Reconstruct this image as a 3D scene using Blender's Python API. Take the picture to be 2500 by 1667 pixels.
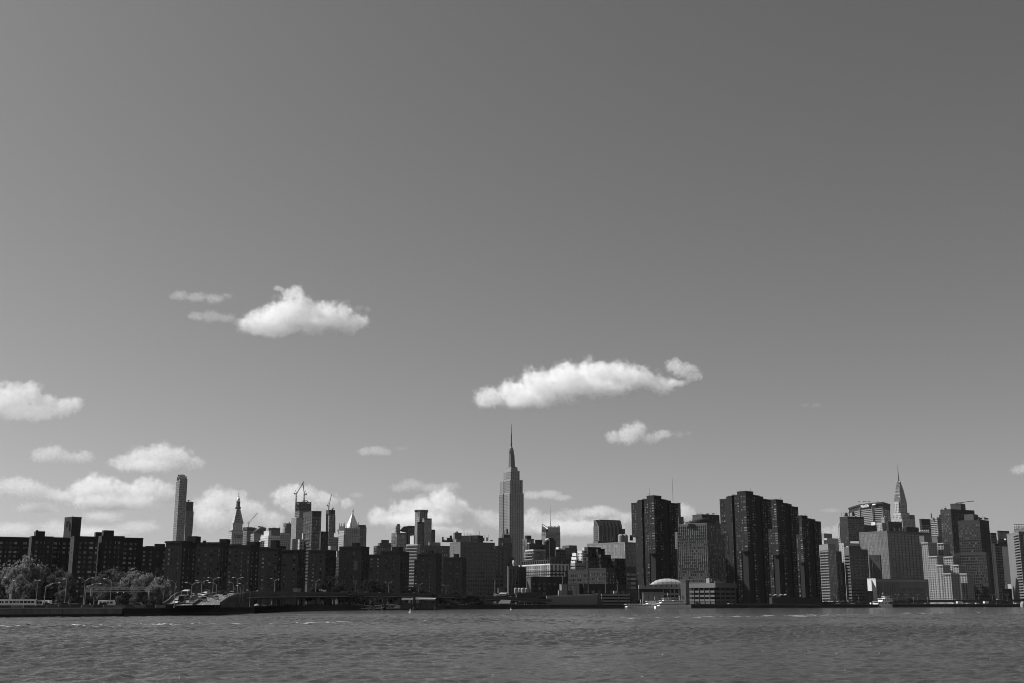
import bpy, math, random
import numpy as np
from mathutils import Vector, Matrix

for o in list(bpy.data.objects):
    bpy.data.objects.remove(o)
scene = bpy.context.scene
COL = scene.collection
R = math.radians
rnd = random.Random(7)

# ------------------------------------------------------------------ camera
F_PX, CX, CY, W_PX = 2850.0, 1250.0, 833.5, 2500.0      # pinhole of the photograph (2500 x 1667)
HORIZON = 1469.0
PITCH = math.atan((HORIZON - CY) / F_PX)
CAM_H = 5.0
cam_d = bpy.data.cameras.new('camera')
cam_d.sensor_width = 36.0
cam_d.lens = F_PX / W_PX * 36.0
cam_d.clip_start = 0.5
cam_d.clip_end = 120000.0
cam = bpy.data.objects.new('camera', cam_d)
cam.location = (0, 0, CAM_H)
cam.rotation_euler = (math.pi / 2 + PITCH, 0, 0)
COL.objects.link(cam)
scene.camera = cam

# ------------------------------------------------------------------ sky and sun
SUN_AZ = R(78)        # measured from the viewing direction (+Y) towards the left
SUN_EL = R(46)
world = bpy.data.worlds.new('World')
scene.world = world
world.use_nodes = True
wn = world.node_tree.nodes
wl = world.node_tree.links
wn.clear()
sky = wn.new('ShaderNodeTexSky')
sky.sky_type = 'NISHITA'
sky.sun_disc = False
sky.sun_elevation = SUN_EL
sky.sun_rotation = -SUN_AZ
sky.altitude = 0
sky.air_density = 1.0
sky.dust_density = 1.3
sky.ozone_density = 1.0
# black-and-white conversion of the sky through an orange filter
sep = wn.new('ShaderNodeSeparateColor')
wl.new(sky.outputs[0], sep.inputs[0])
def wmath(op, a, b):
    n = wn.new('ShaderNodeMath'); n.operation = op
    for i, v in enumerate((a, b)):
        if isinstance(v, (int, float)): n.inputs[i].default_value = v
        else: wl.new(v, n.inputs[i])
    return n.outputs[0]
grey = wmath('ADD', wmath('MULTIPLY', sep.outputs[0], 0.92), wmath('MULTIPLY', sep.outputs[1], 0.08))
bg = wn.new('ShaderNodeBackground')
bg.inputs['Strength'].default_value = 0.067
wl.new(grey, bg.inputs['Color'])
wo = wn.new('ShaderNodeOutputWorld')
wl.new(bg.outputs[0], wo.inputs[0])

sun_d = bpy.data.lights.new('sun', 'SUN')
sun_d.energy = 5.0
sun_d.angle = R(0.53)
sun_d.color = (1.0, 1.0, 1.0)
sun = bpy.data.objects.new('sun', sun_d)
sun_vec = Vector((-math.sin(SUN_AZ) * math.cos(SUN_EL), math.cos(SUN_AZ) * math.cos(SUN_EL), math.sin(SUN_EL)))
sun.rotation_euler = (-sun_vec).to_track_quat('-Z', 'Y').to_euler()
sun.location = (0, 0, 500)
COL.objects.link(sun)

scene.view_settings.view_transform = 'Standard'
scene.view_settings.look = 'None'
scene.view_settings.exposure = 0.45
scene.view_settings.gamma = 1.0
scene.view_settings.use_curve_mapping = False
scene.render.engine = 'CYCLES'
scene.cycles.max_bounces = 14
scene.cycles.diffuse_bounces = 2
scene.cycles.glossy_bounces = 3
scene.cycles.volume_bounces = 12
scene.cycles.transparent_max_bounces = 12
scene.cycles.use_denoising = True
scene.cycles.denoising_input_passes = 'RGB_ALBEDO_NORMAL'
scene.cycles.denoising_prefilter = 'ACCURATE'
scene.cycles.pixel_filter_type = 'BLACKMAN_HARRIS'
scene.cycles.filter_width = 0.95
scene.cycles.sample_clamp_direct = 4.0

# ------------------------------------------------------------------ helpers
CP, SP = math.cos(PITCH), math.sin(PITCH)
def ray(px, py):
    u, v = (px - CX) / F_PX, (CY - py) / F_PX
    return u, CP - v * SP, SP + v * CP
def kx(px, py):
    a, b, c = ray(px, py); return a / b
def at(px, py, D):
    """point seen at pixel (px, py) that stands D metres ahead of the camera"""
    a, b, c = ray(px, py)
    return Vector((D * a / b, D, CAM_H + D * c / b))
def m_per_px(D):
    return D / F_PX * CP
# ------------------------------------------------------------------ materials (all in greys: the photograph is black and white)
_mats = {}
def pmat(name, v, rough=.8, var=.15, scale=.06, fine=1.2, metal=0.0, spec=.3, streak=0.0, bump=0.0):
    """painted / masonry / metal surface: base grey v with broad weathering, fine grain and optional rain streaks"""
    key = name
    if key in _mats: return _mats[key]
    m = bpy.data.materials.new(name); m.use_nodes = True
    nt = m.node_tree; N, L = nt.nodes, nt.links
    b = N['Principled BSDF']
    b.inputs['Roughness'].default_value = rough
    b.inputs['Metallic'].default_value = metal
    b.inputs['Specular IOR Level'].default_value = spec
    tc = N.new('ShaderNodeTexCoord')
    def noise(sc, det, vec):
        n = N.new('ShaderNodeTexNoise'); n.inputs['Scale'].default_value = sc; n.inputs['Detail'].default_value = det
        L.new(vec, n.inputs['Vector']); return n.outputs['Fac']
    def mth(op, a, b_):
        n = N.new('ShaderNodeMath'); n.operation = op
        for i, x in enumerate((a, b_)):
            if isinstance(x, (int, float)): n.inputs[i].default_value = x
            else: L.new(x, n.inputs[i])
        return n.outputs[0]
    vec = tc.outputs['Object']
    a = mth('MULTIPLY', mth('SUBTRACT', noise(scale, 4, vec), .5), var * 3.0)
    c = mth('MULTIPLY', mth('SUBTRACT', noise(fine, 3, vec), .5), var * 1.6)
    s = mth('ADD', a, c)
    if streak:
        mp = N.new('ShaderNodeMapping'); mp.inputs['Scale'].default_value = (1, 1, .05); L.new(vec, mp.inputs[0])
        s = mth('ADD', s, mth('MULTIPLY', mth('SUBTRACT', noise(.6, 5, mp.outputs[0]), .5), streak * 3))
    oi = N.new('ShaderNodeObjectInfo')
    s = mth('ADD', s, mth('MULTIPLY', mth('SUBTRACT', oi.outputs['Random'], .5), var * .8))
    f = mth('MAXIMUM', mth('MULTIPLY', mth('ADD', 1.0, s), v), .004)
    L.new(f, b.inputs['Base Color'])
    if bump:
        bp = N.new('ShaderNodeBump'); bp.inputs['Strength'].default_value = bump
        L.new(noise(fine * 3, 4, vec), bp.inputs['Height']); L.new(bp.outputs[0], b.inputs['Normal'])
    _mats[key] = m
    return m
def wall(v):
    return pmat('masonry_%03d' % round(v * 1000), v * (.72 if v < .2 else .85), .85, .14, .05, .8, streak=.10)
def glass_mat(name, dark=.015, blind=.35, share=.45, rough=.06, spec=.5):
    """window panes: dark reflecting glass, some with pale blinds half drawn behind them"""
    if name in _mats: return _mats[name]
    m = bpy.data.materials.new(name); m.use_nodes = True
    nt = m.node_tree; N, L = nt.nodes, nt.links
    b = N['Principled BSDF']
    b.inputs['Roughness'].default_value = rough
    b.inputs['Specular IOR Level'].default_value = spec
    g = N.new('ShaderNodeNewGeometry'); oi = N.new('ShaderNodeObjectInfo')
    ad = N.new('ShaderNodeMath'); ad.operation = 'ADD'
    L.new(g.outputs['Random Per Island'], ad.inputs[0]); L.new(oi.outputs['Random'], ad.inputs[1])
    fr = N.new('ShaderNodeMath'); fr.operation = 'FRACT'; L.new(ad.outputs[0], fr.inputs[0])
    mr = N.new('ShaderNodeMapRange')
    mr.inputs['From Min'].default_value = 1 - share; mr.inputs['From Max'].default_value = 1.0
    mr.inputs['To Min'].default_value = dark; mr.inputs['To Max'].default_value = blind
    L.new(fr.outputs[0], mr.inputs['Value'])
    L.new(mr.outputs[0], b.inputs['Base Color'])
    _mats[name] = m
    return m
G_APT = glass_mat('apartment_window_glass', .014, .52, .7)
G_OFF = glass_mat('office_window_glass', .012, .16, .35)
G_MIX = glass_mat('tower_office_glass', .012, .22, .4)
G_DARK = glass_mat('dark_window_glass', .008, .05, .4)
G_SKY = glass_mat('reflecting_curtain_glass', .06, .20, .6, .04, .9)
STEEL = pmat('galvanised_steel', .42, .45, .12, .5, 4, .5, .5)
DARKSTEEL = pmat('dark_steel', .05, .5, .15, .5, 4, .4, .5)
CONC = pmat('concrete', .26, .85, .16, .15, 1.5, streak=.12)
DCONC = pmat('stained_concrete', .15, .9, .3, .12, 1.2, streak=.35, bump=.3)
WHITE = pmat('white_paint', .72, .4, .08, .3, 2)
BLACKRUB = pmat('black_rubber', .015, .7, .1)

# ------------------------------------------------------------------ mesh builder
class MB:
    def __init__(self):
        self.v, self.f, self.m = [], [], []
    def quad(self, a, b, c, d, mi=0):
        n = len(self.v); self.v += [tuple(a), tuple(b), tuple(c), tuple(d)]; self.f.append((n, n + 1, n + 2, n + 3)); self.m.append(mi)
    def tri(self, a, b, c, mi=0):
        n = len(self.v); self.v += [tuple(a), tuple(b), tuple(c)]; self.f.append((n, n + 1, n + 2)); self.m.append(mi)
    def hexa(self, p, mi=0):
        """8 corners: bottom 0-3 counter-clockwise from above, top 4-7"""
        n = len(self.v); self.v += [tuple(q) for q in p]
        for f in ((3, 2, 1, 0), (4, 5, 6, 7), (0, 1, 5, 4), (1, 2, 6, 5), (2, 3, 7, 6), (3, 0, 4, 7)):
            self.f.append(tuple(n + i for i in f)); self.m.append(mi)
    def box(self, c, s, mi=0, M=None):
        x, y, z = s[0] / 2, s[1] / 2, s[2] / 2
        p = [Vector((a * x, b * y, e * z)) + Vector(c) for e in (-1, 1) for a, b in ((-1, -1), (1, -1), (1, 1), (-1, 1))]
        if M is not None: p = [M @ q for q in p]
        self.hexa(p, mi)
    def bar(self, a, b, w, h=None, mi=0, up=Vector((0, 0, 1))):
        a, b = Vector(a), Vector(b); h = h or w
        d = (b - a)
        if d.length < 1e-6: return
        d.normalize()
        if abs(d.dot(up)) > .98: up = Vector((0, 1, 0))
        s = d.cross(up).normalized() * w / 2; t = s.cross(d).normalized() * h / 2
        self.hexa([a - s - t, a + s - t, b + s - t, b - s - t, a - s + t, a + s + t, b + s + t, b - s + t], mi)
    def tube(self, a, b, r0, r1=None, n=8, mi=0, cap=True):
        a, b = Vector(a), Vector(b); r1 = r0 if r1 is None else r1
        d = (b - a).normalized(); up = Vector((0, 0, 1)) if abs(d.z) < .95 else Vector((0, 1, 0))
        s = d.cross(up).normalized(); t = s.cross(d)
        k = len(self.v)
        for p, r in ((a, r0), (b, r1)):
            for i in range(n):
                g = 2 * math.pi * i / n
                self.v.append(tuple(p + s * (r * math.cos(g)) + t * (r * math.sin(g))))
        for i in range(n):
            j = (i + 1) % n
            self.f.append((k + i, k + j, k + n + j, k + n + i)); self.m.append(mi)
        if cap:
            self.f.append(tuple(k + n - 1 - i for i in range(n))); self.m.append(mi)
            self.f.append(tuple(k + n + i for i in range(n))); self.m.append(mi)
    def lathe(self, prof, c=(0, 0, 0), n=16, mi=0, rot=0.0, sq=None):
        """prof: (radius, z) from bottom to top"""
        k = len(self.v); cx, cy, cz = c
        for r, z in prof:
            for i in range(n):
                g = 2 * math.pi * i / n + rot
                self.v.append((cx + r * math.cos(g), cy + r * math.sin(g), cz + z))
        for a in range(len(prof) - 1):
            for i in range(n):
                j = (i + 1) % n
                self.f.append((k + a * n + i, k + a * n + j, k + (a + 1) * n + j, k + (a + 1) * n + i)); self.m.append(mi)
        self.f.append(tuple(k + n - 1 - i for i in range(n))); self.m.append(mi)
        q = k + (len(prof) - 1) * n
        self.f.append(tuple(q + i for i in range(n))); self.m.append(mi)
    def build(self, name, mats, parent=None, kind=None, smooth=False, loc=None):
        me = bpy.data.meshes.new(name)
        me.from_pydata(self.v, [], self.f)
        if not isinstance(mats, (list, tuple)): mats = [mats]
        for m in mats: me.materials.append(m)
        if len(mats) > 1: me.polygons.foreach_set('material_index', self.m)
        if smooth: me.polygons.foreach_set('use_smooth', [True] * len(self.f))
        me.update()
        o = bpy.data.objects.new(name, me)
        COL.objects.link(o)
        if parent is not None: o.parent = parent
        if loc is not None: o.location = loc
        if kind: o['kind'] = kind
        return o
def text_mesh(curve):
    """lettering as a plain mesh object"""
    t = bpy.data.objects.new('lettering', curve); COL.objects.link(t)
    bpy.context.view_layer.update()
    me = bpy.data.meshes.new_from_object(t.evaluated_get(bpy.context.evaluated_depsgraph_get()))
    bpy.data.objects.remove(t)
    o = bpy.data.objects.new('lettering', me); COL.objects.link(o); return o
def empty(name, loc=(0, 0, 0), rz=0.0):
    o = bpy.data.objects.new(name, None); o.empty_display_size = 1
    o.location = loc; o.rotation_euler = (0, 0, rz); COL.objects.link(o); return o
def tag(o, label, cat, group=None, kind=None):
    o['label'] = label; o['category'] = cat
    if group: o['group'] = group
    if kind: o['kind'] = kind
    return o
def dup(o, parent=None):
    c = o.copy(); COL.objects.link(c); c.parent = parent
    for ch in o.children: dup(ch, c)
    return c
ORD = ['first', 'second', 'third', 'fourth', 'fifth', 'sixth', 'seventh', 'eighth', 'ninth', 'tenth', 'eleventh', 'twelfth', 'thirteenth', 'fourteenth', 'fifteenth', 'sixteenth']
ORD += ['seventeenth', 'eighteenth', 'nineteenth', 'twentieth'] + ['twenty-' + q for q in ORD[:9]] + ['thirtieth'] + ['thirty-' + q for q in ORD[:9]]

# ------------------------------------------------------------------ facades and buildings
LAND = 3.0
# style: floor height, bay width, window width share, window height share, recess, options
STY = {
    'apt':  (2.75, 4.3, .34, .50, .25), 'aptw': (2.75, 4.7, .30, .50, .25), 'slim': (2.75, 6.5, .20, .50, .25),
    'old':  (3.7, 3.3, .45, .58, .5), 'grid': (3.5, 3.2, .55, .55, .4), 'fine': (3.6, 2.2, .62, .60, .3),
    'rib':  (3.6, 7.0, .965, .46, .45), 'ribw': (3.7, 9.0, .98, .58, .4), 'balc': (3.0, 6.5, .94, .56, .8),
    'fin':  (3.5, 3.0, .62, .72, .7), 'finv': (3.6, 4.4, .55, .90, 1.0), 'cur': (3.9, 3.0, .94, .90, .12), 'curv': (3.8, 2.2, .90, .82, .15),
    'hosp': (3.9, 2.7, .50, .50, .45), 'sq': (4.0, 5.2, .55, .55, .6), 'none': None,
}
def facade(wb, panes, O, U, Wd, z0, z1, style, base=0.0, top=1.6, mx=None, cols=None, extra=None, origin=None):
    """one outer wall with real openings. wb gets wall + reveals; panes collects (corner, U, w, h, N)"""
    Zv = Vector((0, 0, 1)); N = U.cross(Zv)
    def P(u, z, d=0.0): return O + U * u + Zv * (z - O.z) - N * d
    st = STY[style] if isinstance(style, str) else style
    if st is None or Wd < 2.5 or z1 - z0 - base - top < 3:
        wb.quad(P(0, z0), P(Wd, z0), P(Wd, z1), P(0, z1)); return
    fh, bw, wx, wz, rec = st[:5]
    zb, zt = z0 + base, z1 - top
    nz = max(1, int(round((zt - zb) / fh))); fh = (zt - zb) / nz
    if cols is None:
        nx = max(1, int(round(Wd / bw))); b = Wd / nx
        cols = [((i + .5) * b, b * wx) for i in range(nx)]
    else:
        cols = [(c * Wd, w * .66) for c, w in cols if w < Wd]
    edges = []
    for c, w in cols: edges.append((max(.15, c - w / 2), min(Wd - .15, c + w / 2)))
    zprev = z0
    for k in range(nz):
        w0 = zb + k * fh + fh * (1 - wz) * .55; w1 = w0 + fh * wz
        wb.quad(P(0, zprev), P(Wd, zprev), P(Wd, w0), P(0, w0))
        up = 0.0
        for a, b_ in edges:
            if a > up + 1e-4: wb.quad(P(up, w0), P(a, w0), P(a, w1), P(up, w1))
            wb.quad(P(a, w0), P(b_, w0), P(b_, w0, rec), P(a, w0, rec))
            wb.quad(P(a, w1, rec), P(b_, w1, rec), P(b_, w1), P(a, w1))
            wb.quad(P(a, w0), P(a, w0, rec), P(a, w1, rec), P(a, w1))
            wb.quad(P(b_, w0, rec), P(b_, w0), P(b_, w1), P(b_, w1, rec))
            panes.append((P(a, w0, rec), U, b_ - a, w1 - w0, N))
            up = b_
        if up < Wd: wb.quad(P(up, w0), P(Wd, w0), P(Wd, w1), P(up, w1))
        zprev = w1
        if extra == 'slab':
            s0 = P(0, w0, -1.4); wb.hexa([P(0, w0 - .35, -1.4), P(Wd, w0 - .35, -1.4), P(Wd, w0 - .35, .05), P(0, w0 - .35, .05), P(0, w0 + .75, -1.4), P(Wd, w0 + .75, -1.4), P(Wd, w0 + .75, -1.25), P(0, w0 + .75, -1.25)])
    wb.quad(P(0, zprev), P(Wd, zprev), P(Wd, z1), P(0, z1))
    if extra == 'fins':
        g = [0.35] + [(edges[i][1] + edges[i + 1][0]) / 2 for i in range(len(edges) - 1)] + [Wd - .35]
        for u in g:
            wb.hexa([P(u - .3, zb, -.55), P(u + .3, zb, -.55), P(u + .3, zb, 0.05), P(u - .3, zb, 0.05), P(u - .3, z1 + .1, -.55), P(u + .3, z1 + .1, -.55), P(u + .3, z1 + .1, .05), P(u - .3, z1 + .1, .05)])

_winmesh = {}
def put_panes(panes, gmat, parent, each):
    if not panes: return
    if not each:
        mb = MB()
        for c, U, w, h, N in panes:
            Z = Vector((0, 0, h)); mb.quad(c, c + U * w, c + U * w + Z, c + Z)
        mb.build('window_panes', gmat, parent, kind='stuff')
        return
    for c, U, w, h, N in panes:
        key = (round(w, 1), round(h, 1), gmat.name)
        if key not in _winmesh:
            mb = MB(); w_, h_ = w, h
            mb.quad((0, 0, 0), (w_, 0, 0), (w_, 0, h_), (0, 0, h_), 0)
            mb.box((w_ / 2, -.05, h_ * .52), (w_ - .02, .07, .08), 1)          # meeting rail
            mb.box((w_ * .5, -.05, h_ / 2), (.07, .08, h_ - .02), 1)
            mb.box((w_ / 2, -.12, .05), (w_ - .04, .22, .08), 1)               # sill
            me = bpy.data.meshes.new('window'); me.from_pydata(mb.v, [], mb.f)
            me.materials.append(gmat); me.materials.append(DARKSTEEL)
            me.polygons.foreach_set('material_index', mb.m); me.update()
            _winmesh[key] = me
        o = bpy.data.objects.new('window', _winmesh[key])
        o.location = c; o.rotation_euler = (0, 0, math.atan2(U.y, U.x)); o.parent = parent
        COL.objects.link(o)

CROPX = [0, 0, 340, 680, 1000, 1300, 1540, 1860, 2140]
def cpx(cr, x): return CROPX[cr] + x / 4.125 if cr else x
def cpy(cr, y): return 1140 + y / 4.126 if cr else y

class Bld:
    def __init__(self, name, label, cat='building', group=None):
        self.root = None; self.name, self.label, self.cat, self.group = name, label, cat, group
    def _root(self, p):
        if self.root is None:
            self.root = empty(self.name, (p.x, p.y, LAND)); tag(self.root, self.label, self.cat, self.group)
        return self.root
    def box(self, cr, xl, xc, xr, yt, D, part='tower_block', L='none', Rr=None, mat=.08, gl=None, yaw=30, dep=None, each=False, z0=None, zt=None,
            base=4.0, top=1.8, cap=.0, colsL=None, colsR=None, exL=None, exR=None, yb=None, parent=None, D2=None):
        """box whose near vertical corner is seen at xc, left end at xl, right end at xr, roof at yt; pixels of enlargement cr"""
        Rr = L if Rr is None else Rr
        yp = cpy(cr, yt)
        C = at(cpx(cr, xc), yp, D)
        zt = C.z if zt is None else zt
        z0 = (LAND if yb is None else at(cpx(cr, xc), cpy(cr, yb), D).z) if z0 is None else z0
        th = R(yaw); r = Vector((math.cos(th), math.sin(th), 0)); l = Vector((-math.sin(th), math.cos(th), 0))
        def length(x, d):
            k = kx(cpx(cr, x), yp)           # (C.x + t d.x) = k (C.y + t d.y)
            return (k * C.y - C.x) / (d.x - k * d.y)
        lenL = length(xl, l) if xl is not None and xl != xc else (dep or 20)
        lenR = length(xr, r) if xr is not None and xr != xc else (dep or 20)
        if lenL < 0 or lenL > 400: print('WARN lenL', self.label, lenL); lenL = 30
        if lenR < 0 or lenR > 400: print('WARN lenR', self.label, lenR); lenR = 30
        return self.prism([Vector((C.x, C.y, 0)) + l * lenL, Vector((C.x, C.y, 0)), Vector((C.x, C.y, 0)) + r * lenR, Vector((C.x, C.y, 0)) + r * lenR + l * lenL],
                          z0, zt, part, [L, Rr, 'none', 'none'], mat, gl, each, base, top, [colsL, colsR, None, None], [exL, exR, None, None], parent)
    def poly(self, cr, pts, yt, part='tower_block', sty='none', mat=.08, gl=None, each=False, back=25, base=4.0, top=1.8, ex=None, zt=None, yb=None, z0=None, parent=None):
        """pts: (x, D) seen left to right along the roof line yt (taken at the nearest point)"""
        yp = cpy(cr, yt)
        near = min(pts, key=lambda q: q[1])
        zt = at(cpx(cr, near[0]), yp, near[1]).z if zt is None else zt
        z0 = (LAND if yb is None else at(cpx(cr, near[0]), cpy(cr, yb), near[1]).z) if z0 is None else z0
        V = [Vector((kx(cpx(cr, x), yp) * d, d, 0)) for x, d in pts]
        far = max(d for _, d in pts) + back
        V += [Vector((V[-1].x + 2, far, 0)), Vector((V[0].x + 2, far, 0))]
        n = len(pts) - 1
        st = sty if isinstance(sty, list) else [sty] * n
        return self.prism(V, z0, zt, part, st + ['none'] * 3, mat, gl, each, base, top, [None] * (n + 3), [ex] * n + [None] * 3, parent)
    def prism(self, V, z0, zt, part, sty, mat, gl, each, base, top, cols, ex, parent=None):
        root = self._root(V[min(range(len(V)), key=lambda i: V[i].y)])
        org = Vector(root.location)
        par = parent or root
        wb = MB(); panes = []
        n = len(V)
        for i in range(n):
            a, b = V[i], V[(i + 1) % n]
            d = b - a; Wd = d.length
            if Wd < .05: continue
            facade(wb, panes, Vector((a.x, a.y, z0)) - org, d.normalized(), Wd, z0 - org.z, zt - org.z, sty[i], base, top, cols=cols[i], extra=ex[i])
        k = len(wb.v)
        wb.v += [tuple(Vector((p.x, p.y, zt)) - org) for p in V]
        wb.f.append(tuple(k + i for i in range(n))); wb.m.append(0)
        # parapet coping
        for i in range(n if zt - z0 > 8 else 0):
            a, b = V[i], V[(i + 1) % n]; d = (b - a)
            if d.length < 1: continue
            d.normalize(); N = d.cross(Vector((0, 0, 1)))
            q = [a - org + N * .12, b - org + N * .12, b - org - N * .45, a - org - N * .45]
            zz = zt - org.z
            wb.hexa([Vector((p.x, p.y, zz - .35 + i * .004)) for p in q] + [Vector((p.x, p.y, zz + .75 + i * .004)) for p in q])
        m = mat if not isinstance(mat, (int, float)) else wall(mat)
        o = wb.build(part, m, par)
        if parent is not None and parent is not root: o.location = (0, 0, 0)
        put_panes(panes, gl or G_OFF, o, each)
        return o
    def add(self, part, mb, mat, smooth=False, parent=None, kind=None):
        """mesh given in world coordinates"""
        org = Vector(self.root.location)
        mb.v = [tuple(Vector(p) - org) for p in mb.v]
        return mb.build(part, mat, parent or self.root, smooth=smooth, kind=kind)
    def roof_bits(self, cr, xs, yt, D, n=5, hmax=3.0, seed=1, part='rooftop_equipment'):
        """small plant, vents and tanks standing on the roof between xs[0] and xs[1]"""
        rr = random.Random(seed); mb = MB()
        for i in range(n):
            x = xs[0] + (xs[1] - xs[0]) * (i + rr.random()) / n
            p = at(cpx(cr, x), cpy(cr, yt), D + 3 + rr.random() * 6)
            w, h = 1 + rr.random() * 3, .8 + rr.random() * hmax
            if rr.random() < .3: mb.tube(p, p + Vector((0, 0, h * 1.6)), .08 * D / 700, n=5)
            elif rr.random() < .4: mb.tube(p, p + Vector((0, 0, h)), w * .4, n=8)
            else: mb.box(p + Vector((0, 0, h / 2)), (w, w, h))
        return self.add(part, mb, DARKSTEEL, kind='stuff')
# ------------------------------------------------------------------ river
wr = np.random.RandomState(3)
NW = 100
lam = np.exp(wr.uniform(np.log(0.6), np.log(10.0), NW))
ang = np.radians(-95) + wr.normal(0, .95, NW)
kk = 2 * np.pi / lam
kxv, kyv = kk * np.cos(ang), kk * np.sin(ang)
amp = 0.0112 * lam ** 0.70 * wr.uniform(.5, 1.3, NW)
pha = wr.uniform(0, 6.283, NW)
def wave(X, Y, lmin=0.0):
    h = np.zeros_like(X)
    for i in range(NW):
        if lam[i] < lmin: continue
        s = np.sin(kxv[i] * X + kyv[i] * Y + pha[i])
        h += amp[i] * (s + .35 * (s * s - .5))
    g = .75 + .5 * np.sin(X * .031 + 1.3 * np.sin(Y * .017)) * np.sin(Y * .026 + 2.0)
    return h * g
def water_material():
    m = bpy.data.materials.new('river_water'); m.use_nodes = True
    nt = m.node_tree; N, L = nt.nodes, nt.links
    b = N['Principled BSDF']
    b.inputs['Base Color'].default_value = (.042, .042, .042, 1)
    b.inputs['Roughness'].default_value = .12
    b.inputs['IOR'].default_value = 1.33
    b.inputs['Specular IOR Level'].default_value = .5
    tc = N.new('ShaderNodeTexCoord')
    mp = N.new('ShaderNodeMapping'); mp.inputs['Scale'].default_value = (.8, 1.0, 1.0); mp.inputs['Rotation'].default_value = (0, 0, .12)
    L.new(tc.outputs['Object'], mp.inputs[0])
    def nz(sc, det, rg):
        n = N.new('ShaderNodeTexNoise'); n.inputs['Scale'].default_value = sc; n.inputs['Detail'].default_value = det
        n.inputs['Roughness'].default_value = rg; n.inputs['Distortion'].default_value = .6
        L.new(mp.outputs[0], n.inputs['Vector']); return n.outputs['Fac']
    b1 = N.new('ShaderNodeBump'); b1.inputs['Strength'].default_value = 1.0; b1.inputs['Distance'].default_value = .26
    L.new(nz(1.3, 7, .68), b1.inputs['Height'])
    b2 = N.new('ShaderNodeBump'); b2.inputs['Strength'].default_value = .6; b2.inputs['Distance'].default_value = .5
    L.new(nz(.22, 4, .6), b2.inputs['Height']); L.new(b1.outputs[0], b2.inputs['Normal'])
    L.new(b2.outputs[0], b.inputs['Normal'])
    return m
WATER = water_material()
vs, fs = [], []
def strip(y0, y1, hw0, hw1, dx, dy, lmin):
    ny = int((y1 - y0) / dy) + 1; nx = int(2 * hw1 / dx) + 1
    ys = np.linspace(y0, y1 + dy * .5, ny); xs = np.linspace(-hw1, hw1, nx)
    X, Y = np.meshgrid(xs, ys)
    H = wave(X, Y, lmin)
    n0 = sum(len(a) for a in vs)
    vs.append(np.stack([X.ravel(), Y.ravel(), H.ravel()], 1))
    i = np.arange((ny - 1) * (nx - 1)); r_, c_ = i // (nx - 1), i % (nx - 1)
    a = n0 + r_ * nx + c_
    fs.append(np.stack([a, a + 1, a + nx + 1, a + nx], 1))
strip(58, 120, 0, 62, .24, .24, 0)
strip(120, 240, 0, 118, .44, .44, .9)
strip(240, 520, 0, 245, .9, .9, 1.8)
strip(520, 1340, 0, 640, 4.5, 4.5, 9.5)
n0 = sum(len(a) for a in vs)
vs.append(np.array([(-30000, -3000, -.55), (30000, -3000, -.55), (30000, 1400, -.55), (-30000, 1400, -.55)], float))
V = np.concatenate(vs); Fq = np.concatenate(fs + [np.array([[n0, n0 + 1, n0 + 2, n0 + 3]])])
me = bpy.data.meshes.new('river')
me.vertices.add(len(V)); me.vertices.foreach_set('co', V.ravel())
me.loops.add(Fq.size); me.loops.foreach_set('vertex_index', Fq.ravel().astype(np.int32))
me.polygons.add(len(Fq)); me.polygons.foreach_set('loop_start', np.arange(0, Fq.size, 4, dtype=np.int32))
me.polygons.foreach_set('use_smooth', [True] * len(Fq))
me.update(calc_edges=True); me.materials.append(WATER)
river = bpy.data.objects.new('river', me); COL.objects.link(river); river['kind'] = 'structure'

# foam of the tide line: flecks of froth lying on the water
def water_pt(px, py):
    a, b, c = ray(px, py); t = -CAM_H / c
    return Vector((a * t, b * t, 0))
fm = MB(); fr = random.Random(5)
FOAM = pmat('foam', .75, .9, .05)
def flecks(x0, y0, x1, y1, n, w, big=.4):
    for i in range(n):
        t = fr.random()
        p = water_pt(x0 + (x1 - x0) * t, y0 + (y1 - y0) * t + fr.gauss(0, .8))
        L_ = w * (.3 + fr.random() ** 2 * 2); wd = big * (.4 + fr.random())
        z = float(wave(np.array([p.x]), np.array([p.y]), 2.6)[0]) + .03
        k = len(fm.v)
        for j in range(7):
            g = 6.283 * j / 7
            fm.v.append((p.x + math.cos(g) * L_ * (.7 + fr.random() * .5), p.y + math.sin(g) * wd * (.7 + fr.random() * .5), z + .05 * fr.random()))
        fm.f.append(tuple(range(k, k + 7))); fm.m.append(0)
flecks(0, 1530, 70, 1526, 14, 1.1, 1.2); flecks(175, 1526, 240, 1525, 26, 1.0, .8); flecks(240, 1526, 420, 1522, 22, .9); flecks(395, 1524, 425, 1523, 12, 1.0, .8)
flecks(420, 1523, 760, 1520, 34, .9); flecks(745, 1520, 850, 1518, 60, 1.2); flecks(980, 1516, 1100, 1515, 8, .8)
flecks(1525, 1510, 1550, 1509, 16, 1.2); flecks(1580, 1508, 1660, 1507, 16, 1.0); flecks(1700, 1507, 1770, 1505, 26, 1.3); flecks(1770, 1505, 2000, 1501, 40, 1.2)
flecks(1935, 1502, 1955, 1502, 16, 1.4); flecks(2000, 1501, 2100, 1498, 16, 1.2); flecks(2200, 1497, 2250, 1496, 14, 1.6); flecks(2250, 1496, 2420, 1494, 14, 1.4)
for i in range(60): 
    x, y = fr.uniform(0, 2500), fr.uniform(1535, 1660)
    flecks(x, y, x + 4, y, 2, .03, .03)
fo = fm.build('foam', FOAM, kind='stuff'); tag(fo, 'broken line of white foam drifting on the grey river', 'foam', kind='stuff')

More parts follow.
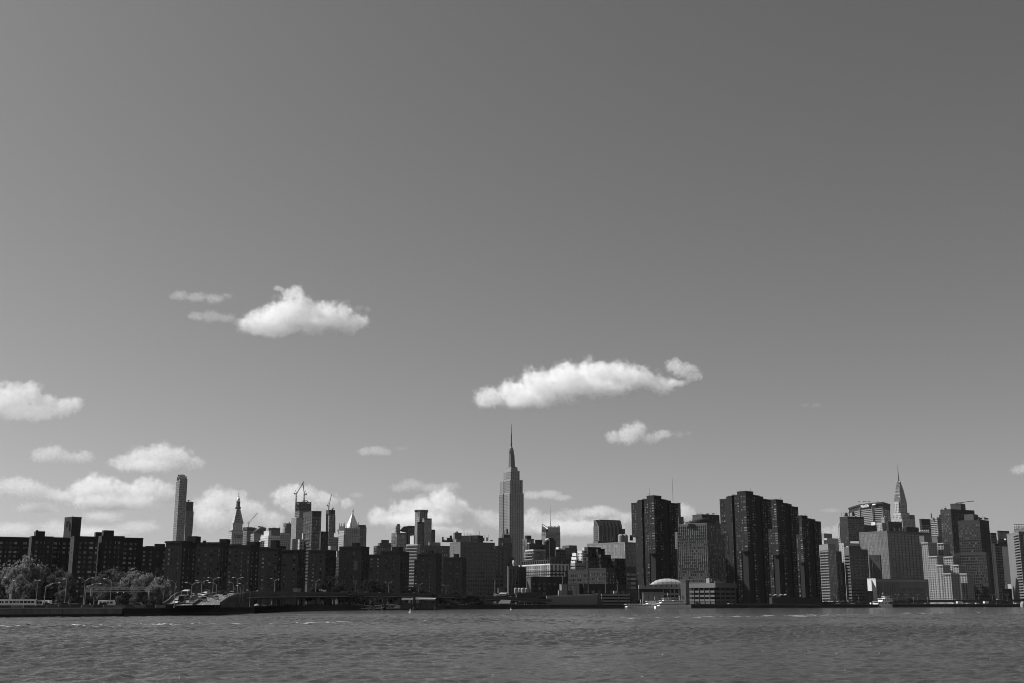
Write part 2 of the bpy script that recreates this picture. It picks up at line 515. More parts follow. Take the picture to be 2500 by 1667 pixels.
# ------------------------------------------------------------------ land behind the shore line
SH = [(-220, 404 - 46), (0, 404), (300, 428), (615, 540), (620, 680), (720, 705), (860, 765), (1060, 845), (1200, 905), (1340, 965), (1560, 1000), (1800, 1050), (2000, 1133), (2280, 1235), (2500, 1290), (2900, 1400)]
def shore(x):
    for (a, da), (b, db) in zip(SH, SH[1:]):
        if a <= x <= b: return da + (db - da) * (x - a) / (b - a)
    return SH[-1][1]
pts = []
for x, d in SH:
    k = kx(x, HORIZON); pts.append(Vector((k * d, d, 0)))
mb = MB()
n = len(pts)
for i in range(n - 1):
    a, b = pts[i], pts[i + 1]
    if i == 0: a = Vector((-4000, 250, 0))
    if i == n - 2: b = Vector((6000, 3200, 0))
    fa, fb = Vector((a.x * 8 - 3000 * (i == 0), 26000, 0)), Vector((b.x * 8 + 3000 * (i == n - 2), 26000, 0))
    mb.quad(a + Vector((0, 0, LAND)), b + Vector((0, 0, LAND)), fb + Vector((0, 0, LAND)), fa + Vector((0, 0, LAND)))
ASPHALT = pmat('asphalt', .055, .9, .2, .05, 2)
land = mb.build('ground', pmat('dark_ground', .06, .95, .3, .05, 1)); land['kind'] = 'structure'

# seawalls: left quay in concrete bays, then the long dark bulkhead
def seawall(label, idx, mat, lump, cap_mat):
    root = empty('seawall', (pts[idx[0]].x, pts[idx[0]].y, 0)); tag(root, label, 'seawall', 'seawalls along the far bank')
    org = Vector(root.location); body = MB()
    for i in idx:
        a, b = pts[i], pts[i + 1]
        if i == 0: a = Vector((-500, 300, 0))
        d = (b - a).normalized(); N = Vector((d.y, -d.x, 0)); Ln = (b - a).length
        cap = MB(); toe = MB()
        q = a - org
        nb = max(1, int(Ln / 14)); w = Ln / nb
        for j in range(nb):
            o_ = q + d * (j * w)
            p = MB(); j0, j1 = .12, w - .12
            e = (rnd.random() - .5) * .12
            A, B_ = o_ + d * j0, o_ + d * j1
            p.hexa([A + N * (.5 + e) + Vector((0, 0, .9)), B_ + N * (.5 + e) + Vector((0, 0, .9)), B_ - N * .5 + Vector((0, 0, .9)), A - N * .5 + Vector((0, 0, .9)),
                    A + N * (.35 + e) + Vector((0, 0, LAND - .25)), B_ + N * (.35 + e) + Vector((0, 0, LAND - .25)), B_ - N * .5 + Vector((0, 0, LAND - .25)), A - N * .5 + Vector((0, 0, LAND - .25))])
            p.build('wall_bay', mat, root)
        cap.hexa([q + N * .8 + Vector((0, 0, LAND - .28)), q + d * Ln + N * .8 + Vector((0, 0, LAND - .28)), q + d * Ln - N * .6 + Vector((0, 0, LAND - .28)), q - N * .6 + Vector((0, 0, LAND - .28)),
                  q + N * .8 + Vector((0, 0, LAND + .12)), q + d * Ln + N * .8 + Vector((0, 0, LAND + .12)), q + d * Ln - N * .6 + Vector((0, 0, LAND + .12)), q - N * .6 + Vector((0, 0, LAND + .12))])
        cap.build('coping', cap_mat, root)
        toe.hexa([q + N * lump + Vector((0, 0, -2)), q + d * Ln + N * lump + Vector((0, 0, -2)), q + d * Ln + Vector((0, 0, -2)), q + Vector((0, 0, -2)),
                  q + N * (lump - .3) + Vector((0, 0, 1.0)), q + d * Ln + N * (lump - .3) + Vector((0, 0, 1.0)), q + d * Ln + Vector((0, 0, 1.0)), q + Vector((0, 0, 1.0))])
        toe.build('weedy_footing', BLACKRUB, root)
    return root
seawall('pale concrete quay wall with lighter coping at left', [0, 1], DCONC, .9, CONC)
seawall('dark timber quay wall ending the left quay with its corner', [2, 3], pmat('wet_timber', .012, .9, .3), .9, pmat('timber_cap', .05, .9, .3))
seawall('low dark bulkhead below the viaduct and the trees', [4, 5, 6, 7, 8], pmat('dark_riprap', .022, .9, .4, .2, 2), 1.5, pmat('dark_coping', .05, .9, .3))
seawall('low dark bulkhead along the right bank', [9, 10, 11, 12, 13, 14], pmat('dark_riprap', .022), 1.2, pmat('dark_coping', .05))
# ------------------------------------------------------------------ near brick apartment blocks (left half)
BR, BR2 = .021, .023
GR = 'brick apartment blocks along the highway'
b = Bld('apartment_building', 'leftmost dark brick block with lit wall edge behind the trees', 'apartment block', GR)
b.box(1, -230, -230, 300, 702, 735, 'wing', 'none', 'aptw', BR, G_APT, dep=16, each=True, colsR=[(.06, 2.4), (.2, 2.4), (.3, 1.1), (.46, 2.6), (.56, 1.1), (.645, 2.6), (.74, 2.6), (.80, 1.0), (.92, 3.6), (.985, .9)])
b.box(1, 296, 322, 538, 702, 722, 'projecting_wing', 'slim', 'apt', BR, G_APT, each=True, colsR=[(.24, 1.9), (.44, .7), (.6, .7), (.80, 1.9)], colsL=[(.5, 1.6)])
b.box(1, 538, 538, 722, 714, 740, 'wing', 'none', 'aptw', BR, G_APT, dep=16, each=True, colsR=[(.14, 3.0), (.35, .9), (.62, 2.6), (.92, 1.8)])
b.box(1, 345, 362, 456, 640, 728, 'rooftop_bulkhead', mat=BR, yb=704); b.box(1, 362, 368, 385, 629, 727, 'chimney', mat=BR, yb=642)
b = Bld('apartment_building', 'dark brick block with two lit wall edges, second from left', 'apartment block', GR)
b.box(1, 712, 750, 990, 703, 690, 'projecting_wing', 'slim', 'apt', BR, G_APT, each=True, colsR=[(.28, 2.0), (.48, 2.2), (.73, 3.2), (.95, 1.6)], colsL=[(.5, 1.6)])
b.box(1, 982, 1026, 1254, 699, 700, 'projecting_wing', 'slim', 'apt', BR, G_APT, each=True, colsR=[(.2, 1.6), (.4, .7), (.62, .7), (.78, 1.6)], colsL=[(.3, 1.4), (.7, 1.4)])
b.box(1, 1250, 1250, 1443, 717, 722, 'wing', 'none', 'aptw', BR, G_APT, dep=16, each=True, colsR=[(.08, 3.2), (.38, 2.6), (.62, 1.4)])
b.box(1, 952, 968, 1032, 650, 712, 'rooftop_bulkhead', mat=BR, yb=704); b.box(1, 1028, 1045, 1150, 631, 708, 'rooftop_bulkhead', mat=BR, yb=702)
b = Bld('brick_tower', 'windowless dark brick tower with pointed parapet above the left blocks', 'tower')
b.box(1, 652, 728, 822, 506, 820, 'tower_block', mat=.026, yaw=48)
o_ = MB(); p0 = at(cpx(1, 690), cpy(1, 506), 823); p1 = at(cpx(1, 728), cpy(1, 492), 820.5); p2 = at(cpx(1, 770), cpy(1, 508), 823)
for q in ((p0, p1), (p1, p2)):
    o_.quad(q[0] - Vector((0, 0, 1.5)), q[1] - Vector((0, 0, 4)), q[1], q[0]); o_.quad(q[1] - Vector((0, 0, 4)), q[0] - Vector((0, 0, 1.5)), q[0] + Vector((0, 1, 0)), q[1] + Vector((0, 1, 0)))
b.add('pointed_parapet', o_, wall(.036))
o_ = MB(); p = at(cpx(1, 760), cpy(1, 560), 826)
for x, z0_, z1_ in ((757, 545, 578), (676, 545, 600)):
    a = at(cpx(1, x), cpy(1, z1_), 822 if x < 728 else 823); 
    o_.box(a + Vector((0, 0, 2)), (1.1, 1.0, 4.5))
b.add('vent_slot', o_, G_DARK)

Y2 = 73
b = Bld('apartment_building', 'low dark brick block set back right of the two lit edged blocks', 'apartment block', GR)
b.box(2, 20, 20, 290, 806, 830, 'wing', 'none', 'aptw', BR, G_APT, yaw=20, dep=18, each=True); b.box(2, 60, 66, 152, 790, 836, 'rooftop_bulkhead', mat=BR, yaw=20, yb=808)
b.box(2, 152, 160, 262, 768, 830, 'rooftop_bulkhead', mat=BR, yaw=20, yb=808)
def proj(label, D, light, dark, cr, yt, mid=None, bulk=(), ytd=None, midD=30, cl=None, yaw=Y2, each=True, group=GR):
    """block with a pale end wall (light = xl, xc), a receding dark side (xr = dark) and a set-back wing (mid) to its left"""
    b = Bld('apartment_building', label, 'apartment block', group)
    b.box(cr, light[0], light[1], dark, yt, D, 'end_wing', 'apt', 'aptw', BR2, G_APT, yaw=yaw, each=each, colsL=cl or [(.22, 1.6), (.44, .6), (.6, .6), (.82, 1.6)], top=3.0)
    if mid: b.box(cr, mid[0], mid[1], mid[1] + 12, mid[2], D + midD, 'set_back_wing', 'aptw', 'none', BR, G_APT, yaw=yaw, each=each, top=3.0)
    for (x0, x1, y) in bulk:
        b.box(cr, x0, x0 + (x1 - x0) * .62, x1, y, D + 9, 'rooftop_bulkhead', mat=BR, yaw=yaw, yb=yt + 8)
    return b
proj('broad dark brick block directly behind the highway ramp', 690, (268, 437), 580, 2, 752, None, ((255, 330, 743), (484, 622, 691), (640, 676, 735)), cl=[(.22, 1.8), (.42, .7), (.6, .7), (.78, 1.6)])
proj('dark brick block just right of the broad one behind the ramp', 715, (702, 826), 900, 2, 764, (575, 706, 764), ((808, 922, 719),))
proj('dark brick block below the clock tower', 750, (1012, 1122), 1212, 2, 790, (886, 1016, 783), ((1082, 1222, 745),))
proj('dark brick block with chimney like bulkhead below the construction cranes', 785, (1290, 1396), 1440, 2, 816, (1206, 1294, 810), ((1324, 1418, 731), (1400, 1478, 790)))
proj('dark brick block with two bright window columns left of the dark slab tower', 800, (14, 197), 262, 3, 838, None, (), cl=[(.06, .5), (.27, 1.8), (.8, 2.2)])
proj('dark brick block in front of the dark slab tower', 850, (302, 474), 582, 3, 838, (186, 262, 970), (), cl=[(.3, 1.7), (.5, .6), (.74, 1.7)], midD=-38)
b = proj('dark brick block with tall pale painted panel below the pyramid roof', 865, (612, 838), 915, 3, 803, None, ((738, 822, 757),), cl=[(.26, 1.5), (.45, .5), (.58, .5), (.66, 1.5)])
o_ = MB(); A = at(cpx(3, 758), cpy(3, 1030), 853.6); B_ = at(cpx(3, 800), cpy(3, 1030), 853.6 - 0); h_ = at(cpx(3, 758), cpy(3, 935), 853.6).z - A.z
lft = Vector((-math.sin(R(Y2)), math.cos(R(Y2)), 0)); crn = at(cpx(3, 838), cpy(3, 803), 865); out = Vector((-math.cos(R(Y2)), -math.sin(R(Y2)), 0)) * .06
wd = (cpx(3, 838) - cpx(3, 800)) * m_per_px(865); wd2 = (cpx(3, 838) - cpx(3, 758)) * m_per_px(865)
P0 = Vector((crn.x, crn.y, A.z)) + lft * wd2 * 1.02 + out; P1 = Vector((crn.x, crn.y, A.z)) + lft * wd * 1.02 + out
o_.quad(P0, P1, P1 + Vector((0, 0, h_)), P0 + Vector((0, 0, h_))); b.add('painted_panel', o_, wall(.11))
b = Bld('apartment_building', 'low dark brick wing between two bulkhead topped blocks', 'apartment block', GR)
b.box(3, 905, 1034, 1045, 884, 930, 'wing', 'aptw', 'none', BR, G_APT, yaw=Y2, each=True)
proj('dark brick block with square bulkhead, second before the long hospital', 900, (1036, 1228), 1318, 3, 850, None, ((1143, 1256, 797),), cl=[(.27, 1.6), (.44, .6), (.6, .6), (.66, 1.6)])
proj('dark brick block with bulkhead beside the balcony building', 940, (78, 268), 324, 4, 874, (48, 84, 940), ((183, 246, 835),), cl=[(.3, 1.5), (.5, .5), (.66, 1.5)])
proj('smallest dark brick block in front of the long hospital', 975, (345, 528), 572, 4, 912, None, ((444, 500, 870),), cl=[(.36, 1.5), (.55, .5), (.73, 1.5)])
# ------------------------------------------------------------------ skyline, left half
def crane(label, cr, foot, head, jib, D, w=1.6, counter=None, group='tower cranes'):
    """luffing tower crane: mast from foot to head, jib from head to jib (pixels)"""
    f, h, j = at(cpx(cr, foot[0]), cpy(cr, foot[1]), D), at(cpx(cr, head[0]), cpy(cr, head[1]), D), at(cpx(cr, jib[0]), cpy(cr, jib[1]), D + 2)
    f.x = h.x
    root = empty('tower_crane', f); tag(root, label, 'crane', group)
    def lattice(a, b, w, t, n):
        mb = MB(); a, b = Vector(a) - f, Vector(b) - f; d = (b - a); ln = d.length; d.normalize()
        s = d.cross(Vector((0, 1, 0.01))).normalized() * w / 2; u = s.cross(d).normalized() * w / 2
        cs = [s + u, -s + u, -s - u, s - u]
        for c in cs: mb.bar(a + c, b + c, t)
        n = max(3, n)
        for i in range(n):
            p0, p1 = a + d * ln * i / n, a + d * ln * (i + 1) / n
            for q in range(4):
                mb.bar(p0 + cs[q], p1 + cs[(q + 1) % 4], t * .7)
        return mb
    w *= .68
    lattice(f, h, w, w * .28, int((h - f).length / (w * 1.6))).build('mast', DARKSTEEL, root)
    lattice(h + Vector((0, 0, .5)), j, w * .6, w * .22, int((j - h).length / (w * 1.3))).build('jib', DARKSTEEL, root)
    dr = 1 if j.x > h.x else -1
    mb = MB(); mb.box(h - f + Vector((-dr * w * .9, 0, w * .3)), (w * 3.2, w * 1.5, w * .9)); mb.box(h - f + Vector((-dr * w * 2.2, 0, w * .6)), (w * 1.2, w * 1.6, w * 1.4)); mb.build('machinery_deck', DARKSTEEL, root)
    mb = MB(); ap = h - f + Vector((-dr * w * 1.2, 0, w * 4.2)); mb.bar(h - f + Vector((dr * w * .6, 0, w)), ap, w * .3); mb.bar(h - f + Vector((-dr * w * 2.0, 0, w)), ap, w * .3); mb.build('a_frame', DARKSTEEL, root)
    mb = MB(); mb.bar(ap, (j - f) * .98 + (h - f) * .02, w * .10); mb.build('pendant_line', DARKSTEEL, root)
    return root

# slender glass tower
b = Bld('glass_tower', 'very slender glass tower, tallest at left', 'skyscraper')
b.box(2, 374, 408, 486, 122, 1850, 'tower_block', 'curv', 'curv', .26, glass_mat('pale_tower_glass', .12, .22, .7, .2, .6), base=30, top=2)
o_ = MB()
for (x0, y0, x1, y1) in ((378, 122, 405, 84), (405, 84, 432, 80), (432, 80, 462, 92), (462, 92, 482, 122), (405, 122, 405, 84), (432, 122, 432, 70), (455, 122, 448, 80), (378, 105, 480, 108), (410, 95, 470, 100)):
    o_.bar(at(cpx(2, x0), cpy(2, y0), 1856), at(cpx(2, x1), cpy(2, y1), 1858), 1.3)
b.box(2, 384, 412, 476, 100, 1856, 'crown_step', mat=.2, yb=124); b.box(2, 400, 420, 462, 86, 1858, 'crown_cap', mat=.12, yb=102)
b.add('crown_frame', o_, STEEL)
o_ = MB()
for x, y, s in ((425, 90, 9), (445, 100, 8), (408, 105, 7), (432, 74, 4)): o_.box(at(cpx(2, x), cpy(2, y + 8), 1862), (s, s, s * .8))
b.add('crown_plant', o_, DARKSTEEL)
b = Bld('residential_tower', 'stacked box tower with stepped right edge behind the slender tower', 'skyscraper')
for (xl, xc, xr, yt, yb, s, mt) in ((464, 474, 546, 347, 442, 'none', .05), (456, 468, 549, 444, 556, 'rib', .17), (452, 464, 541, 560, 665, 'rib', .17), (448, 460, 530, 668, 860, 'rib', .17)):
    b.box(2, xl, xc, xr, yt, 2150, 'stacked_block', s, s, mt, G_DARK, yb=yb, base=.5, top=.5)
o_ = MB(); o_.bar(at(cpx(2, 486), cpy(2, 330), 2150), at(cpx(2, 515), cpy(2, 337), 2150), 1.2); o_.bar(at(cpx(2, 497), cpy(2, 347), 2150), at(cpx(2, 497), cpy(2, 330), 2150), 1); b.add('roof_davit', o_, DARKSTEEL)

# clock tower with lantern
b = Bld('clock_tower', 'old stone tower with steep roof and gilded lantern', 'tower')
DT = 2260; LS = .44
b.box(2, 902, 932, 1048, 636, DT, 'shaft', 'old', 'old', LS, G_DARK, base=20, top=3)
b.box(2, 898, 929, 1051, 630, DT - 2, 'cornice', mat=.28, yb=641)
b.box(2, 917, 945, 1041, 562, DT + 2, 'upper_shaft', 'none', 'none', LS, yb=632)
# arcaded loggia
o_ = MB()
for i in range(5):
    x = 957 + i * 18.5
    a = at(cpx(2, x), cpy(2, 712), DT); hgt = at(cpx(2, x), cpy(2, 668), DT).z - a.z
    th = R(30); rr_ = Vector((math.cos(th), math.sin(th), 0)); c0 = at(cpx(2, 932), cpy(2, 636), DT); k = kx(cpx(2, x), cpy(2, 690)); t = (k * c0.y - c0.x) / (rr_.x - k * rr_.y)
    p = Vector((c0.x, c0.y, a.z)) + rr_ * t + Vector((math.sin(th), -math.cos(th), 0)) * .08
    prof = [(-1.3, 0), (1.3, 0), (1.3, hgt - 1.3), (.9, hgt - .4), (0, hgt), (-.9, hgt - .4), (-1.3, hgt - 1.3)]
    kk_ = len(o_.v); o_.v += [tuple(p + rr_ * u + Vector((0, 0, z))) for u, z in prof]; o_.f.append(tuple(range(kk_, kk_ + 7))); o_.m.append(0)
b.add('arched_openings', o_, G_DARK, kind='stuff')
def frustum(b, part, cr, low, high, D, mat, yaw=30, parent=None):
    """low/high: (xl, xc, xr, y) rings"""
    th = R(yaw); r = Vector((math.cos(th), math.sin(th), 0)); l = Vector((-math.sin(th), math.cos(th), 0))
    rings = []
    cen = None
    for xl, xc, xr, y in (low, high):
        yp = cpy(cr, y); C = at(cpx(cr, xc), yp, D)
        def ln(x, d):
            k = kx(cpx(cr, x), yp); return (k * C.y - C.x) / (d.x - k * d.y)
        lenL, lenR = ln(xl, l), ln(xr, r)
        s = (lenL + lenR) / 2
        if cen is None: cen = C + (r + l) * s / 2; c = cen.copy()
        else: c = Vector((cen.x, cen.y, C.z))
        rings.append([c + (-r - l) * s / 2, c + (r - l) * s / 2, c + (r + l) * s / 2, c + (-r + l) * s / 2])
    mb = MB(); mb.hexa(rings[0] + rings[1])
    return b.add(part, mb, mat, parent=parent), cen
PAL = wall(.38)
rf, cen = frustum(b, 'pyramid_roof', 2, (919, 952, 1042, 562), (972, 984, 1015, 412), DT + 4, PAL)
o_ = MB()
for k in range(6):        # dormers on the steep roof
    for i in range(5 - k // 2):
        t = .08 + k * .15
        xx = 958 + (984 - 958) * t + (i + .5) * ((1040 - 956) * (1 - t * .78)) / (5 - k // 2)
        q = at(cpx(2, xx), cpy(2, 560 - 148 * t), DT - 6 + 22 * t); o_.box(q, (1.6, 2.4, 1.8))
b.add('dormer_windows', o_, G_DARK, kind='stuff')
zt = lambda y: at(cpx(2, 995), cpy(2, y), DT + 14).z
cx_, cy_ = cen.x, cen.y
o_ = MB(); o_.lathe([(4.6, zt(416)), (5.6, zt(408)), (5.6, zt(399)), (4.2, zt(396))], (cx_, cy_, 0), 8, rot=R(52)); b.add('gallery', o_, wall(.12))
o_ = MB()
for i in range(8):
    g = 2 * math.pi * i / 8; o_.tube((cx_ + 3.1 * math.cos(g), cy_ + 3.1 * math.sin(g), zt(398)), (cx_ + 3.1 * math.cos(g), cy_ + 3.1 * math.sin(g), zt(342)), .55, n=6)
o_.lathe([(2.0, zt(398)), (2.0, zt(342))], (cx_, cy_, 0), 8)
b.add('lantern_columns', o_, wall(.14))
GOLD = pmat('gilded_metal', .75, .3, .08, .3, 2, .8, .5)
o_ = MB(); o_.lathe([(3.9, zt(343)), (3.9, zt(337)), (3.5, zt(325)), (2.9, zt(314)), (1.9, zt(305)), (.9, zt(299)), (.7, zt(292)), (1.8, zt(287)), (1.8, zt(282)), (.7, zt(278)), (1.2, zt(268)), (.6, zt(258)), (.4, zt(245)), (.1, zt(240))], (cx_, cy_, 0), 14)
b.add('gilded_cupola', o_, GOLD, smooth=True)

b = Bld('round_tower', 'rounded concrete tower under construction beside the clock tower', 'building')
b.poly(2, [(1042, 2445), (1056, 2425), (1085, 2415), (1118, 2420), (1150, 2432), (1170, 2450)], 640, 'tower_block', 'fin', .20, G_DARK, base=30)
for k, y in enumerate((600, 612, 624)):
    b.poly(2, [(1040, 2443), (1056, 2423), (1085, 2412), (1118, 2417), (1150, 2429), (1173, 2448)], y, 'open_floor', 'none', .16, yb=y + 4)
o_ = MB()
for x in range(1046, 1172, 14): o_.bar(at(cpx(2, x), cpy(2, 642), 2438), at(cpx(2, x), cpy(2, 600), 2438), 1.4)
b.add('floor_columns', o_, wall(.16), kind='stuff')
crane('small luffing crane on the rounded concrete tower beside the clock tower', 2, (1104, 606), (1104, 562), (1192, 455), 2440, 1.5)

b = Bld('glass_building', 'glass building with slanted gable roof right of the clock tower', 'building')
b.box(2, 1122, 1156, 1228, 668, 2050, 'tower_block', 'rib', 'rib', .24, G_SKY, base=30)
o_ = MB()
def slab(pts, D, mb, th=8):
    k = len(mb.v); n_ = len(pts); P_ = [at(cpx(2, x), cpy(2, y), D + (d if True else 0)) for x, y, d in pts]
    mb.v += [tuple(p) for p in P_] + [tuple(p + Vector((2, th, 0))) for p in P_]
    mb.f.append(tuple(range(k, k + n_))); mb.m.append(0); mb.f.append(tuple(range(k + 2 * n_ - 1, k + n_ - 1, -1))); mb.m.append(0)
    for i in range(n_): mb.f.append((k + i, k + n_ + i, k + n_ + (i + 1) % n_, k + (i + 1) % n_)); mb.m.append(0)
slab([(1150, 668, 0), (1228, 672, 8), (1246, 600, 8), (1240, 598, 8), (1160, 645, 0)], 2052, o_, 20)
b.add('slanted_gable', o_, wall(.10))
o_ = MB(); o_.bar(at(cpx(2, 1156), cpy(2, 650), 2049), at(cpx(2, 1244), cpy(2, 598), 2057), 2.6); o_.bar(at(cpx(2, 1196), cpy(2, 594), 2055), at(cpx(2, 1240), cpy(2, 604), 2057), 2.4); o_.bar(at(cpx(2, 1160), cpy(2, 648), 2049), at(cpx(2, 1220), cpy(2, 690), 2049), 1.6); b.add('roof_edge_beam', o_, wall(.2))

b = Bld('stone_office_building', 'sunlit white stone building with arched windows below the cranes', 'building')
b.box(2, 1222, 1300, 1420, 690, 1900, 'tower_block', 'old', 'old', .55, G_DARK, base=30); b.box(2, 1255, 1306, 1330, 640, 1908, 'upper_tower', 'old', 'old', .55, G_DARK, base=5, yb=695)
b.box(2, 1292, 1306, 1420, 622, 1925, 'rear_tower', 'none', 'none', .16, G_DARK, yb=695); b.box(2, 1210, 1222, 1262, 740, 1880, 'low_wing', 'old', 'old', .55, G_DARK)
b.box(2, 1385, 1420, 1520, 665, 1940, 'side_tower', 'old', 'old', .42, G_DARK, base=30)
o_ = MB(); rr = random.Random(4)
for i in range(16): o_.box(at(cpx(2, 1308 + i * 7), cpy(2, 620), 1928) + Vector((0, 0, rr.random() * 1.2)), (2, 2, 2.5))
b.add('battlement', o_, wall(.16), kind='stuff')
b = Bld('stone_office_building', 'grey stone building between the white stone building and the glass slab', 'building')
b.box(3, -10, 52, 124, 690, 1960, 'tower_block', 'old', 'old', .3, G_DARK, base=30); b.box(3, 0, 30, 50, 655, 1965, 'penthouse', 'old', 'old', .3, G_DARK, base=2, yb=695)
b = Bld('concrete_core', 'unfinished concrete tower with scaffolding left of the glass slab', 'building')
b.box(3, 50, 78, 130, 570, 2300, 'core', 'fin', 'none', .14, G_DARK, base=30); b.box(3, 42, 62, 80, 600, 2290, 'hoist_run', 'rib', 'rib', .3, G_DARK, base=20)
o_ = MB(); o_.bar(at(cpx(3, 112), cpy(3, 572), 2300), at(cpx(3, 112), cpy(3, 545), 2300), 1.4)
for i in range(8): o_.bar(at(cpx(3, 46 + i * 11), cpy(3, 572), 2296), at(cpx(3, 46 + i * 11), cpy(3, 562 - (i % 3) * 3), 2296), 1.0)
b.add('scaffold', o_, DARKSTEEL, kind='stuff')

b = Bld('glass_slab', 'plain pale glass slab below the two big cranes', 'skyscraper')
b.box(3, 130, 180, 300, 507, 2480, 'tower_block', 'cur', 'cur', .22, glass_mat('pale_curtain_glass', .16, .24, .8, .25, .6), base=60)
b.box(3, 118, 140, 215, 722, 2200, 'podium', 'grid', 'grid', .24, G_OFF)
b = Bld('tower_under_construction', 'steel framed tower under construction with two big cranes', 'skyscraper')
b.box(3, 178, 210, 326, 440, 2620, 'finished_floors', 'rib', 'rib', .18, G_DARK, base=90)
for k in range(7):
    y = 428 - k * 14
    b.box(3, 172 + k * .6, 206, 330 - k * .5, y, 2619, 'open_floor', mat=.2, yb=y + 3, top=0)
o_ = MB(); rr = random.Random(11)
for i in range(22):
    x = 176 + i * 7.2; o_.bar(at(cpx(3, x), cpy(3, 440), 2622 + rr.random() * 20), at(cpx(3, x), cpy(3, 342 + rr.random() * 25), 2622 + rr.random() * 20), 1.5)
for i in range(16):
    x = 176 + rr.random() * 120; y = 345 + rr.random() * 80; o_.bar(at(cpx(3, x), cpy(3, y), 2618), at(cpx(3, x + 25), cpy(3, y + rr.uniform(-14, 14)), 2618), 1.3)
o_.bar(at(cpx(3, 285), cpy(3, 335), 2620), at(cpx(3, 318), cpy(3, 372), 2620), 1.6); o_.bar(at(cpx(3, 240), cpy(3, 338), 2620), at(cpx(3, 285), cpy(3, 335), 2620), 1.6)
b.add('steel_frame', o_, DARKSTEEL, kind='stuff')
crane('left one of the two crossing cranes on the steel framed tower', 3, (175, 500), (180, 268), (257, 140), 2615, 3.0)
crane('right one of the two crossing cranes on the steel framed tower', 3, (254, 400), (260, 272), (245, 158), 2640, 3.0)

b = Bld('slab_tower', 'dark slab tower with striped left face between the cranes and the pyramid', 'skyscraper')
b.box(3, 250, 340, 433, 444, 1330, 'tower_block', 'rib', 'curv', .05, G_OFF, base=20, top=5)
o_ = MB()
for i in range(12): o_.bar(at(cpx(3, 345 + i * 7), cpy(3, 446), 1334), at(cpx(3, 345 + i * 7), cpy(3, 438), 1334), .5)
b.add('roof_masts', o_, DARKSTEEL, kind='stuff')
b.box(3, 196, 212, 250, 730, 1345, 'low_wing', 'old', 'old', .4, G_DARK); b.box(3, 238, 244, 256, 668, 1350, 'white_stack', mat=.6)
b = Bld('brick_tower', 'dark brick tower with small slots adjoining the dark slab tower', 'tower')
b.box(3, 415, 428, 504, 650, 1300, 'tower_block', 'none', 'slim', .036, G_DARK, colsR=[(.35, 1.2), (.75, .8)])

b = Bld('tower_under_construction', 'slim concrete tower with dark climbing formwork and a crane', 'skyscraper')
b.box(3, 480, 512, 566, 470, 2320, 'tower_block', 'fin', 'cur', .26, G_OFF, base=60, top=1); b.box(3, 478, 510, 571, 430, 2317, 'climbing_formwork', mat=.03, yb=472)
o_ = MB()
for y in range(480, 660, 13): o_.box(at(cpx(3, 488), cpy(3, y), 2316), (3.4, 3, 4)); o_.box(at(cpx(3, 567), cpy(3, y + 5), 2330), (2, 3, 3))
b.add('hoist_platforms', o_, DARKSTEEL, kind='stuff')
o_ = MB(); o_.bar(at(cpx(3, 538), cpy(3, 430), 2320), at(cpx(3, 553), cpy(3, 405), 2320), 2.2); b.add('placing_boom', o_, DARKSTEEL)
crane('single crane on the slim concrete tower left of the pyramid roof', 3, (507, 440), (507, 388), (534, 272), 2322, 2.2)
b = Bld('office_building', 'low striped office building between the slab tower and the pyramid', 'building')
b.box(3, 498, 503, 604, 705, 1800, 'tower_block', 'rib', 'rib', .22, G_DARK, base=20); b.box(3, 500, 524, 580, 795, 1700, 'front_wing', 'old', 'none', .3, G_DARK); b.box(3, 575, 590, 616, 845, 1500, 'side_wing', 'old', 'none', .35, G_DARK)

# pyramid-roofed building
b = Bld('pyramid_roof_building', 'stone tower with bright gilded pyramid roof', 'skyscraper')
DN = 2200
b.box(3, 598, 657, 818, 668, DN, 'tower_block', 'old', 'old', .36, G_DARK, base=40, top=2); b.box(3, 612, 662, 808, 612, DN + 4, 'upper_block', 'old', 'old', .36, G_DARK, base=1, yb=670)
rf, cen = frustum(b, 'gilded_pyramid', 3, (656, 712, 778, 610), (705, 714, 725, 468), DN + 12, pmat('gilded_tiles', .85, .35, .06, .3, 2, .3, .5))
zt = lambda y: at(cpx(3, 715), cpy(3, y), DN + 34).z
o_ = MB(); o_.lathe([(2.4, zt(470)), (2.4, zt(460)), (1.7, zt(458)), (1.7, zt(446)), (2.2, zt(442)), (1.5, zt(430)), (.8, zt(415)), (.4, zt(402)), (.1, zt(396))], (cen.x, cen.y, 0), 8, rot=R(30)); b.add('lantern', o_, GOLD, smooth=False)
o_ = MB()
for i in range(9):
    for xx, yy, dd in ((665 + i * 17.5, 606, DN + 3 + i * 2), (612 + i * 5.5, 612, DN + 26 - i * 2.5)):
        q = at(cpx(3, xx), cpy(3, yy), dd); o_.hexa([q + Vector((a * 1.0, b_ * 1.0, -3)) for a, b_ in ((-1, -1), (1, -1), (1, 1), (-1, 1))] + [q + Vector((a * .3, b_ * .3, 4 + (i % 4 == 0) * 6)) for a, b_ in ((-1, -1), (1, -1), (1, 1), (-1, 1))])
b.add('gothic_pinnacles', o_, wall(.4), kind='stuff')
o_ = MB()
for i in range(8):
    q = at(cpx(3, 668 + i * 20), cpy(3, 790), DN + i * 2.5); q2 = at(cpx(3, 666 + i * 20), cpy(3, 618), DN + i * 2.5); q2.x = q.x; o_.bar(q, q2, 1.1)
b.add('buttress_ribs', o_, wall(.4), kind='stuff')
crane('thin crane standing left of the pyramid roof building', 3, (600, 700), (604, 640), (618, 584), 2280, 1.4)
b = Bld('office_slab', 'plain dark office slab directly right of the pyramid roof', 'skyscraper')
b.box(3, 750, 816, 887, 604, 2360, 'tower_block', 'rib', 'rib', .10, G_OFF, base=60); b.box(3, 752, 810, 880, 577, 2364, 'plant_storey', mat=.08, yb=606)

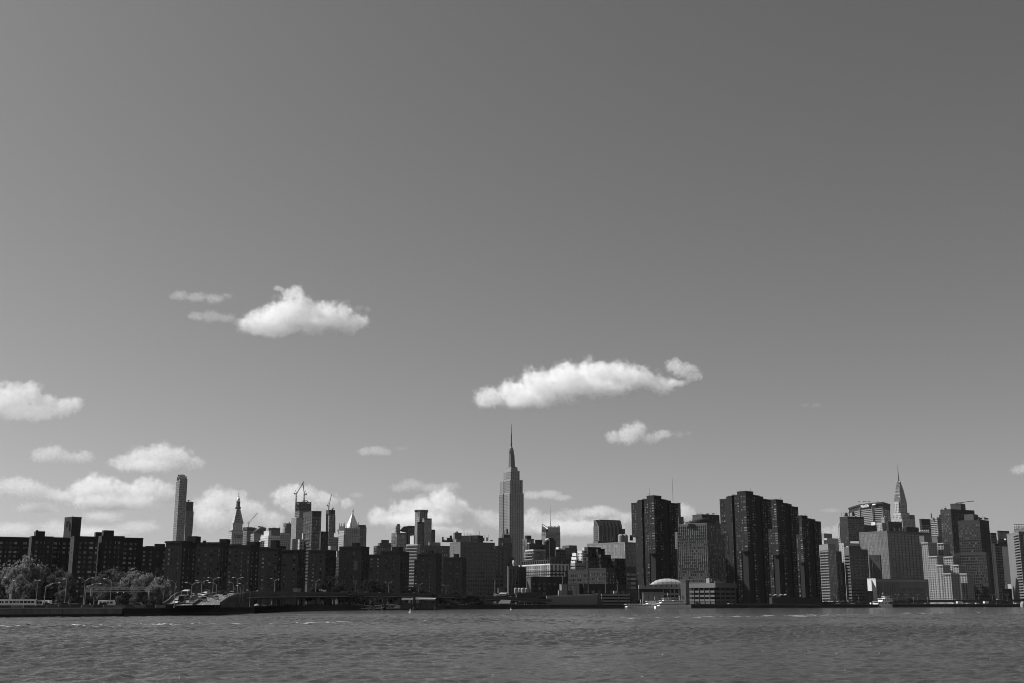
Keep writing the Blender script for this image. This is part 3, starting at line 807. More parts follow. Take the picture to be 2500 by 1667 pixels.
b = Bld('office_building', 'stepped grey office building right of the pyramid, lowest of its row', 'building')
b.box(3, 958, 988, 1136, 792, 1750, 'tower_block', 'curv', 'curv', .09, G_OFF, base=20); b.box(3, 1000, 1020, 1136, 758, 1757, 'upper_tier', 'curv', 'curv', .09, G_OFF, base=1, yb=794); b.box(3, 1030, 1040, 1112, 728, 1765, 'plant_storey', mat=.06, yb=760)
b = Bld('residential_tower', 'glass residential block with slanted stepped roof left of the twin topped tower', 'skyscraper')
b.box(3, 1138, 1190, 1306, 660, 1800, 'tower_block', 'curv', 'curv', .16, G_SKY, base=20)
b.box(3, 1175, 1185, 1225, 590, 1812, 'turret', 'old', 'old', .3, G_DARK, yb=662, base=1); b.box(3, 1190, 1200, 1222, 568, 1814, 'turret_cap', mat=.1, yb=592)
o_ = MB()
A = [(1215, 640, 0), (1306, 662, 6), (1306, 592, 6), (1262, 592, 3)]
P_ = [at(cpx(3, x), cpy(3, y), 1801 + d) for x, y, d in A]; k = len(o_.v); o_.v += [tuple(p) for p in P_] + [tuple(p + Vector((6, 26, 0))) for p in P_]
for f in ((0, 1, 2, 3), (7, 6, 5, 4), (0, 4, 5, 1), (1, 5, 6, 2), (2, 6, 7, 3), (3, 7, 4, 0)): o_.f.append(tuple(k + i for i in f)); o_.m.append(0)
b.add('slanted_roof', o_, wall(.06)); b.box(3, 1296, 1306, 1372, 592, 1806, 'dark_rear_block', 'curv', 'curv', .04, G_DARK, base=20)
b = Bld('white_block', 'small sunlit white block left of the twin topped tower', 'building')
b.box(3, 1325, 1362, 1378, 690, 1690, 'tower_block', mat=.5)
b = Bld('residential_tower', 'twin topped tower with jagged crown left of the tallest skyscraper', 'skyscraper')
b.box(4, 55, 100, 181, 448, 1900, 'tower_block', 'grid', 'old', .24, G_OFF, base=40, top=1)
o_ = MB()
for i, x in enumerate(range(58, 180, 11)):
    q = at(cpx(4, x), cpy(4, 446), 1905); o_.box(q + Vector((0, 0, 1.0)), (2.4, 2.4, 4.5 if i % 2 else 3))
b.add('crown_piers', o_, wall(.18), kind='stuff')
b.box(4, 74, 84, 142, 552, 1885, 'dark_bay', 'curv', 'curv', .03, G_DARK, base=40); b.box(4, 128, 148, 223, 515, 1890, 'grey_bay', 'cur', 'cur', .15, glass_mat('pale_curtain_glass'), base=40)
b.box(4, 205, 222, 258, 630, 1910, 'dark_side_bay', 'rib', 'rib', .03, G_DARK, base=20)
b = Bld('balcony_building', 'balconied apartment building between two dark brick blocks', 'apartment building')
b.box(3, 1286, 1400, 1428, 782, 1150, 'tower_block', 'balc', 'none', .34, G_DARK, exL='slab', yaw=60, top=1)
b.box(3, 1286, 1400, 1428, 772, 1149, 'roof_band', mat=.6, yaw=60, yb=784)
# ------------------------------------------------------------------ hospitals and the tallest skyscraper
b = Bld('hospital', 'long hospital slab with regular window rows right of the brick blocks', 'hospital')
b.box(4, 100, 108, 412, 790, 1210, 'rear_wing', 'hosp', 'hosp', .15, G_APT, top=3); b.box(4, 190, 200, 312, 752, 1225, 'rooftop_bulkhead', mat=.2, yb=792)
b.box(4, 405, 512, 858, 756, 1120, 'main_slab', 'slim', 'hosp', .15, G_DARK, top=3, colsL=[(.4, 2.2)])
b.box(4, 850, 862, 992, 796, 1165, 'end_wing', 'none', 'sq', .15, G_DARK, top=3, dep=30)
b.box(4, 440, 456, 524, 664, 1145, 'penthouse', mat=.16, yb=760); b.box(4, 500, 690, 740, 682, 1160, 'dark_penthouse', mat=.03, yb=760, yaw=62); b.box(4, 455, 470, 580, 722, 1135, 'roof_deck', mat=.2, yb=760)
b.roof_bits(4, (330, 450), 752, 1150, 8, 7, 3); b.roof_bits(4, (520, 840), 742, 1150, 14, 5, 4)
o_ = MB()
for x, y0, y1 in ((475, 664, 640), (548, 682, 630), (586, 682, 655), (706, 682, 640), (415, 664, 660), (618, 682, 662)): o_.bar(at(cpx(4, x), cpy(4, y0), 1150), at(cpx(4, x), cpy(4, y1), 1150), .35)
q = at(cpx(4, 475), cpy(4, 654), 1150); o_.lathe([(.2, 1.6), (1.5, 0), (1.5, -2)][::-1], q, 8); b.add('roof_antennas', o_, DARKSTEEL, kind='stuff')

DE = 2900
b = Bld('skyscraper', 'tallest skyscraper, stone with setbacks, mast and antenna', 'skyscraper')
ES = ('fine'); LE = .28
e_st = (3.75, 4.8, .42, .84, .8)
b.box(4, 953, 1012, 1139, 123, DE, 'shaft', e_st, e_st, LE, G_DARK, base=60, top=2); b.box(4, 909, 946, 968, 135, DE + 36, 'west_shaft', e_st, 'none', LE, G_DARK, base=60, top=2)
b.box(4, 953, 1007, 1149, 256, DE - 4, 'lower_shaft', e_st, e_st, LE, G_DARK, base=60, top=2); b.box(4, 900, 940, 968, 266, DE + 34, 'lower_west_shaft', e_st, 'none', LE, G_DARK, base=60, top=2)
b.box(4, 945, 1019, 1108, 32, DE + 6, 'top_block', e_st, e_st, LE, G_DARK, base=3, top=2, yb=128)
b.box(4, 966, 1022, 1088, 5, DE + 10, 'crown_step', mat=LE, yb=36); b.box(4, 972, 1024, 1084, -8, DE + 12, 'crown_parapet', mat=.22, yb=8)
def Y7(y): return 1020 + y / 8.714
zt = lambda y: at(1248, Y7(y), DE + 30).z
cx_, cy_ = at(1248.5, 1120, DE + 30).x, DE + 30
o_ = MB(); o_.lathe([(9.6, zt(1060)), (8.6, zt(1030)), (7.6, zt(1000)), (7.0, zt(960)), (6.1, zt(720))], (cx_, cy_, 0), 8, rot=R(52)); b.add('mooring_mast', o_, pmat('mast_aluminium', .11, .5, .1, .3, 2, .6, .5))
o_ = MB()
for i in range(4):
    g = R(30 + 45 + 90 * i); d_ = Vector((math.cos(g), math.sin(g), 0)); c_ = Vector((cx_, cy_, 0))
    o_.hexa([c_ + d_ * 6.5 + Vector((-1, -1, zt(1040))), c_ + d_ * 8.8 + Vector((1, -1, zt(1040))), c_ + d_ * 8.8 + Vector((1, 1, zt(1040))), c_ + d_ * 6.5 + Vector((-1, 1, zt(1040))),
             c_ + d_ * 5.2 + Vector((-1, -1, zt(760))), c_ + d_ * 6.6 + Vector((1, -1, zt(760))), c_ + d_ * 6.6 + Vector((1, 1, zt(760))), c_ + d_ * 5.2 + Vector((-1, 1, zt(760)))])
b.add('mast_wings', o_, pmat('mast_wing_metal', .13, .5, .1, .3, 2, .4, .5))
o_ = MB(); o_.lathe([(7.0, zt(722)), (7.0, zt(706)), (5.6, zt(704)), (5.6, zt(690)), (6.4, zt(688)), (6.4, zt(676)), (4.4, zt(672)), (4.4, zt(650)), (5, zt(648)), (5, zt(638)), (3, zt(622)), (2.2, zt(610))], (cx_, cy_, 0), 12); b.add('dome', o_, pmat('dome_metal', .16, .4, .1, .3, 2, .5, .5))
o_ = MB(); o_.lathe([(1.9, zt(615)), (1.8, zt(556)), (2.8, zt(554)), (2.8, zt(546)), (1.7, zt(544)), (1.6, zt(490)), (1.9, zt(486)), (1.5, zt(480)), (1.3, zt(325)), (.7, zt(322)), (.6, zt(200)), (.3, zt(118))], (cx_, cy_, 0), 8); b.add('antenna', o_, DARKSTEEL)
b = Bld('stone_office_building', 'grey stone block at the foot of the tallest skyscraper', 'building')
b.box(4, 890, 900, 1026, 712, 1900, 'tower_block', 'old', 'old', .13, G_DARK, base=20); b.box(4, 930, 950, 1010, 672, 1906, 'roof_tanks', mat=.05, yb=714); b.box(4, 930, 940, 1036, 765, 1800, 'front_wing', 'old', 'old', .07, G_DARK)
b.roof_bits(4, (935, 1010), 670, 1906, 5, 8, 9)
b = Bld('finned_building', 'low dark building with pale vertical fins beside the hospital', 'building')
b.box(4, 985, 992, 1100, 1000, 1090, 'finned_block', 'none', 'finv', .14, G_DARK, exR='fins', dep=30); b.box(4, 1094, 1096, 1172, 1010, 1105, 'striped_block', 'none', 'ribw', .04, G_DARK, dep=25)
b.box(4, 1035, 1050, 1082, 935, 1150, 'small_penthouse', mat=.45, yb=1005); b.box(4, 1096, 1110, 1136, 985, 1120, 'roof_dome', mat=.4, yb=1012)
b = Bld('glass_building', 'glass office block with dark cap right of the tallest skyscraper', 'building')
b.box(4, 1138, 1182, 1252, 722, 1720, 'tower_block', 'cur', 'curv', .16, G_SKY, base=10); b.box(4, 1158, 1176, 1226, 684, 1726, 'plant_storey', mat=.03, yb=726)
b = Bld('balcony_building', 'apartment building with sunlit rounded balconies below the glass office block', 'apartment building')
b.box(4, 1164, 1246, 1372, 830, 1240, 'tower_block', 'balc', 'apt', .20, G_APT, exL='slab', base=2, top=1.5); b.box(4, 1164, 1246, 1372, 826, 1239, 'roof_band', mat=.5, yb=840); b.box(4, 1188, 1206, 1264, 762, 1250, 'penthouse', 'none', 'none', .05, yb=832); b.box(4, 1186, 1206, 1222, 757, 1249.5, 'penthouse_lip', mat=.6, yb=766)
b = Bld('screened_tower', 'tower with rooftop screens and thin mast right of the tallest skyscraper', 'skyscraper')
DY = 3500
b.box(5, 92, 128, 262, 622, DY, 'tower_block', 'rib', 'rib', .18, G_DARK, base=90, top=1, yaw=30); b.box(5, 90, 134, 280, 650, DY - 8, 'screen_wall', 'rib', 'rib', .20, G_DARK, base=90, top=1)
o_ = MB()
for i in range(16):
    x = 160 + i * 7.5; o_.bar(at(cpx(5, x), cpy(5, 652), DY), at(cpx(5, x), cpy(5, 590 + (i % 2) * 12 - (i > 13) * 10), DY), 2.2)
o_.bar(at(cpx(5, 96), cpy(5, 650), DY), at(cpx(5, 96), cpy(5, 568), DY), 1.6); o_.bar(at(cpx(5, 96), cpy(5, 570), DY), at(cpx(5, 168), cpy(5, 612), DY), 1.6)
for i in range(7): o_.bar(at(cpx(5, 98 + i * 6), cpy(5, 650), DY), at(cpx(5, 98 + i * 6), cpy(5, 585 + i * 4), DY), 1.6)
b.add('rooftop_screen', o_, wall(.25), kind='stuff')
o_ = MB(); q = at(cpx(5, 183), cpy(5, 640), DY + 20); o_.tube(q, q + Vector((0, 0, at(cpx(5, 183), cpy(5, 540), DY + 20).z - q.z)), 1.6, 1.2, 6); q2 = at(cpx(5, 183), cpy(5, 540), DY + 20); o_.tube(q2, q2 + Vector((0, 0, at(cpx(5, 183), cpy(5, 378), DY + 20).z - q2.z)), .9, .3, 6); b.add('mast', o_, STEEL)
b = Bld('brick_building', 'dark boxy buildings with plain lift shaft below the screened tower', 'building')
b.box(5, 24, 30, 97, 733, 1500, 'left_block', mat=.03); b.box(5, 112, 130, 218, 752, 1510, 'right_block', mat=.03); b.box(5, 145, 150, 218, 708, 1520, 'upper_block', mat=.03, yb=755)
b.box(5, 170, 174, 234, 746, 1440, 'lift_shaft', mat=.035); b.box(5, -10, 20, 176, 780, 1460, 'slab_block', 'rib', 'rib', .07, G_DARK); q = at(cpx(5, 152), cpy(5, 735), 1508); o_ = MB(); o_.lathe([(3.2, 0), (3, 1.2), (2, 2.2), (.3, 2.8)], q, 10); b.add('small_dome', o_, wall(.5), smooth=True)
b = Bld('office_building', 'low dark block with faint window grid below the screened tower', 'building')
b.box(5, 226, 234, 332, 830, 1400, 'tower_block', 'grid', 'grid', .035, G_OFF); b.box(5, 235, 262, 280, 802, 1410, 'white_penthouse', mat=.6, yb=832)
b = Bld('office_building', 'grey flat topped block between the screened tower and the white stepped building', 'building')
b.box(5, 300, 370, 446, 788, 1900, 'tower_block', mat=.10); b.box(5, 270, 330, 450, 815, 1880, 'front_block', 'rib', 'rib', .10, G_OFF)
b = Bld('stepped_white_building', 'sunlit white wedding cake building with dark water tank', 'building')
for (xl, xc, xr, yt, D) in ((400, 438, 455, 868, 1500), (392, 440, 462, 905, 1495), (386, 442, 470, 945, 1490)):
    b.box(5, xl, xc, xr, yt, D, 'tier', 'rib', 'rib', .7, G_DARK, base=1)
b.box(5, 404, 430, 452, 852, 1502, 'tank_house', mat=.05, yb=870); b.box(5, 455, 500, 528, 842, 1560, 'side_block', 'grid', 'grid', .6, G_DARK); b.box(5, 500, 522, 548, 812, 1600, 'tall_chimney_block', 'old', 'old', .5, G_DARK)
b.box(5, 384, 430, 548, 965, 1470, 'low_wing', 'rib', 'rib', .26, G_DARK); b.box(5, 430, 448, 500, 935, 1480, 'dark_tank', mat=.03, yb=970)
b = Bld('striped_building', 'building with white and black vertical stripes on its sunlit side', 'building')
b.box(5, -115, 178, 368, 976, 1180, 'striped_block', 'finv', 'finv', .62, G_DARK, yb=1102, base=.5, top=.5, exL='fins'); b.box(5, -110, 176, 362, 928, 1184, 'dark_attic', 'finv', 'finv', .05, G_DARK, yb=980, base=.5, top=.5)
for y in (1042, 1072): b.box(5, -117, 178, 370, y, 1179, 'dark_band', mat=.02, yb=y + 9, top=0)
b.box(5, -112, 178, 364, 1102, 1182, 'lower_block', mat=.06); b.roof_bits(5, (100, 260), 926, 1195, 8, 2, 6)
b = Bld('gridded_building', 'low dark building with faint grid of square windows above the bank', 'building')
b.box(5, -60, -10, 358, 1106, 1090, 'tower_block', 'sq', 'sq', .022, G_OFF, yaw=12, top=4); b.box(4, 1180, 1218, 1236, 1118, 1085, 'stair_tower', mat=.10, yaw=30)
b = Bld('brick_hospital', 'brick hospital wings with rows of tall windows below the wide glass building', 'hospital')
b.box(5, 357, 562, 590, 1034, 1110, 'left_wing', 'hosp', 'none', .05, G_APT, yaw=52, top=3); b.box(5, 566, 742, 832, 1018, 1090, 'right_wing', 'hosp', 'apt', .05, G_APT, yaw=52, top=3); b.box(5, 318, 330, 360, 1060, 1130, 'side_block', 'old', 'old', .06, G_APT)
b = Bld('gridded_building', 'long low dark building with square windows below the brick hospital', 'building')
b.box(5, 466, 520, 942, 1182, 1050, 'tower_block', 'none', 'sq', .022, G_OFF, yaw=4, top=4); b.box(5, 360, 470, 522, 1180, 1052, 'blank_block', 'slim', 'none', .045, G_DARK, yaw=60)
b = Bld('glass_hospital', 'wide pale glass building with flared lower right corner', 'hospital')
b.box(5, 547, 932, 1046, 757, 1250, 'glass_block', 'curv', 'curv', .24, glass_mat('silver_curtain_glass', .20, .34, .8, .18, .8), yaw=46, top=1, yb=1004, base=.5)
b.box(5, 612, 660, 892, 738, 1300, 'plant_storey', mat=.13, yb=775, yaw=30); b.roof_bits(5, (670, 1020), 735, 1290, 9, 5, 12)
o_ = MB(); q = at(cpx(5, 930), cpy(5, 735), 1285)
for dx in (0, 11, 52, 64): o_.lathe([(3.2, -4), (3.2, 5), (2.4, 6.4), (.4, 7)], q + Vector((dx * .4 - 4, dx * .2, 0)), 10)
b.add('roof_tanks', o_, wall(.25))
b.box(5, 932, 938, 1064, 1004, 1246, 'stone_base', 'none', 'none', .16, yaw=30); b.box(5, 830, 938, 944, 1034, 1243, 'left_stone_wing', 'none', 'none', .20, yaw=60)
o_ = MB()
for k in range(4):
    for x0, x1 in ((950, 978), (988, 1040)):
        a = at(cpx(5, x0), cpy(5, 1090 + k * 44), 1243.5 + (x0 - 938) * .075); c = at(cpx(5, x1), cpy(5, 1090 + k * 44), 1243.5 + (x1 - 938) * .075); Z = Vector((0, 0, 2.4)); o_.quad(a, c, c + Z, a + Z)
b.add('base_windows', o_, G_APT, kind='stuff')
b = Bld('dark_building', 'stepped dark building standing before the wide glass building', 'building')
b.box(5, 522, 560, 690, 808, 1215, 'left_block', 'curv', 'curv', .022, G_DARK); b.box(5, 640, 660, 728, 826, 1212, 'middle_block', 'curv', 'curv', .022, G_DARK); b.box(5, 660, 690, 790, 884, 1208, 'right_block', 'curv', 'curv', .022, G_DARK); b.box(5, 790, 830, 936, 922, 1205, 'low_block', 'curv', 'curv', .022, G_DARK); b.box(5, 540, 560, 640, 916, 1195, 'front_block', 'grid', 'grid', .03, G_DARK)
b = Bld('ribbed_tower', 'broad tower with tapering concrete ribs above the wide glass building', 'skyscraper')
b.box(5, 613, 668, 890, 592, 2100, 'tower_block', 'old', 'finv', .12, G_DARK, base=60, top=1); b.box(5, 616, 676, 884, 528, 2106, 'crown', 'old', 'none', .10, G_DARK, yb=595, base=1)
o_ = MB()
th = R(30); rr_ = Vector((math.cos(th), math.sin(th), 0)); nn = Vector((math.sin(th), -math.cos(th), 0)); C = at(cpx(5, 668), cpy(5, 592), 2100)
z_lo, z_mid, z_hi = at(cpx(5, 668), cpy(5, 745), 2100).z, C.z, at(cpx(5, 668), cpy(5, 527), 2100).z
kx_ = kx(cpx(5, 890), cpy(5, 592)); LR = (kx_ * C.y - C.x) / (rr_.x - kx_ * rr_.y)
for i in range(7):
    p = Vector((C.x, C.y, 0)) + rr_ * (LR * i / 6)
    w = 3.2
    o_.hexa([p - rr_ * w * .4 + nn * 2 + Vector((0, 0, z_lo)), p + rr_ * w * .4 + nn * 2 + Vector((0, 0, z_lo)), p + rr_ * w * .4 - nn + Vector((0, 0, z_lo)), p - rr_ * w * .4 - nn + Vector((0, 0, z_lo)),
             p - rr_ * w * .5 + nn * 2 + Vector((0, 0, z_mid)), p + rr_ * w * .5 + nn * 2 + Vector((0, 0, z_mid)), p + rr_ * w * .5 - nn + Vector((0, 0, z_mid)), p - rr_ * w * .5 - nn + Vector((0, 0, z_mid))])
    o_.hexa([p - rr_ * w * .5 + nn * 2 + Vector((0, 0, z_mid)), p + rr_ * w * .5 + nn * 2 + Vector((0, 0, z_mid)), p + rr_ * w * .5 - nn + Vector((0, 0, z_mid)), p - rr_ * w * .5 - nn + Vector((0, 0, z_mid)),
             p - rr_ * w * 1.1 - nn * 5 + Vector((0, 0, z_hi)), p + rr_ * w * 1.1 - nn * 5 + Vector((0, 0, z_hi)), p + rr_ * w - nn * 8 + Vector((0, 0, z_hi)), p - rr_ * w - nn * 8 + Vector((0, 0, z_hi))])
b.add('concrete_ribs', o_, wall(.17)); b.box(5, 876, 890, 932, 622, 2120, 'side_annex', mat=.04)

# riverside towers: one built, three copies
G_TWR = glass_mat('tower_window_glass', .012, .5, .5)
def riverside_tower():
    root = empty('riverside_tower'); W_ = .012
    th = R(0)
    H = 109.0
    def blk(part, l0, l1, r0, r1, z0, z1, sl, sr, cl=None, crr=None, parent=root, top=1.2, base=1.2):
        # local axes: r = +X, l = +Y ; near corner at origin, faces look to -X (left) and -Y (right)
        wb = MB(); panes = []
        V = [Vector((r0, l1, 0)), Vector((r0, l0, 0)), Vector((r1, l0, 0)), Vector((r1, l1, 0))]
        st = [sl, sr, 'none', 'none']; cc = [cl, crr, None, None]
        for i in range(4):
            a, c = V[i], V[(i + 1) % 4]; d = c - a
            facade(wb, panes, Vector((a.x, a.y, z0)), d.normalized(), d.length, z0, z1, st[i], base, top, cols=[(c_, w_ * 1.45) for c_, w_ in cc[i]] if cc[i] else None)
        k = len(wb.v); wb.v += [(p.x, p.y, z1) for p in V]; wb.f.append((k, k + 1, k + 2, k + 3)); wb.m.append(0)
        k = len(wb.v); wb.v += [(p.x, p.y, z0) for p in V]; wb.f.append((k + 3, k + 2, k + 1, k)); wb.m.append(0)
        for i in range(4):
            a, c = V[i], V[(i + 1) % 4]; d = (c - a).normalized(); N_ = d.cross(Vector((0, 0, 1)))
            q = [a + N_ * .1, c + N_ * .1, c - N_ * .5, a - N_ * .5]; wb.hexa([Vector((p.x, p.y, z1 - .3 + i * .004)) for p in q] + [Vector((p.x, p.y, z1 + .9 + i * .004)) for p in q])
        o = wb.build(part, wall(W_), parent)
        put_panes(panes, G_TWR, o, True)
        return o
    S = 'apt'
    blk('core', 4, 26, 4, 30, 0, H - 1, 'none', 'none')
    # left (sun side) face, from the corner outwards
    blk('corner_bay_top', 0, 7.5, 0, 7.5, 78, H + .5, S, S, [(.28, 1.4), (.7, 2.8)], [(.3, 2.0), (.75, 1.2)])
    blk('corner_bay_middle', -1.0, 7.5, -1.0, 7.5, 52, 78, S, S, [(.2, 1.2), (.72, 3.6)], [(.22, 2.6), (.85, 1.0)])
    blk('corner_shaft', 1.6, 9, 1.6, 9, 0, 52, 'none', 'none')
    blk('left_bay', 8.6, 14.2, .9, 8, 0, H - .5, S, 'none', [(.3, 1.2), (.75, 2.0)])
    blk('left_shaft', 17, 21.5, .9, 8, 0, H - .8, S, 'none', [(.8, 1.1)])
    blk('left_wing', 21.5, 27, 1.6, 9, 0, 70, S, 'none', [(.4, 1.3)])
    blk('left_wing_top', 21.5, 31.5, 1.2, 9, 70, H - 3.4, S, S, [(.25, 1.3), (.5, 1.8)], None)
    blk('right_bay', .9, 8, 8.6, 15.5, 0, H - .5, 'none', S, None, [(.3, 2.2), (.7, 1.2)])
    blk('right_shaft', .9, 8, 15.6, 21, 0, H - .7, 'none', 'none')
    blk('right_bay_outer', 1.6, 9, 24, 31.5, 0, H - 3.6, 'none', S, None, [(.3, 1.3), (.7, 1.6)])
    blk('right_wing_top', 1.2, 9, 31.4, 37, 76, H - 3.8, 'none', S, None, [(.3, 1.6), (.75, 2.2)])
    blk('rooftop_bulkhead', 2.5, 12, 2.5, 14, H - 1, H + 3, 'none', 'none')
    mb = MB(); rr = random.Random(2)
    for i in range(10): mb.box((rr.uniform(5, 28), rr.uniform(5, 24), H + .4), (rr.uniform(1, 2), rr.uniform(1, 2), rr.uniform(1.5, 3.4)))
    for x, y, h in ((12, 4, 4), (3.5, 9, 3), (9, 9, 2.6)): mb.tube((x, y, H + 2.5), (x, y, H + 3 + h), .12, n=5)
    mb.build('rooftop_equipment', DARKSTEEL, root, kind='stuff')
    return root
WT = riverside_tower()
def place_tower(o, cr, xc, yt, D, yaw, label, sz=1.0):
    p = at(cpx(cr, xc), HORIZON, D); o.location = (p.x, p.y, LAND); o.rotation_euler = (0, 0, R(yaw)); o.scale = (sz, sz, 1)
    zt = at(cpx(cr, xc), cpy(cr, yt), D).z; o.scale.z = (zt - LAND) / 112.0
    tag(o, label, 'apartment tower', 'four dark brick riverside towers')
T1 = WT
place_tower(T1, 6, 262, 284, 1180, 42, 'leftmost dark riverside tower, with two thin roof masts', 1.02)
T2 = dup(WT); place_tower(T2, 6, 1205, 240, 1160, 40, 'tallest dark riverside tower, second from left of the four', 1.1)
T3 = dup(WT); place_tower(T3, 7, 195, 324, 1240, 38, 'third dark riverside tower, just right of the tallest one', 1.0)
T4 = dup(WT); place_tower(T4, 7, 445, 486, 1290, 34, 'lowest and rightmost dark riverside tower of the four', .86)
o_ = MB()
for x, y0, y1, t in ((190, 300, 200, .25), (424, 340, 102, .4)):
    a = at(cpx(6, x), cpy(6, y0), 1192); c = at(cpx(6, x), cpy(6, y1), 1192); c.x = a.x - (a.x * 0); c.y = a.y
    o_.tube(a, Vector((a.x, a.y, c.z)), t, t * .4, 6)
o_.v = [tuple(T1.matrix_world.inverted() @ Vector(p)) if False else p for p in o_.v]
mast = o_.build('roof_masts', STEEL, None, kind='stuff')
bpy.context.view_layer.update()
mast.parent = T1; mast.matrix_parent_inverse = T1.matrix_world.inverted()

b = Bld('office_tower', 'grey office tower with vertical fins between two riverside towers', 'skyscraper')
b.box(6, 466, 766, 950, 562, 1380, 'tower_block', 'fin', 'grid', .12, G_APT, exL='fins', top=2, yaw=40); b.roof_bits(6, (480, 900), 556, 1395, 10, 2, 14)
b.box(6, 548, 600, 622, 542, 1392, 'roof_screen', mat=.08, yb=562)
o_ = MB(); q = at(cpx(6, 710), cpy(6, 552), 1400); o_.lathe([(11, 0), (11.2, 2), (10.5, 3.6), (9, 4)], q, 20); b.add('round_drum', o_, wall(.03), smooth=False)
b = Bld('office_tower', 'dark ribbed office block behind the grey finned tower', 'skyscraper')
b.box(6, 620, 712, 890, 476, 1560, 'tower_block', 'none', 'finv', .05, G_DARK, top=1, exR='fins'); b.roof_bits(6, (640, 880), 472, 1570, 7, 1.2, 15)
b = Bld('stone_office_building', 'pale stone tower peeping out right of the leftmost riverside tower', 'skyscraper')
b.box(6, 440, 470, 500, 360, 1950, 'upper_block', 'old', 'old', .14, G_DARK, base=40); b.box(6, 430, 480, 532, 500, 1940, 'lower_block', 'old', 'old', .12, G_DARK, base=40)
# ------------------------------------------------------------------ skyline, right part
b = Bld('glass_apartment_tower', 'sunlit glass apartment tower with white slabs right of the riverside towers', 'apartment tower')
b.box(7, 578, 666, 742, 774, 1330, 'tower_block', 'balc', 'curv', .27, G_SKY, exL='slab', base=2, top=6, yaw=38); b.box(7, 735, 742, 802, 850, 1345, 'side_block', 'none', 'sq', .09, G_DARK, dep=20)
b.box(7, 590, 660, 740, 770, 1332, 'roof_frame', 'finv', 'finv', .2, G_DARK, yb=800, base=.3, top=.3, yaw=38)
b = Bld('white_block', 'sunlit white block behind the glass apartment tower', 'building')
b.box(7, 622, 656, 772, 716, 1750, 'tower_block', 'none', 'none', .42); b.box(7, 598, 625, 706, 668, 1900, 'rear_block', 'none', 'none', .24); b.box(7, 600, 622, 660, 735, 1740, 'low_block', mat=.4)
b = Bld('dark_tower', 'black glass tower left of the office block with letters', 'skyscraper')
b.box(7, 782, 862, 1026, 496, 2050, 'tower_block', 'curv', 'curv', .025, G_DARK, base=40, top=3); b.roof_bits(7, (800, 940), 490, 2060, 9, 7, 21)
b = Bld('thin_tower', 'thin pale tower edge left of the black glass tower', 'building')
b.box(7, 763, 780, 795, 562, 2100, 'tower_block', 'old', 'old', .4, G_DARK, base=40)
b = Bld('stepped_office', 'pale stepped office block below the black glass tower', 'building')
b.box(7, 774, 824, 990, 766, 1500, 'tower_block', 'slim', 'rib', .32, G_DARK, colsL=[(.2, 2), (.75, 1.5)], base=4); b.box(7, 890, 978, 990, 742, 1520, 'white_penthouse', mat=.55, yb=790, yaw=60); b.box(7, 846, 872, 880, 800, 1430, 'lit_pier', mat=.5)
o_ = MB(); q = at(cpx(7, 783), cpy(7, 800), 1512)
for i in range(20):
    g = 2 * math.pi * i / 20; g2 = 2 * math.pi * (i + 1) / 20
    o_.bar(q + Vector((2.2 * math.cos(g), -1, 2.2 * math.sin(g))), q + Vector((2.2 * math.cos(g2), -1, 2.2 * math.sin(g2))), .4)
b.add('ring_emblem', o_, wall(.1))
b = Bld('striped_tower', 'dark tower with pale floor bands right of the glass apartment tower', 'apartment tower')
b.box(7, 826, 877, 1002, 808, 1380, 'tower_block', 'rib', 'rib', .13, G_DARK, top=8, base=3); b.box(7, 990, 1000, 1066, 830, 1400, 'side_wing', 'none', 'rib', .11, G_DARK, top=6, dep=20); b.box(7, 780, 800, 832, 962, 1385, 'dark_wing', mat=.02)
b = Bld('white_strip_building', 'narrow sunlit white block with balconies beside the grey blank hospital wall', 'building')
b.box(7, 1040, 1072, 1080, 888, 1480, 'tower_block', 'balc', 'none', .6, G_DARK, yaw=45)
b = Bld('blank_hospital_block', 'blank grey hospital wall with a round emblem', 'hospital')
b.box(7, 1074, 1186, 1200, 886, 1500, 'tower_block', 'none', 'none', .105, yaw=62, dep=20)
o_ = MB(); q = at(cpx(7, 1153), cpy(7, 920), 1499)
for i in range(24):
    g = 2 * math.pi * i / 24; g2 = 2 * math.pi * (i + 1) / 24
    o_.bar(q + Vector((2.6 * math.cos(g), -2, 2.6 * math.sin(g))), q + Vector((2.6 * math.cos(g2), -2, 2.6 * math.sin(g2))), .5)
o_.bar(q + Vector((-1.6, -2, 0)), q + Vector((1.6, -2, 0)), .5)
b.add('round_emblem', o_, wall(.04))
o_ = MB()
for k in range(7): o_.box(at(cpx(7, 1116 + k * .6), cpy(7, 965 + k * 24), 1497), (.8, .8, 3))
b.add('window_slots', o_, G_DARK, kind='stuff')
b = Bld('glass_hospital', 'huge glass slab with gridded sunlit side and plain dark side', 'hospital')
b.box(7, 976, 1262, 1704, 642, 1560, 'tower_block', 'curv', 'rib', .15, glass_mat('grid_glass', .11, .17, .9, .15, .7), top=2, yaw=34); b.roof_bits(7, (1320, 1420), 636, 1580, 5, 3, 30)
b = Bld('low_hospital', 'low hospital podium with sunlit white end wall', 'hospital')
b.box(7, 1060, 1146, 1676, 1126, 1340, 'podium', 'none', 'none', .21, top=1, base=0)
b.box(7, 1147, 1150, 1660, 1128, 1339, 'roof_band', mat=.30, yb=1148, dep=10)
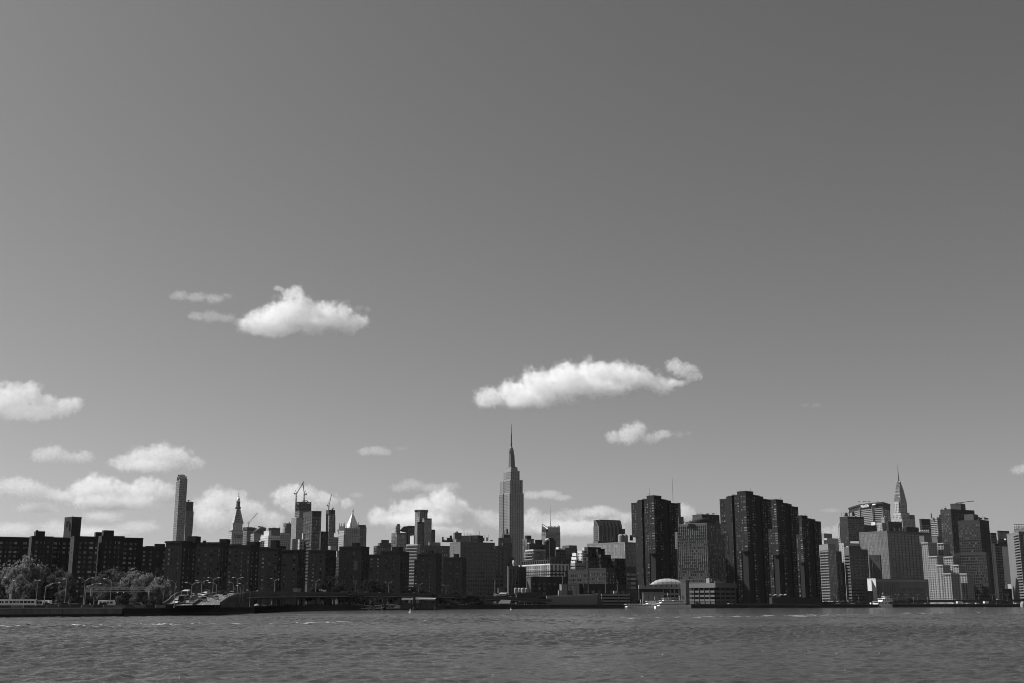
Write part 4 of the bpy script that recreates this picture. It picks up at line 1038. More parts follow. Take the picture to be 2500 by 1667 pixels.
def pods(xs, y0, y1, D0, mat, part, kind='stuff'):
    o_ = MB(); C = at(cpx(7, 1146), cpy(7, 1126), 1340); th = R(30); r_ = Vector((math.cos(th), math.sin(th), 0)); n_ = Vector((math.sin(th), -math.cos(th), 0))
    for x0, x1 in xs:
        P_ = []
        for x in (x0, x1):
            k = kx(cpx(7, x), cpy(7, (y0 + y1) / 2)); t = (k * C.y - C.x) / (r_.x - k * r_.y); P_.append(Vector((C.x, C.y, 0)) + r_ * t + n_ * D0)
        za, zb_ = at(cpx(7, x0), cpy(7, y1), P_[0].y).z, at(cpx(7, x0), cpy(7, y0), P_[0].y).z
        o_.quad(P_[0] + Vector((0, 0, za)), P_[1] + Vector((0, 0, za)), P_[1] + Vector((0, 0, zb_)), P_[0] + Vector((0, 0, zb_)))
    b.add(part, o_, mat, kind=kind)
pods([(1160, 1215)], 1170, 1300, .3, G_DARK, 'glazed_bay'); pods([(1240 + i * 25, 1247 + i * 25) for i in range(5)], 1172, 1300, .3, G_DARK, 'slot_windows'); pods([(1362, 1415), (1442, 1620)], 1178, 1205, .3, wall(.22), 'pale_panels'); pods([(1370 + i * 10, 1376 + i * 10) for i in range(28)], 1220, 1245, .3, G_OFF, 'window_row'); pods([(1370 + i * 10, 1376 + i * 10) for i in range(28)], 1262, 1285, .35, G_OFF, 'lower_window_row')
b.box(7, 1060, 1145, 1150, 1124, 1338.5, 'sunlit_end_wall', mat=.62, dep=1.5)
b.box(7, 1062, 1076, 1120, 1250, 1326, 'entrance_box', mat=.1)

# office block with letters
b = Bld('office_slab', 'broad striped office slab with large white letters at its top', 'skyscraper')
PT = [(932, 3010), (986, 2960), (1112, 2915), (1216, 2890), (1290, 2960)]
b.poly(7, PT, 410, 'tower_block', (4.6, 30, .985, .46, 1.2), .21, G_DARK, base=60, top=.5, back=60)
b.poly(7, [(x, d + 1.5) for x, d in PT], 360, 'sign_storeys', 'none', .02, yb=412, back=60); b.poly(7, [(x + (-3 if x < 1100 else 3), d - 4) for x, d in PT], 346, 'roof_slab', 'none', .03, yb=362, back=66)
fc = bpy.data.curves.new('lettering', 'FONT'); fc.body = 'MetLife'; fc.size = 10.4; fc.extrude = .5; fc.space_character = 1.02; fc.offset = .12
fc.materials.append(pmat('white_letters', .6, .4, .02)); fo_ = text_mesh(fc)
pA, pB = at(cpx(7, 986), cpy(7, 400), 2960), at(cpx(7, 1112), cpy(7, 400), 2915)
dAB = pB - pA; dAB.z = 0; dn = dAB.normalized()
p = pA + dn * 7.0; p.z = at(cpx(7, 1005), cpy(7, 405), 2950).z
fo_.parent = b.root; fo_.location = p + Vector((dn.y, -dn.x, 0)) * 2.2 - Vector(b.root.location); fo_.rotation_euler = (R(90), 0, math.atan2(dn.y, dn.x))
o_ = MB(); p_, q_ = at(cpx(7, 1113), cpy(7, 374), 2912), at(cpx(7, 1145), cpy(7, 370), 2903); o_.bar(p_, q_, 1.5, 3.0); b.add('sign_lamp', o_, WHITE)
b.roof_bits(7, (960, 1270), 347, 2960, 9, 1.5, 33)
o_ = MB()
for x in (985, 1112, 1214):
    d = dict(PT).get(x, 2950); d = 2960 if x == 985 else (2914 if x == 1112 else 2889); a = at(cpx(7, x), cpy(7, 620), d - 2); c = at(cpx(7, x), cpy(7, 400), d - 2); a.x = c.x; o_.bar(a, c, 2.2)
b.add('vertical_joints', o_, wall(.2))
b = Bld('finned_block', 'dark finned block in front of the office slab with letters', 'building')
b.box(7, 1015, 1028, 1155, 582, 2400, 'tower_block', 'none', 'finv', .06, G_DARK, base=20, exR='fins')
b = Bld('old_tower', 'old setback tower with sunlit white gable before the office slab', 'building')
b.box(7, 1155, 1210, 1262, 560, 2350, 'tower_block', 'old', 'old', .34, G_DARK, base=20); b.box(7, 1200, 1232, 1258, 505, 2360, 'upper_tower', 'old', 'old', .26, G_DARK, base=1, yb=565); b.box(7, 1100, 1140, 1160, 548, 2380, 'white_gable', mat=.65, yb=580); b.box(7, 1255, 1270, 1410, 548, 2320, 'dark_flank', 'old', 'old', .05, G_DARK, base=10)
b.box(7, 1232, 1240, 1250, 490, 2362, 'round_turret', mat=.3, yb=508)

# stainless-crowned tower
DC = 2750
b = Bld('art_deco_tower', 'tower with tiered stainless steel crown and needle spire', 'skyscraper')
st_ = (3.7, 4.4, .45, .6, .8)
b.box(8, 172, 221, 303, 345, DC, 'shaft', st_, st_, .40, G_DARK, base=60, top=4)
b.box(8, 162, 246, 330, 462, DC - 8, 'lower_shaft', st_, st_, .42, G_DARK, base=40, top=3); b.box(8, 152, 258, 388, 520, DC - 14, 'setback', st_, st_, .38, G_DARK, base=40, top=3)
b.box(8, 330, 345, 383, 480, DC + 10, 'dormer_wing', 'old', 'old', .18, G_DARK, base=30); b.box(8, 300, 310, 333, 458, DC + 1, 'eagle_ledge', mat=.2, yb=466)
C0 = at(cpx(8, 221), cpy(8, 345), DC); th = R(30); r_ = Vector((math.cos(th), math.sin(th), 0)); l_ = Vector((-math.sin(th), math.cos(th), 0))
k = kx(cpx(8, 303), cpy(8, 345)); LR = (k * C0.y - C0.x) / (r_.x - k * r_.y); k = kx(cpx(8, 172), cpy(8, 345)); LL = (k * C0.y - C0.x) / (l_.x - k * l_.y)
S_ = (LR + LL) / 2; CC = Vector((C0.x, C0.y, 0)) + r_ * LR / 2 + l_ * LL / 2
def cz(y): return at(2150 + 400 / 8.71, 1120 + y / 8.71, DC + 15).z
STAIN = pmat('stainless_steel', .17, .32, .10, .4, 3, .55, .5)
tiers = [(.50, 985, 860), (.485, 900, 790), (.455, 845, 725), (.415, 775, 655), (.36, 705, 590), (.285, 640, 530), (.18, 580, 465)]
for i, (hw, ys, ytp) in enumerate(tiers):
    o_ = MB(); w = hw * S_; z0_, zs, z1_ = cz(1000 if i == 0 else ys + 45), cz(ys), cz(ytp)
    dep_ = S_ * (.52 - i * .052)
    for ax, ay in ((r_, l_), (l_, r_)):
        prof = [(-w, z0_), (w, z0_), (w, zs)] + [(w * math.cos(a), zs + (z1_ - zs) * math.sin(a) ** .9) for a in [math.pi * t / 10 for t in range(1, 10)]] + [(-w, zs)]
        k_ = len(o_.v); n_ = len(prof)
        for sgn in (-1, 1):
            o_.v += [tuple(CC + ax * u + ay * (sgn * dep_) + Vector((0, 0, z))) for u, z in prof]
        o_.f.append(tuple(range(k_, k_ + n_))); o_.m.append(0); o_.f.append(tuple(range(k_ + 2 * n_ - 1, k_ + n_ - 1, -1))); o_.m.append(0)
        for q in range(n_): o_.f.append((k_ + q, k_ + n_ + q, k_ + n_ + (q + 1) % n_, k_ + (q + 1) % n_)); o_.m.append(0)
    t_ = b.add('crown_tier', o_, STAIN)
    wn_ = MB()
    for ax, ay in ((r_, -l_), (l_, -r_)):
        for a in [math.pi * t / 8 for t in range(1, 8)]:
            u, z = w * .74 * math.cos(a), zs + (z1_ - zs) * .66 * math.sin(a); q = CC + ax * u + ay * (dep_ + .15) + Vector((0, 0, z)); h_ = 2.2
            if w > 4: wn_.tri(q - ax * .8 - Vector((0, 0, .8)), q + ax * .8 - Vector((0, 0, .8)), q + ax * (.3 * math.cos(a)) + Vector((0, 0, h_)))
    if wn_.v: b.add('triangular_windows', wn_, G_DARK, parent=None, kind='stuff')
o_ = MB(); o_.lathe([(3.6, cz(560)), (2.8, cz(500)), (2.0, cz(430)), (1.3, cz(370)), (.75, cz(260)), (.15, cz(112))], (CC.x, CC.y, 0), 8, rot=R(52)); b.add('spire', o_, STAIN)
b = Bld('finned_block', 'dark ribbed block at the foot of the needle spire tower', 'building')
b.box(8, 262, 300, 422, 602, 2300, 'tower_block', 'finv', 'finv', .05, G_DARK, base=10, exR='fins', exL='fins')

b = Bld('dark_tower', 'dark flat topped tower right of the needle spire tower', 'skyscraper')
b.box(8, 430, 450, 545, 520, 2200, 'tower_block', 'none', 'rib', .03, G_OFF, base=20, top=10, dep=20)
b = Bld('zigzag_building', 'building with white zigzag balconies below the dark flat topped tower', 'building')
b.box(8, 422, 432, 520, 640, 2000, 'tower_block', 'none', 'none', .04)
o_ = MB()
for i in range(5):
    for k in range(3):
        q = at(cpx(8, 432 + i * 20 + (k % 2) * 6), cpy(8, 650 + k * 14), 1996); o_.bar(q, q + Vector((2.4, 0, 3.2)), 1.3)
b.add('zigzag_balconies', o_, WHITE, kind='stuff')
b = Bld('balcony_tower', 'pale balconied tower left of the large dark brick tower', 'apartment tower')
b.box(8, 540, 606, 655, 506, 1950, 'tower_block', 'balc', 'balc', .30, G_DARK, exR='slab', base=20); b.box(8, 538, 546, 556, 462, 1955, 'chimney', mat=.26, yb=510); b.box(8, 612, 628, 656, 475, 1960, 'upper_block', 'balc', 'balc', .26, G_DARK, base=2, yb=510)
b = Bld('brick_tower', 'large dark tower with boxy penthouse and roof crane', 'skyscraper')
b.box(8, 640, 745, 984, 424, 1760, 'tower_block', 'grid', 'grid', .035, G_MIX, top=5, base=10); b.box(8, 742, 845, 893, 365, 1775, 'penthouse', 'none', 'none', .07, yb=428, yaw=50)
o_ = MB(); a = at(cpx(8, 800), cpy(8, 358), 1778); o_.bar(a, at(cpx(8, 972), cpy(8, 338), 1778), .8); o_.bar(at(cpx(8, 806), cpy(8, 366), 1778), a, 1.2); o_.bar(at(cpx(8, 870), cpy(8, 350), 1778), at(cpx(8, 872), cpy(8, 357), 1778), 1.0); o_.bar(at(cpx(8, 970), cpy(8, 334), 1778), at(cpx(8, 974), cpy(8, 344), 1778), 1.0); b.add('roof_crane', o_, DARKSTEEL)
b.roof_bits(8, (650, 740), 428, 1775, 6, 3, 40)
b = Bld('brick_tower', 'large dark tower with pale penthouse standing before the roof crane tower', 'skyscraper')
b.box(8, 815, 1036, 1130, 530, 1650, 'tower_block', 'grid', 'grid', .035, G_MIX, top=5, base=10, yaw=44); b.box(8, 880, 975, 1022, 474, 1668, 'penthouse', 'none', 'none', .10, yb=536, yaw=50); b.roof_bits(8, (1030, 1120), 524, 1670, 8, 3, 41)
b = Bld('terraced_apartments', 'stepped pale apartment complex with dark windows and sunlit left sides', 'apartment building')
for (xl, xc, xr, yt, D) in ((452, 516, 606, 758, 1520), (612, 672, 738, 764, 1530), (518, 608, 672, 896, 1490), (672, 768, 834, 900, 1500), (602, 666, 738, 984, 1465), (768, 824, 892, 984, 1475), (664, 748, 832, 1070, 1440), (824, 908, 972, 1072, 1450)):
    b.box(8, xl, xc, xr, yt, D, 'terrace_tower', (2.9, 3.6, .5, .55, .5), (2.9, 5.0, .4, .5, .5), .27, G_DARK, top=1.2, base=2, yaw=36); b.box(8, xl - 4, xc, xr + 3, yt - 3, D - 1.2, 'roof_band', mat=.4, yb=yt + 5, yaw=36)
b.box(8, 430, 478, 530, 692, 1540, 'penthouse', mat=.13, yb=762); b.box(8, 556, 612, 656, 700, 1545, 'penthouse', mat=.13, yb=768)
b = Bld('gridded_tower', 'dark tower with fine window grid and pale right edge by the bank', 'apartment tower')
b.box(8, 850, 1100, 1126, 858, 1480, 'tower_block', 'fine', 'none', .07, G_OFF, top=2, yaw=56); b.box(8, 780, 850, 862, 868, 1560, 'rear_wing', 'fine', 'none', .05, G_OFF, yaw=56)
b.box(8, 1095, 1126, 1150, 990, 1500, 'side_shaft', 'none', 'none', .05)
b = Bld('dark_block', 'dark narrow blocks right of the fine gridded tower', 'building')
b.box(8, 1128, 1150, 1206, 662, 1720, 'tower_block', 'none', 'rib', .03, G_DARK); b.box(8, 1165, 1190, 1258, 772, 1600, 'front_block', 'none', 'rib', .03, G_DARK)
b = Bld('finned_tower', 'grey finned tower with tapered dark top near the right edge', 'skyscraper')
b.box(8, 1170, 1216, 1368, 738, 1900, 'tower_block', 'fin', 'finv', .12, G_DARK, base=10, exR='fins'); b.box(8, 1214, 1222, 1335, 640, 2000, 'dark_glass_top', 'cur', 'cur', .06, G_OFF, yb=742); b.box(8, 1285, 1300, 1352, 716, 1890, 'white_lip', mat=.6, yb=730); b.box(8, 1350, 1366, 1396, 730, 1910, 'dark_side', mat=.03)
b = Bld('white_strip_building', 'tall narrow sunlit white block near the right edge', 'building')
b.box(8, 1214, 1250, 1330, 800, 1700, 'tower_block', 'balc', 'none', .6, G_DARK, top=1); 
b = Bld('low_block', 'cluster of low sunlit rooftops left of the round balcony tower', 'building')
b.box(8, 1252, 1290, 1320, 1120, 1640, 'left_block', 'old', 'old', .5, G_DARK); b.box(8, 1330, 1350, 1425, 1000, 1720, 'tall_block', 'old', 'old', .35, G_DARK); b.box(8, 1320, 1370, 1430, 1180, 1620, 'sloping_block', mat=.4); b.box(8, 1258, 1262, 1384, 1225, 1560, 'dark_front_block', 'none', 'apt', .03, G_OFF); b.box(8, 1380, 1384, 1440, 1215, 1565, 'grey_front_block', mat=.07)
b = Bld('round_balcony_tower', 'rounded balcony tower cut by the right picture edge', 'apartment tower')
b.poly(8, [(1376, 1480), (1396, 1462), (1430, 1450), (1470, 1450), (1510, 1462), (1540, 1480)], 650, 'tower_block', (3.3, 12, .97, .55, 1.2), .19, G_DARK, top=3)
o_ = MB(); rr = random.Random(8)
for i in range(14): 
    x = 1385 + i * 10; o_.bar(at(cpx(8, x), cpy(8, 650), 1465), at(cpx(8, x), cpy(8, 575 + rr.random() * 50), 1465), .7)
for y in (575, 600, 622): o_.bar(at(cpx(8, 1382), cpy(8, y), 1463), at(cpx(8, 1530), cpy(8, y - 4), 1463), .7)
b.add('scaffold', o_, STEEL, kind='stuff')

# ------------------------------------------------------------------ plain blocks that close the skyline where the near rows leave gaps
fillr = random.Random(31)
spots = [(250, 1318, 1400), (330, 1338, 1450), (420, 1325, 1500), (505, 1322, 1500), (600, 1330, 1450), (690, 1352, 1350), (760, 1362, 1380), (835, 1356, 1450), (905, 1362, 1500), (985, 1352, 1500), (1060, 1352, 1450), (1160, 1340, 1500),
         (1240, 1350, 1650), (1300, 1358, 1700), (1380, 1362, 1800), (1450, 1352, 1700), (1545, 1340, 1800), (1640, 1330, 1800), (1760, 1330, 1750), (1880, 1335, 1800), (1995, 1345, 1800), (2060, 1350, 1850), (2150, 1330, 1900), (2260, 1335, 1900), (2350, 1340, 1950), (2420, 1345, 1900), (2480, 1338, 1850)]
where = {0: 'behind the broad brick block', 1: 'deep'}
for i, (x, y, D) in enumerate(spots):
    b = Bld('infill_building', 'plain grey infill block behind the front row, %s from left' % ORD[i], 'building', 'infill blocks behind the front row')
    w = 30 + fillr.random() * 22
    b.box(0, x - w * .55, x - w * .1, x + w * .5, y + fillr.random() * 14, D, 'tower_block', 'old', 'old', fillr.choice([.03, .04, .05]), G_DARK, top=2)
# ------------------------------------------------------------------ highway ramp and viaduct
def poly_pts(lst): return [at(*q) for q in lst]
RL = poly_pts([(398, 1477, 458), (412, 1468, 478), (420, 1459, 500), (432, 1451, 530), (450, 1447, 560), (500, 1446, 590), (560, 1446, 615), (640, 1447, 655), (715, 1448, 700)])
RR = poly_pts([(538, 1475, 462), (546, 1469, 482), (556, 1462, 505), (575, 1455, 530), (600, 1450.5, 560), (620, 1449.4, 578), (642, 1449, 604), (676, 1449.2, 646), (722, 1449.6, 690)])
ROADM = pmat('pale_road_concrete', .085, .85, .12, .1, 1.5)
o_ = MB()
for i in range(len(RL) - 1): o_.quad(RL[i], RR[i], RR[i + 1], RL[i + 1])
ramp = o_.build('highway_ramp', ROADM); ramp['kind'] = 'structure'
def ribbon_wall(P_, h, t, part, mat, parent, off=0.0, down=0.0):
    o_ = MB()
    for a, c in zip(P_, P_[1:]):
        d = (c - a); d.z = 0; d.normalize(); n_ = Vector((d.y, -d.x, 0))
        A, C_ = a + n_ * off, c + n_ * off
        o_.hexa([A + n_ * t / 2 - Vector((0, 0, down)), C_ + n_ * t / 2 - Vector((0, 0, down)), C_ - n_ * t / 2 - Vector((0, 0, down)), A - n_ * t / 2 - Vector((0, 0, down)),
                 A + n_ * t / 2 + Vector((0, 0, h)), C_ + n_ * t / 2 + Vector((0, 0, h)), C_ - n_ * t / 2 + Vector((0, 0, h)), A - n_ * t / 2 + Vector((0, 0, h))])
    return o_.build(part, mat, parent)
PARA = pmat('parapet_concrete', .065, .85, .15, .2, 1.5, streak=.15)
ribbon_wall(RL, 1.1, .4, 'parapet', PARA, ramp, down=1.0)
ribbon_wall(RR, 1.1, .4, 'parapet', PARA, ramp, down=1.4)
MID = [l.lerp(r, .52) for l, r in zip(RL, RR)]
ribbon_wall(MID, .95, .5, 'median_barrier', pmat('median_concrete', .07, .85, .15), ramp, down=.2)
o_ = MB()
for t in (.17, .34, .68, .84):
    L_ = [l.lerp(r, t) for l, r in zip(RL, RR)]
    for a, c in zip(L_, L_[1:]):
        n_ = max(1, int((c - a).length / 9))
        for k in range(n_):
            p, q = a.lerp(c, k / n_), a.lerp(c, (k + .4) / n_); s_ = Vector((.08, 0, 0)); z_ = Vector((0, 0, .02)); o_.quad(p - s_ + z_, p + s_ + z_, q + s_ + z_, q - s_ + z_)
o_.build('lane_marking', pmat('road_paint', .6, .7, .05), ramp, kind='stuff')
o_ = MB()
for a, c in list(zip(RR, RR[1:]))[:5]:
    o_.quad(Vector((a.x + .3, a.y, LAND)), Vector((c.x + .3, c.y, LAND)), c + Vector((.3, 0, -.3)), a + Vector((.3, 0, -.3)))
o_.build('embankment_wall', pmat('embankment', .04, .9, .3, .2, 1), ramp)

VN = poly_pts([(600, 1450.8, 558), (642, 1449.2, 604), (700, 1449.3, 672), (760, 1449.0, 722), (860, 1449.6, 772), (1000, 1450.3, 832), (1100, 1452.6, 882), (1180, 1457.2, 922), (1260, 1460.6, 948), (1345, 1465.4, 978), (1420, 1468.6, 1010)])
via = empty('viaduct', (VN[0].x, VN[0].y, LAND)); tag(via, 'long elevated highway viaduct running behind the trees', 'viaduct')
vo = Vector(via.location)
V_ = [p - vo for p in VN]
def offs(P_, d_):
    out = []
    for i, p in enumerate(P_):
        a, c = P_[max(0, i - 1)], P_[min(len(P_) - 1, i + 1)]; d = (c - a); d.z = 0; d.normalize(); out.append(p + Vector((-d.y, d.x, 0)) * d_)
    return out
far = offs(V_, 17)
o_ = MB()
for i in range(len(V_) - 1):
    a, c, c2, a2 = V_[i], V_[i + 1], far[i + 1], far[i]; dz = Vector((0, 0, 1.3))
    o_.hexa([a - dz, c - dz, c2 - dz, a2 - dz, a, c, c2, a2])
o_.build('deck', pmat('viaduct_deck', .05, .85, .15, .1, 1), via)
ribbon_wall(V_, 1.25, .35, 'parapet', PARA, via, off=-.05, down=.0); ribbon_wall(far, 1.25, .35, 'parapet', PARA, via)
ribbon_wall(offs(V_, -.35), -1.25, .5, 'ledge', pmat('ledge_concrete', .22, .85, .25, .3, 2), via, down=1.65)
acc = 0; nxt = 8.0
for i in range(len(V_) - 1):
    ln = (V_[i + 1] - V_[i]).length
    while nxt < acc + ln:
        t = (nxt - acc) / ln; p = V_[i].lerp(V_[i + 1], t); q = far[i].lerp(far[i + 1], t)
        o_ = MB()
        for s_ in (.12, .85):
            c = p.lerp(q, s_)
            if c.z - 1.3 > .8: o_.tube(Vector((c.x, c.y, 0)), Vector((c.x, c.y, c.z - 2.4)), .75, .75, 10)
        if p.z > 2.5:
            d = (q - p).normalized(); o_.bar(p + d * .5 - Vector((0, 0, 1.9)), q - d * .5 - Vector((0, 0, 1.9)), 1.3, 1.1)
            o_.build('pier', pmat('pier_concrete', .12, .85, .2, .3, 1.5, streak=.2), via)
        nxt += 21
    acc += ln

# right-hand elevated road
VR = poly_pts([(1990, 1471.5, 1165), (2060, 1469.3, 1195), (2140, 1468.0, 1225), (2220, 1466.5, 1255), (2330, 1465.2, 1290), (2440, 1464.6, 1330), (2560, 1464.0, 1375)])
vr = empty('viaduct', (VR[0].x, VR[0].y, LAND)); tag(vr, 'low elevated road on columns along the right bank', 'viaduct')
vo2 = Vector(vr.location); V2 = [p - vo2 for p in VR]; f2 = offs(V2, 15); o_ = MB()
for i in range(len(V2) - 1):
    dz = Vector((0, 0, 1.4)); o_.hexa([V2[i] - dz, V2[i + 1] - dz, f2[i + 1] - dz, f2[i] - dz, V2[i], V2[i + 1], f2[i + 1], f2[i]])
o_.build('deck', pmat('viaduct_deck', .09), vr); ribbon_wall(V2, 1.1, .3, 'parapet', pmat('dark_parapet', .045, .85, .2), vr)
for i in range(len(V2) - 1):
    n_ = 5
    for k in range(n_):
        p = V2[i].lerp(V2[i + 1], k / n_); q = f2[i].lerp(f2[i + 1], k / n_)
        if p.z < 1.8: continue
        o_ = MB(); o_.tube((p.x + .5, p.y + .8, 0), (p.x + .5, p.y + .8, p.z - 1.4), .5, n=8); o_.bar(Vector((p.x - 1.6, p.y + .8, p.z - 3)), Vector((p.x + .5, p.y + .8, p.z - 1.5)), .3); o_.bar(Vector((p.x + 2.6, p.y + .8, p.z - 3)), Vector((p.x + .5, p.y + .8, p.z - 1.5)), .3)
        o_.build('pier', pmat('pier_concrete', .12), vr)

# ------------------------------------------------------------------ ferry landing, gangways
def gangway(label, x0, y0, x1, y1, D0, D1):
    a, c = at(x0, y0, D0), at(x1, y1, D1); root = empty('gangway', a); tag(root, label, 'gangway', 'white truss gangways of the ferry landing')
    c = c - a; d = c.normalized(); n_ = Vector((d.y, -d.x, 0)); ln = c.length; h = 2.5
    for s_ in (-1, 1):
        o_ = MB(); of = n_ * s_ * 1.3
        N_ = max(6, int(ln / 2.6))
        top = [of + d * ln * i / N_ + Vector((0, 0, h * (.62 + .38 * math.sin(math.pi * i / N_)))) for i in range(N_ + 1)]; bot = [of + d * ln * i / N_ for i in range(N_ + 1)]
        for i in range(N_):
            o_.bar(top[i], top[i + 1], .28); o_.bar(bot[i], bot[i + 1], .42); o_.bar(bot[i], top[i + 1] if i % 2 else top[i], .16); o_.bar(bot[i + 1], top[i], .12); o_.bar(bot[i], top[i], .16)
        o_.build('side_truss', pmat('weathered_white_steel', .5, .5, .12, .5, 3), root)
    o_ = MB(); o_.bar(Vector((0, 0, -.1)), c - Vector((0, 0, .1)), 2.4, .2); o_.build('walkway', DARKSTEEL, root)
    return root
gangway('left white truss gangway of the ferry landing', 820, 1484.2, 909, 1484.2, 770, 775)
gangway('right white truss gangway leading to the ferry shelter', 914, 1484, 977, 1482.8, 776, 782)
dk = empty('mooring_platform', at(906, 1487, 774)); tag(dk, 'pair of small pontoons between the two gangways', 'pontoon'); o_ = MB(); o_.box((-1.2, 0, .3), (1.2, 2.4, 2.6)); o_.build('left_float', CONC, dk); o_ = MB(); o_.box((1.6, 0, .3), (1.2, 2.4, 2.6)); o_.build('right_float', CONC, dk)
def dolphin(label, x, y0, y1, D, wtop, wbot):
    a = at(x, y0, D); h = at(x, y1, D).z - a.z; r = empty('mooring_dolphin', a); tag(r, label, 'piling', 'dark mooring pilings')
    for i in range(5):
        o_ = MB(); g = 6.283 * i / 5; o_.tube((wbot * math.cos(g), wbot * math.sin(g), -1.5), (wtop * math.cos(g), wtop * math.sin(g), h * (.95 + .05 * (i % 2))), .32, .3, 7); o_.build('pile', BLACKRUB, r)
    o_ = MB(); o_.lathe([(wbot * 1.25, -1), (wbot * 1.25, 2.0), (wtop * 1.3, 2.6)], n=10); o_.build('fender_collar', BLACKRUB, r)
dolphin('tall dark piling with wide foot before the right gangway', 936.5, 1489.5, 1458, 770, .55, 1.4)
dolphin('tall dark piling in front of the ferry shelter', 1011, 1489, 1455, 774, .5, .8)
dolphin('tall dark piling at the right end of the ferry shelter', 1064, 1489, 1461, 782, .4, .7)
sh = empty('ferry_shelter', at(978, 1488, 782)); tag(sh, 'floating ferry shelter with vaulted glass roof', 'shelter')
so = Vector(sh.location)
A0 = at(980, 1488, 783) - so; B0 = at(1063, 1488.5, 790) - so; W_ = 8.0
o_ = MB(); o_.hexa([A0 + Vector((0, 0, -.6)), B0 + Vector((0, 0, -.6)), B0 + Vector((0, W_, -.6)), A0 + Vector((0, W_, -.6)), A0 + Vector((0, 0, .9)), B0 + Vector((0, 0, .9)), B0 + Vector((0, W_, .9)), A0 + Vector((0, W_, .9))]); o_.build('barge', BLACKRUB, sh)
zr = at(1020, 1463, 783).z - so.z; zc = at(1000, 1458.6, 783).z - so.z
N_ = 9
for i in range(N_):
    p = A0.lerp(B0, i / (N_ - 1)); o_ = MB()
    for y_ in (.3, W_ - .3): o_.bar(p + Vector((0, y_, .9)), p + Vector((0, y_, zr)), .3)
    pr = [(y_, zr + (zc - zr) * math.sin(math.pi * y_ / W_)) for y_ in [W_ * k / 8 for k in range(9)]]
    for q0, q1 in zip(pr, pr[1:]): o_.bar(p + Vector((0, q0[0], q0[1])), p + Vector((0, q1[0], q1[1])), .22)
    o_.build('frame_rib', DARKSTEEL, sh)
o_ = MB(); pr = [(y_, zr + (zc - zr) * math.sin(math.pi * y_ / W_) + .15) for y_ in [-.6 + (W_ + 1.2) * k / 10 for k in range(11)]]
M0 = A0.lerp(B0, .0)
for q0, q1 in zip(pr, pr[1:]): o_.quad(M0 + Vector((0, q0[0], q0[1])), B0 + Vector((0, q0[0], q0[1])), B0 + Vector((0, q1[0], q1[1])), M0 + Vector((0, q1[0], q1[1])))
o_.build('roof_vault', pmat('roof_glass', .10, .3, .15, .5, 3), sh)
M1 = A0.lerp(B0, .30); o_ = MB()
for q0, q1 in zip(pr[3:8], pr[4:9]): o_.quad(M1 + Vector((0, q0[0], q0[1] + .12)), B0 + Vector((0, q0[0], q0[1] + .12)), B0 + Vector((0, q1[0], q1[1] + .12)), M1 + Vector((0, q1[0], q1[1] + .12)))
o_.bar(M1 + Vector((0, .2, zr + 1.0)), B0 + Vector((0, .2, zr + .4)), .3, .7)
o_.build('white_roof_panel', WHITE, sh)
for f0, f1, h0, h1 in ((.05, .28, 1.2, 3.2), (.36, .5, 1.2, 3.8), (.55, .72, 1.0, 2.6), (.75, .95, 1.0, 2.6)):
    o_ = MB(); p, q = A0.lerp(B0, f0), A0.lerp(B0, f1); y_ = Vector((0, W_ - 1, 0)); o_.quad(p + y_ + Vector((0, 0, h0)), q + y_ + Vector((0, 0, h0)), q + y_ + Vector((0, 0, h1 + 1.4)), p + y_ + Vector((0, 0, h1 + 1.4))); o_.build('screen_panel', pmat('screen_panel', .10, .5, .2), sh)
o_ = MB(); pA, pB_ = A0.lerp(B0, .42), A0.lerp(B0, .52); o_.quad(pA + Vector((0, -.1, 4.6)), pB_ + Vector((0, -.1, 4.6)), pB_ + Vector((0, -.1, 6.4)), pA + Vector((0, -.1, 6.4))); o_.build('notice_board', CONC, sh)

# ------------------------------------------------------------------ pier shed and garage over the water
b = Bld('pier_shed', 'corrugated pier shed with open parking decks built over the water', 'shed')
zA = at(1334, 1454.5, 975)
A, Bc, Cc = at(1334, 1455, 975), at(1458, 1448.5, 1015), at(1470, 1449, 1012)
root = b._root(A); org = Vector(root.location)
def vwall(P0, P1, y0l, y1l, y0r, y1r): pass
zt_ = at(1334, 1454, 975).z; zt2 = at(1458, 1448.8, 1015).z; zb0 = at(1345, 1481, 975).z; zb1 = at(1458, 1479, 1015).z
o_ = MB(); n_ = 110
for i in range(n_):
    t0, t1 = i / n_, (i + 1) / n_; p, q = A.lerp(Bc, t0), A.lerp(Bc, t1); m = A.lerp(Bc, (t0 + t1) / 2) + Vector((.1, -.35, 0))
    za = lambda t: zt_ + (zt2 - zt_) * t
    zbm = lambda t: max(zb0 + (zb1 - zb0) * t, zb0 + 3.2 * max(0, 1 - t / .04))
    o_.quad(Vector((p.x, p.y, zbm(t0))), Vector((m.x, m.y, zbm(t0))), Vector((m.x, m.y, za(t0) - 1)), Vector((p.x, p.y, za(t0) - 1)))
    o_.quad(Vector((m.x, m.y, zbm(t0))), Vector((q.x, q.y, zbm(t1))), Vector((q.x, q.y, za(t1) - 1)), Vector((m.x, m.y, za(t0) - 1)))
b.add('corrugated_wall', o_, pmat('corrugated_steel', .30, .6, .08, .2, 2))
o_ = MB(); bk = Vector((8, 42, 0))
o_.bar(Vector((A.x, A.y, zt_ - .5)), Vector((Bc.x, Bc.y, zt2 - .5)), .9, 1.3); b.add('roof_edge', o_, CONC)
o_ = MB(); o_.quad(Vector((A.x, A.y, zt_ - .8)), Vector((Bc.x, Bc.y, zt2 - .8)), Vector((Bc.x, Bc.y, zt2 - .8)) + bk, Vector((A.x, A.y, zt_ - .8)) + bk); o_.quad(Vector((A.x, A.y, zb0)), Vector((A.x, A.y, zt_ - .8)), Vector((A.x, A.y, zt_ - .8)) + bk, Vector((A.x, A.y, zb0)) + bk)
b.add('roof_deck', o_, pmat('shed_roof', .08, .9, .2))
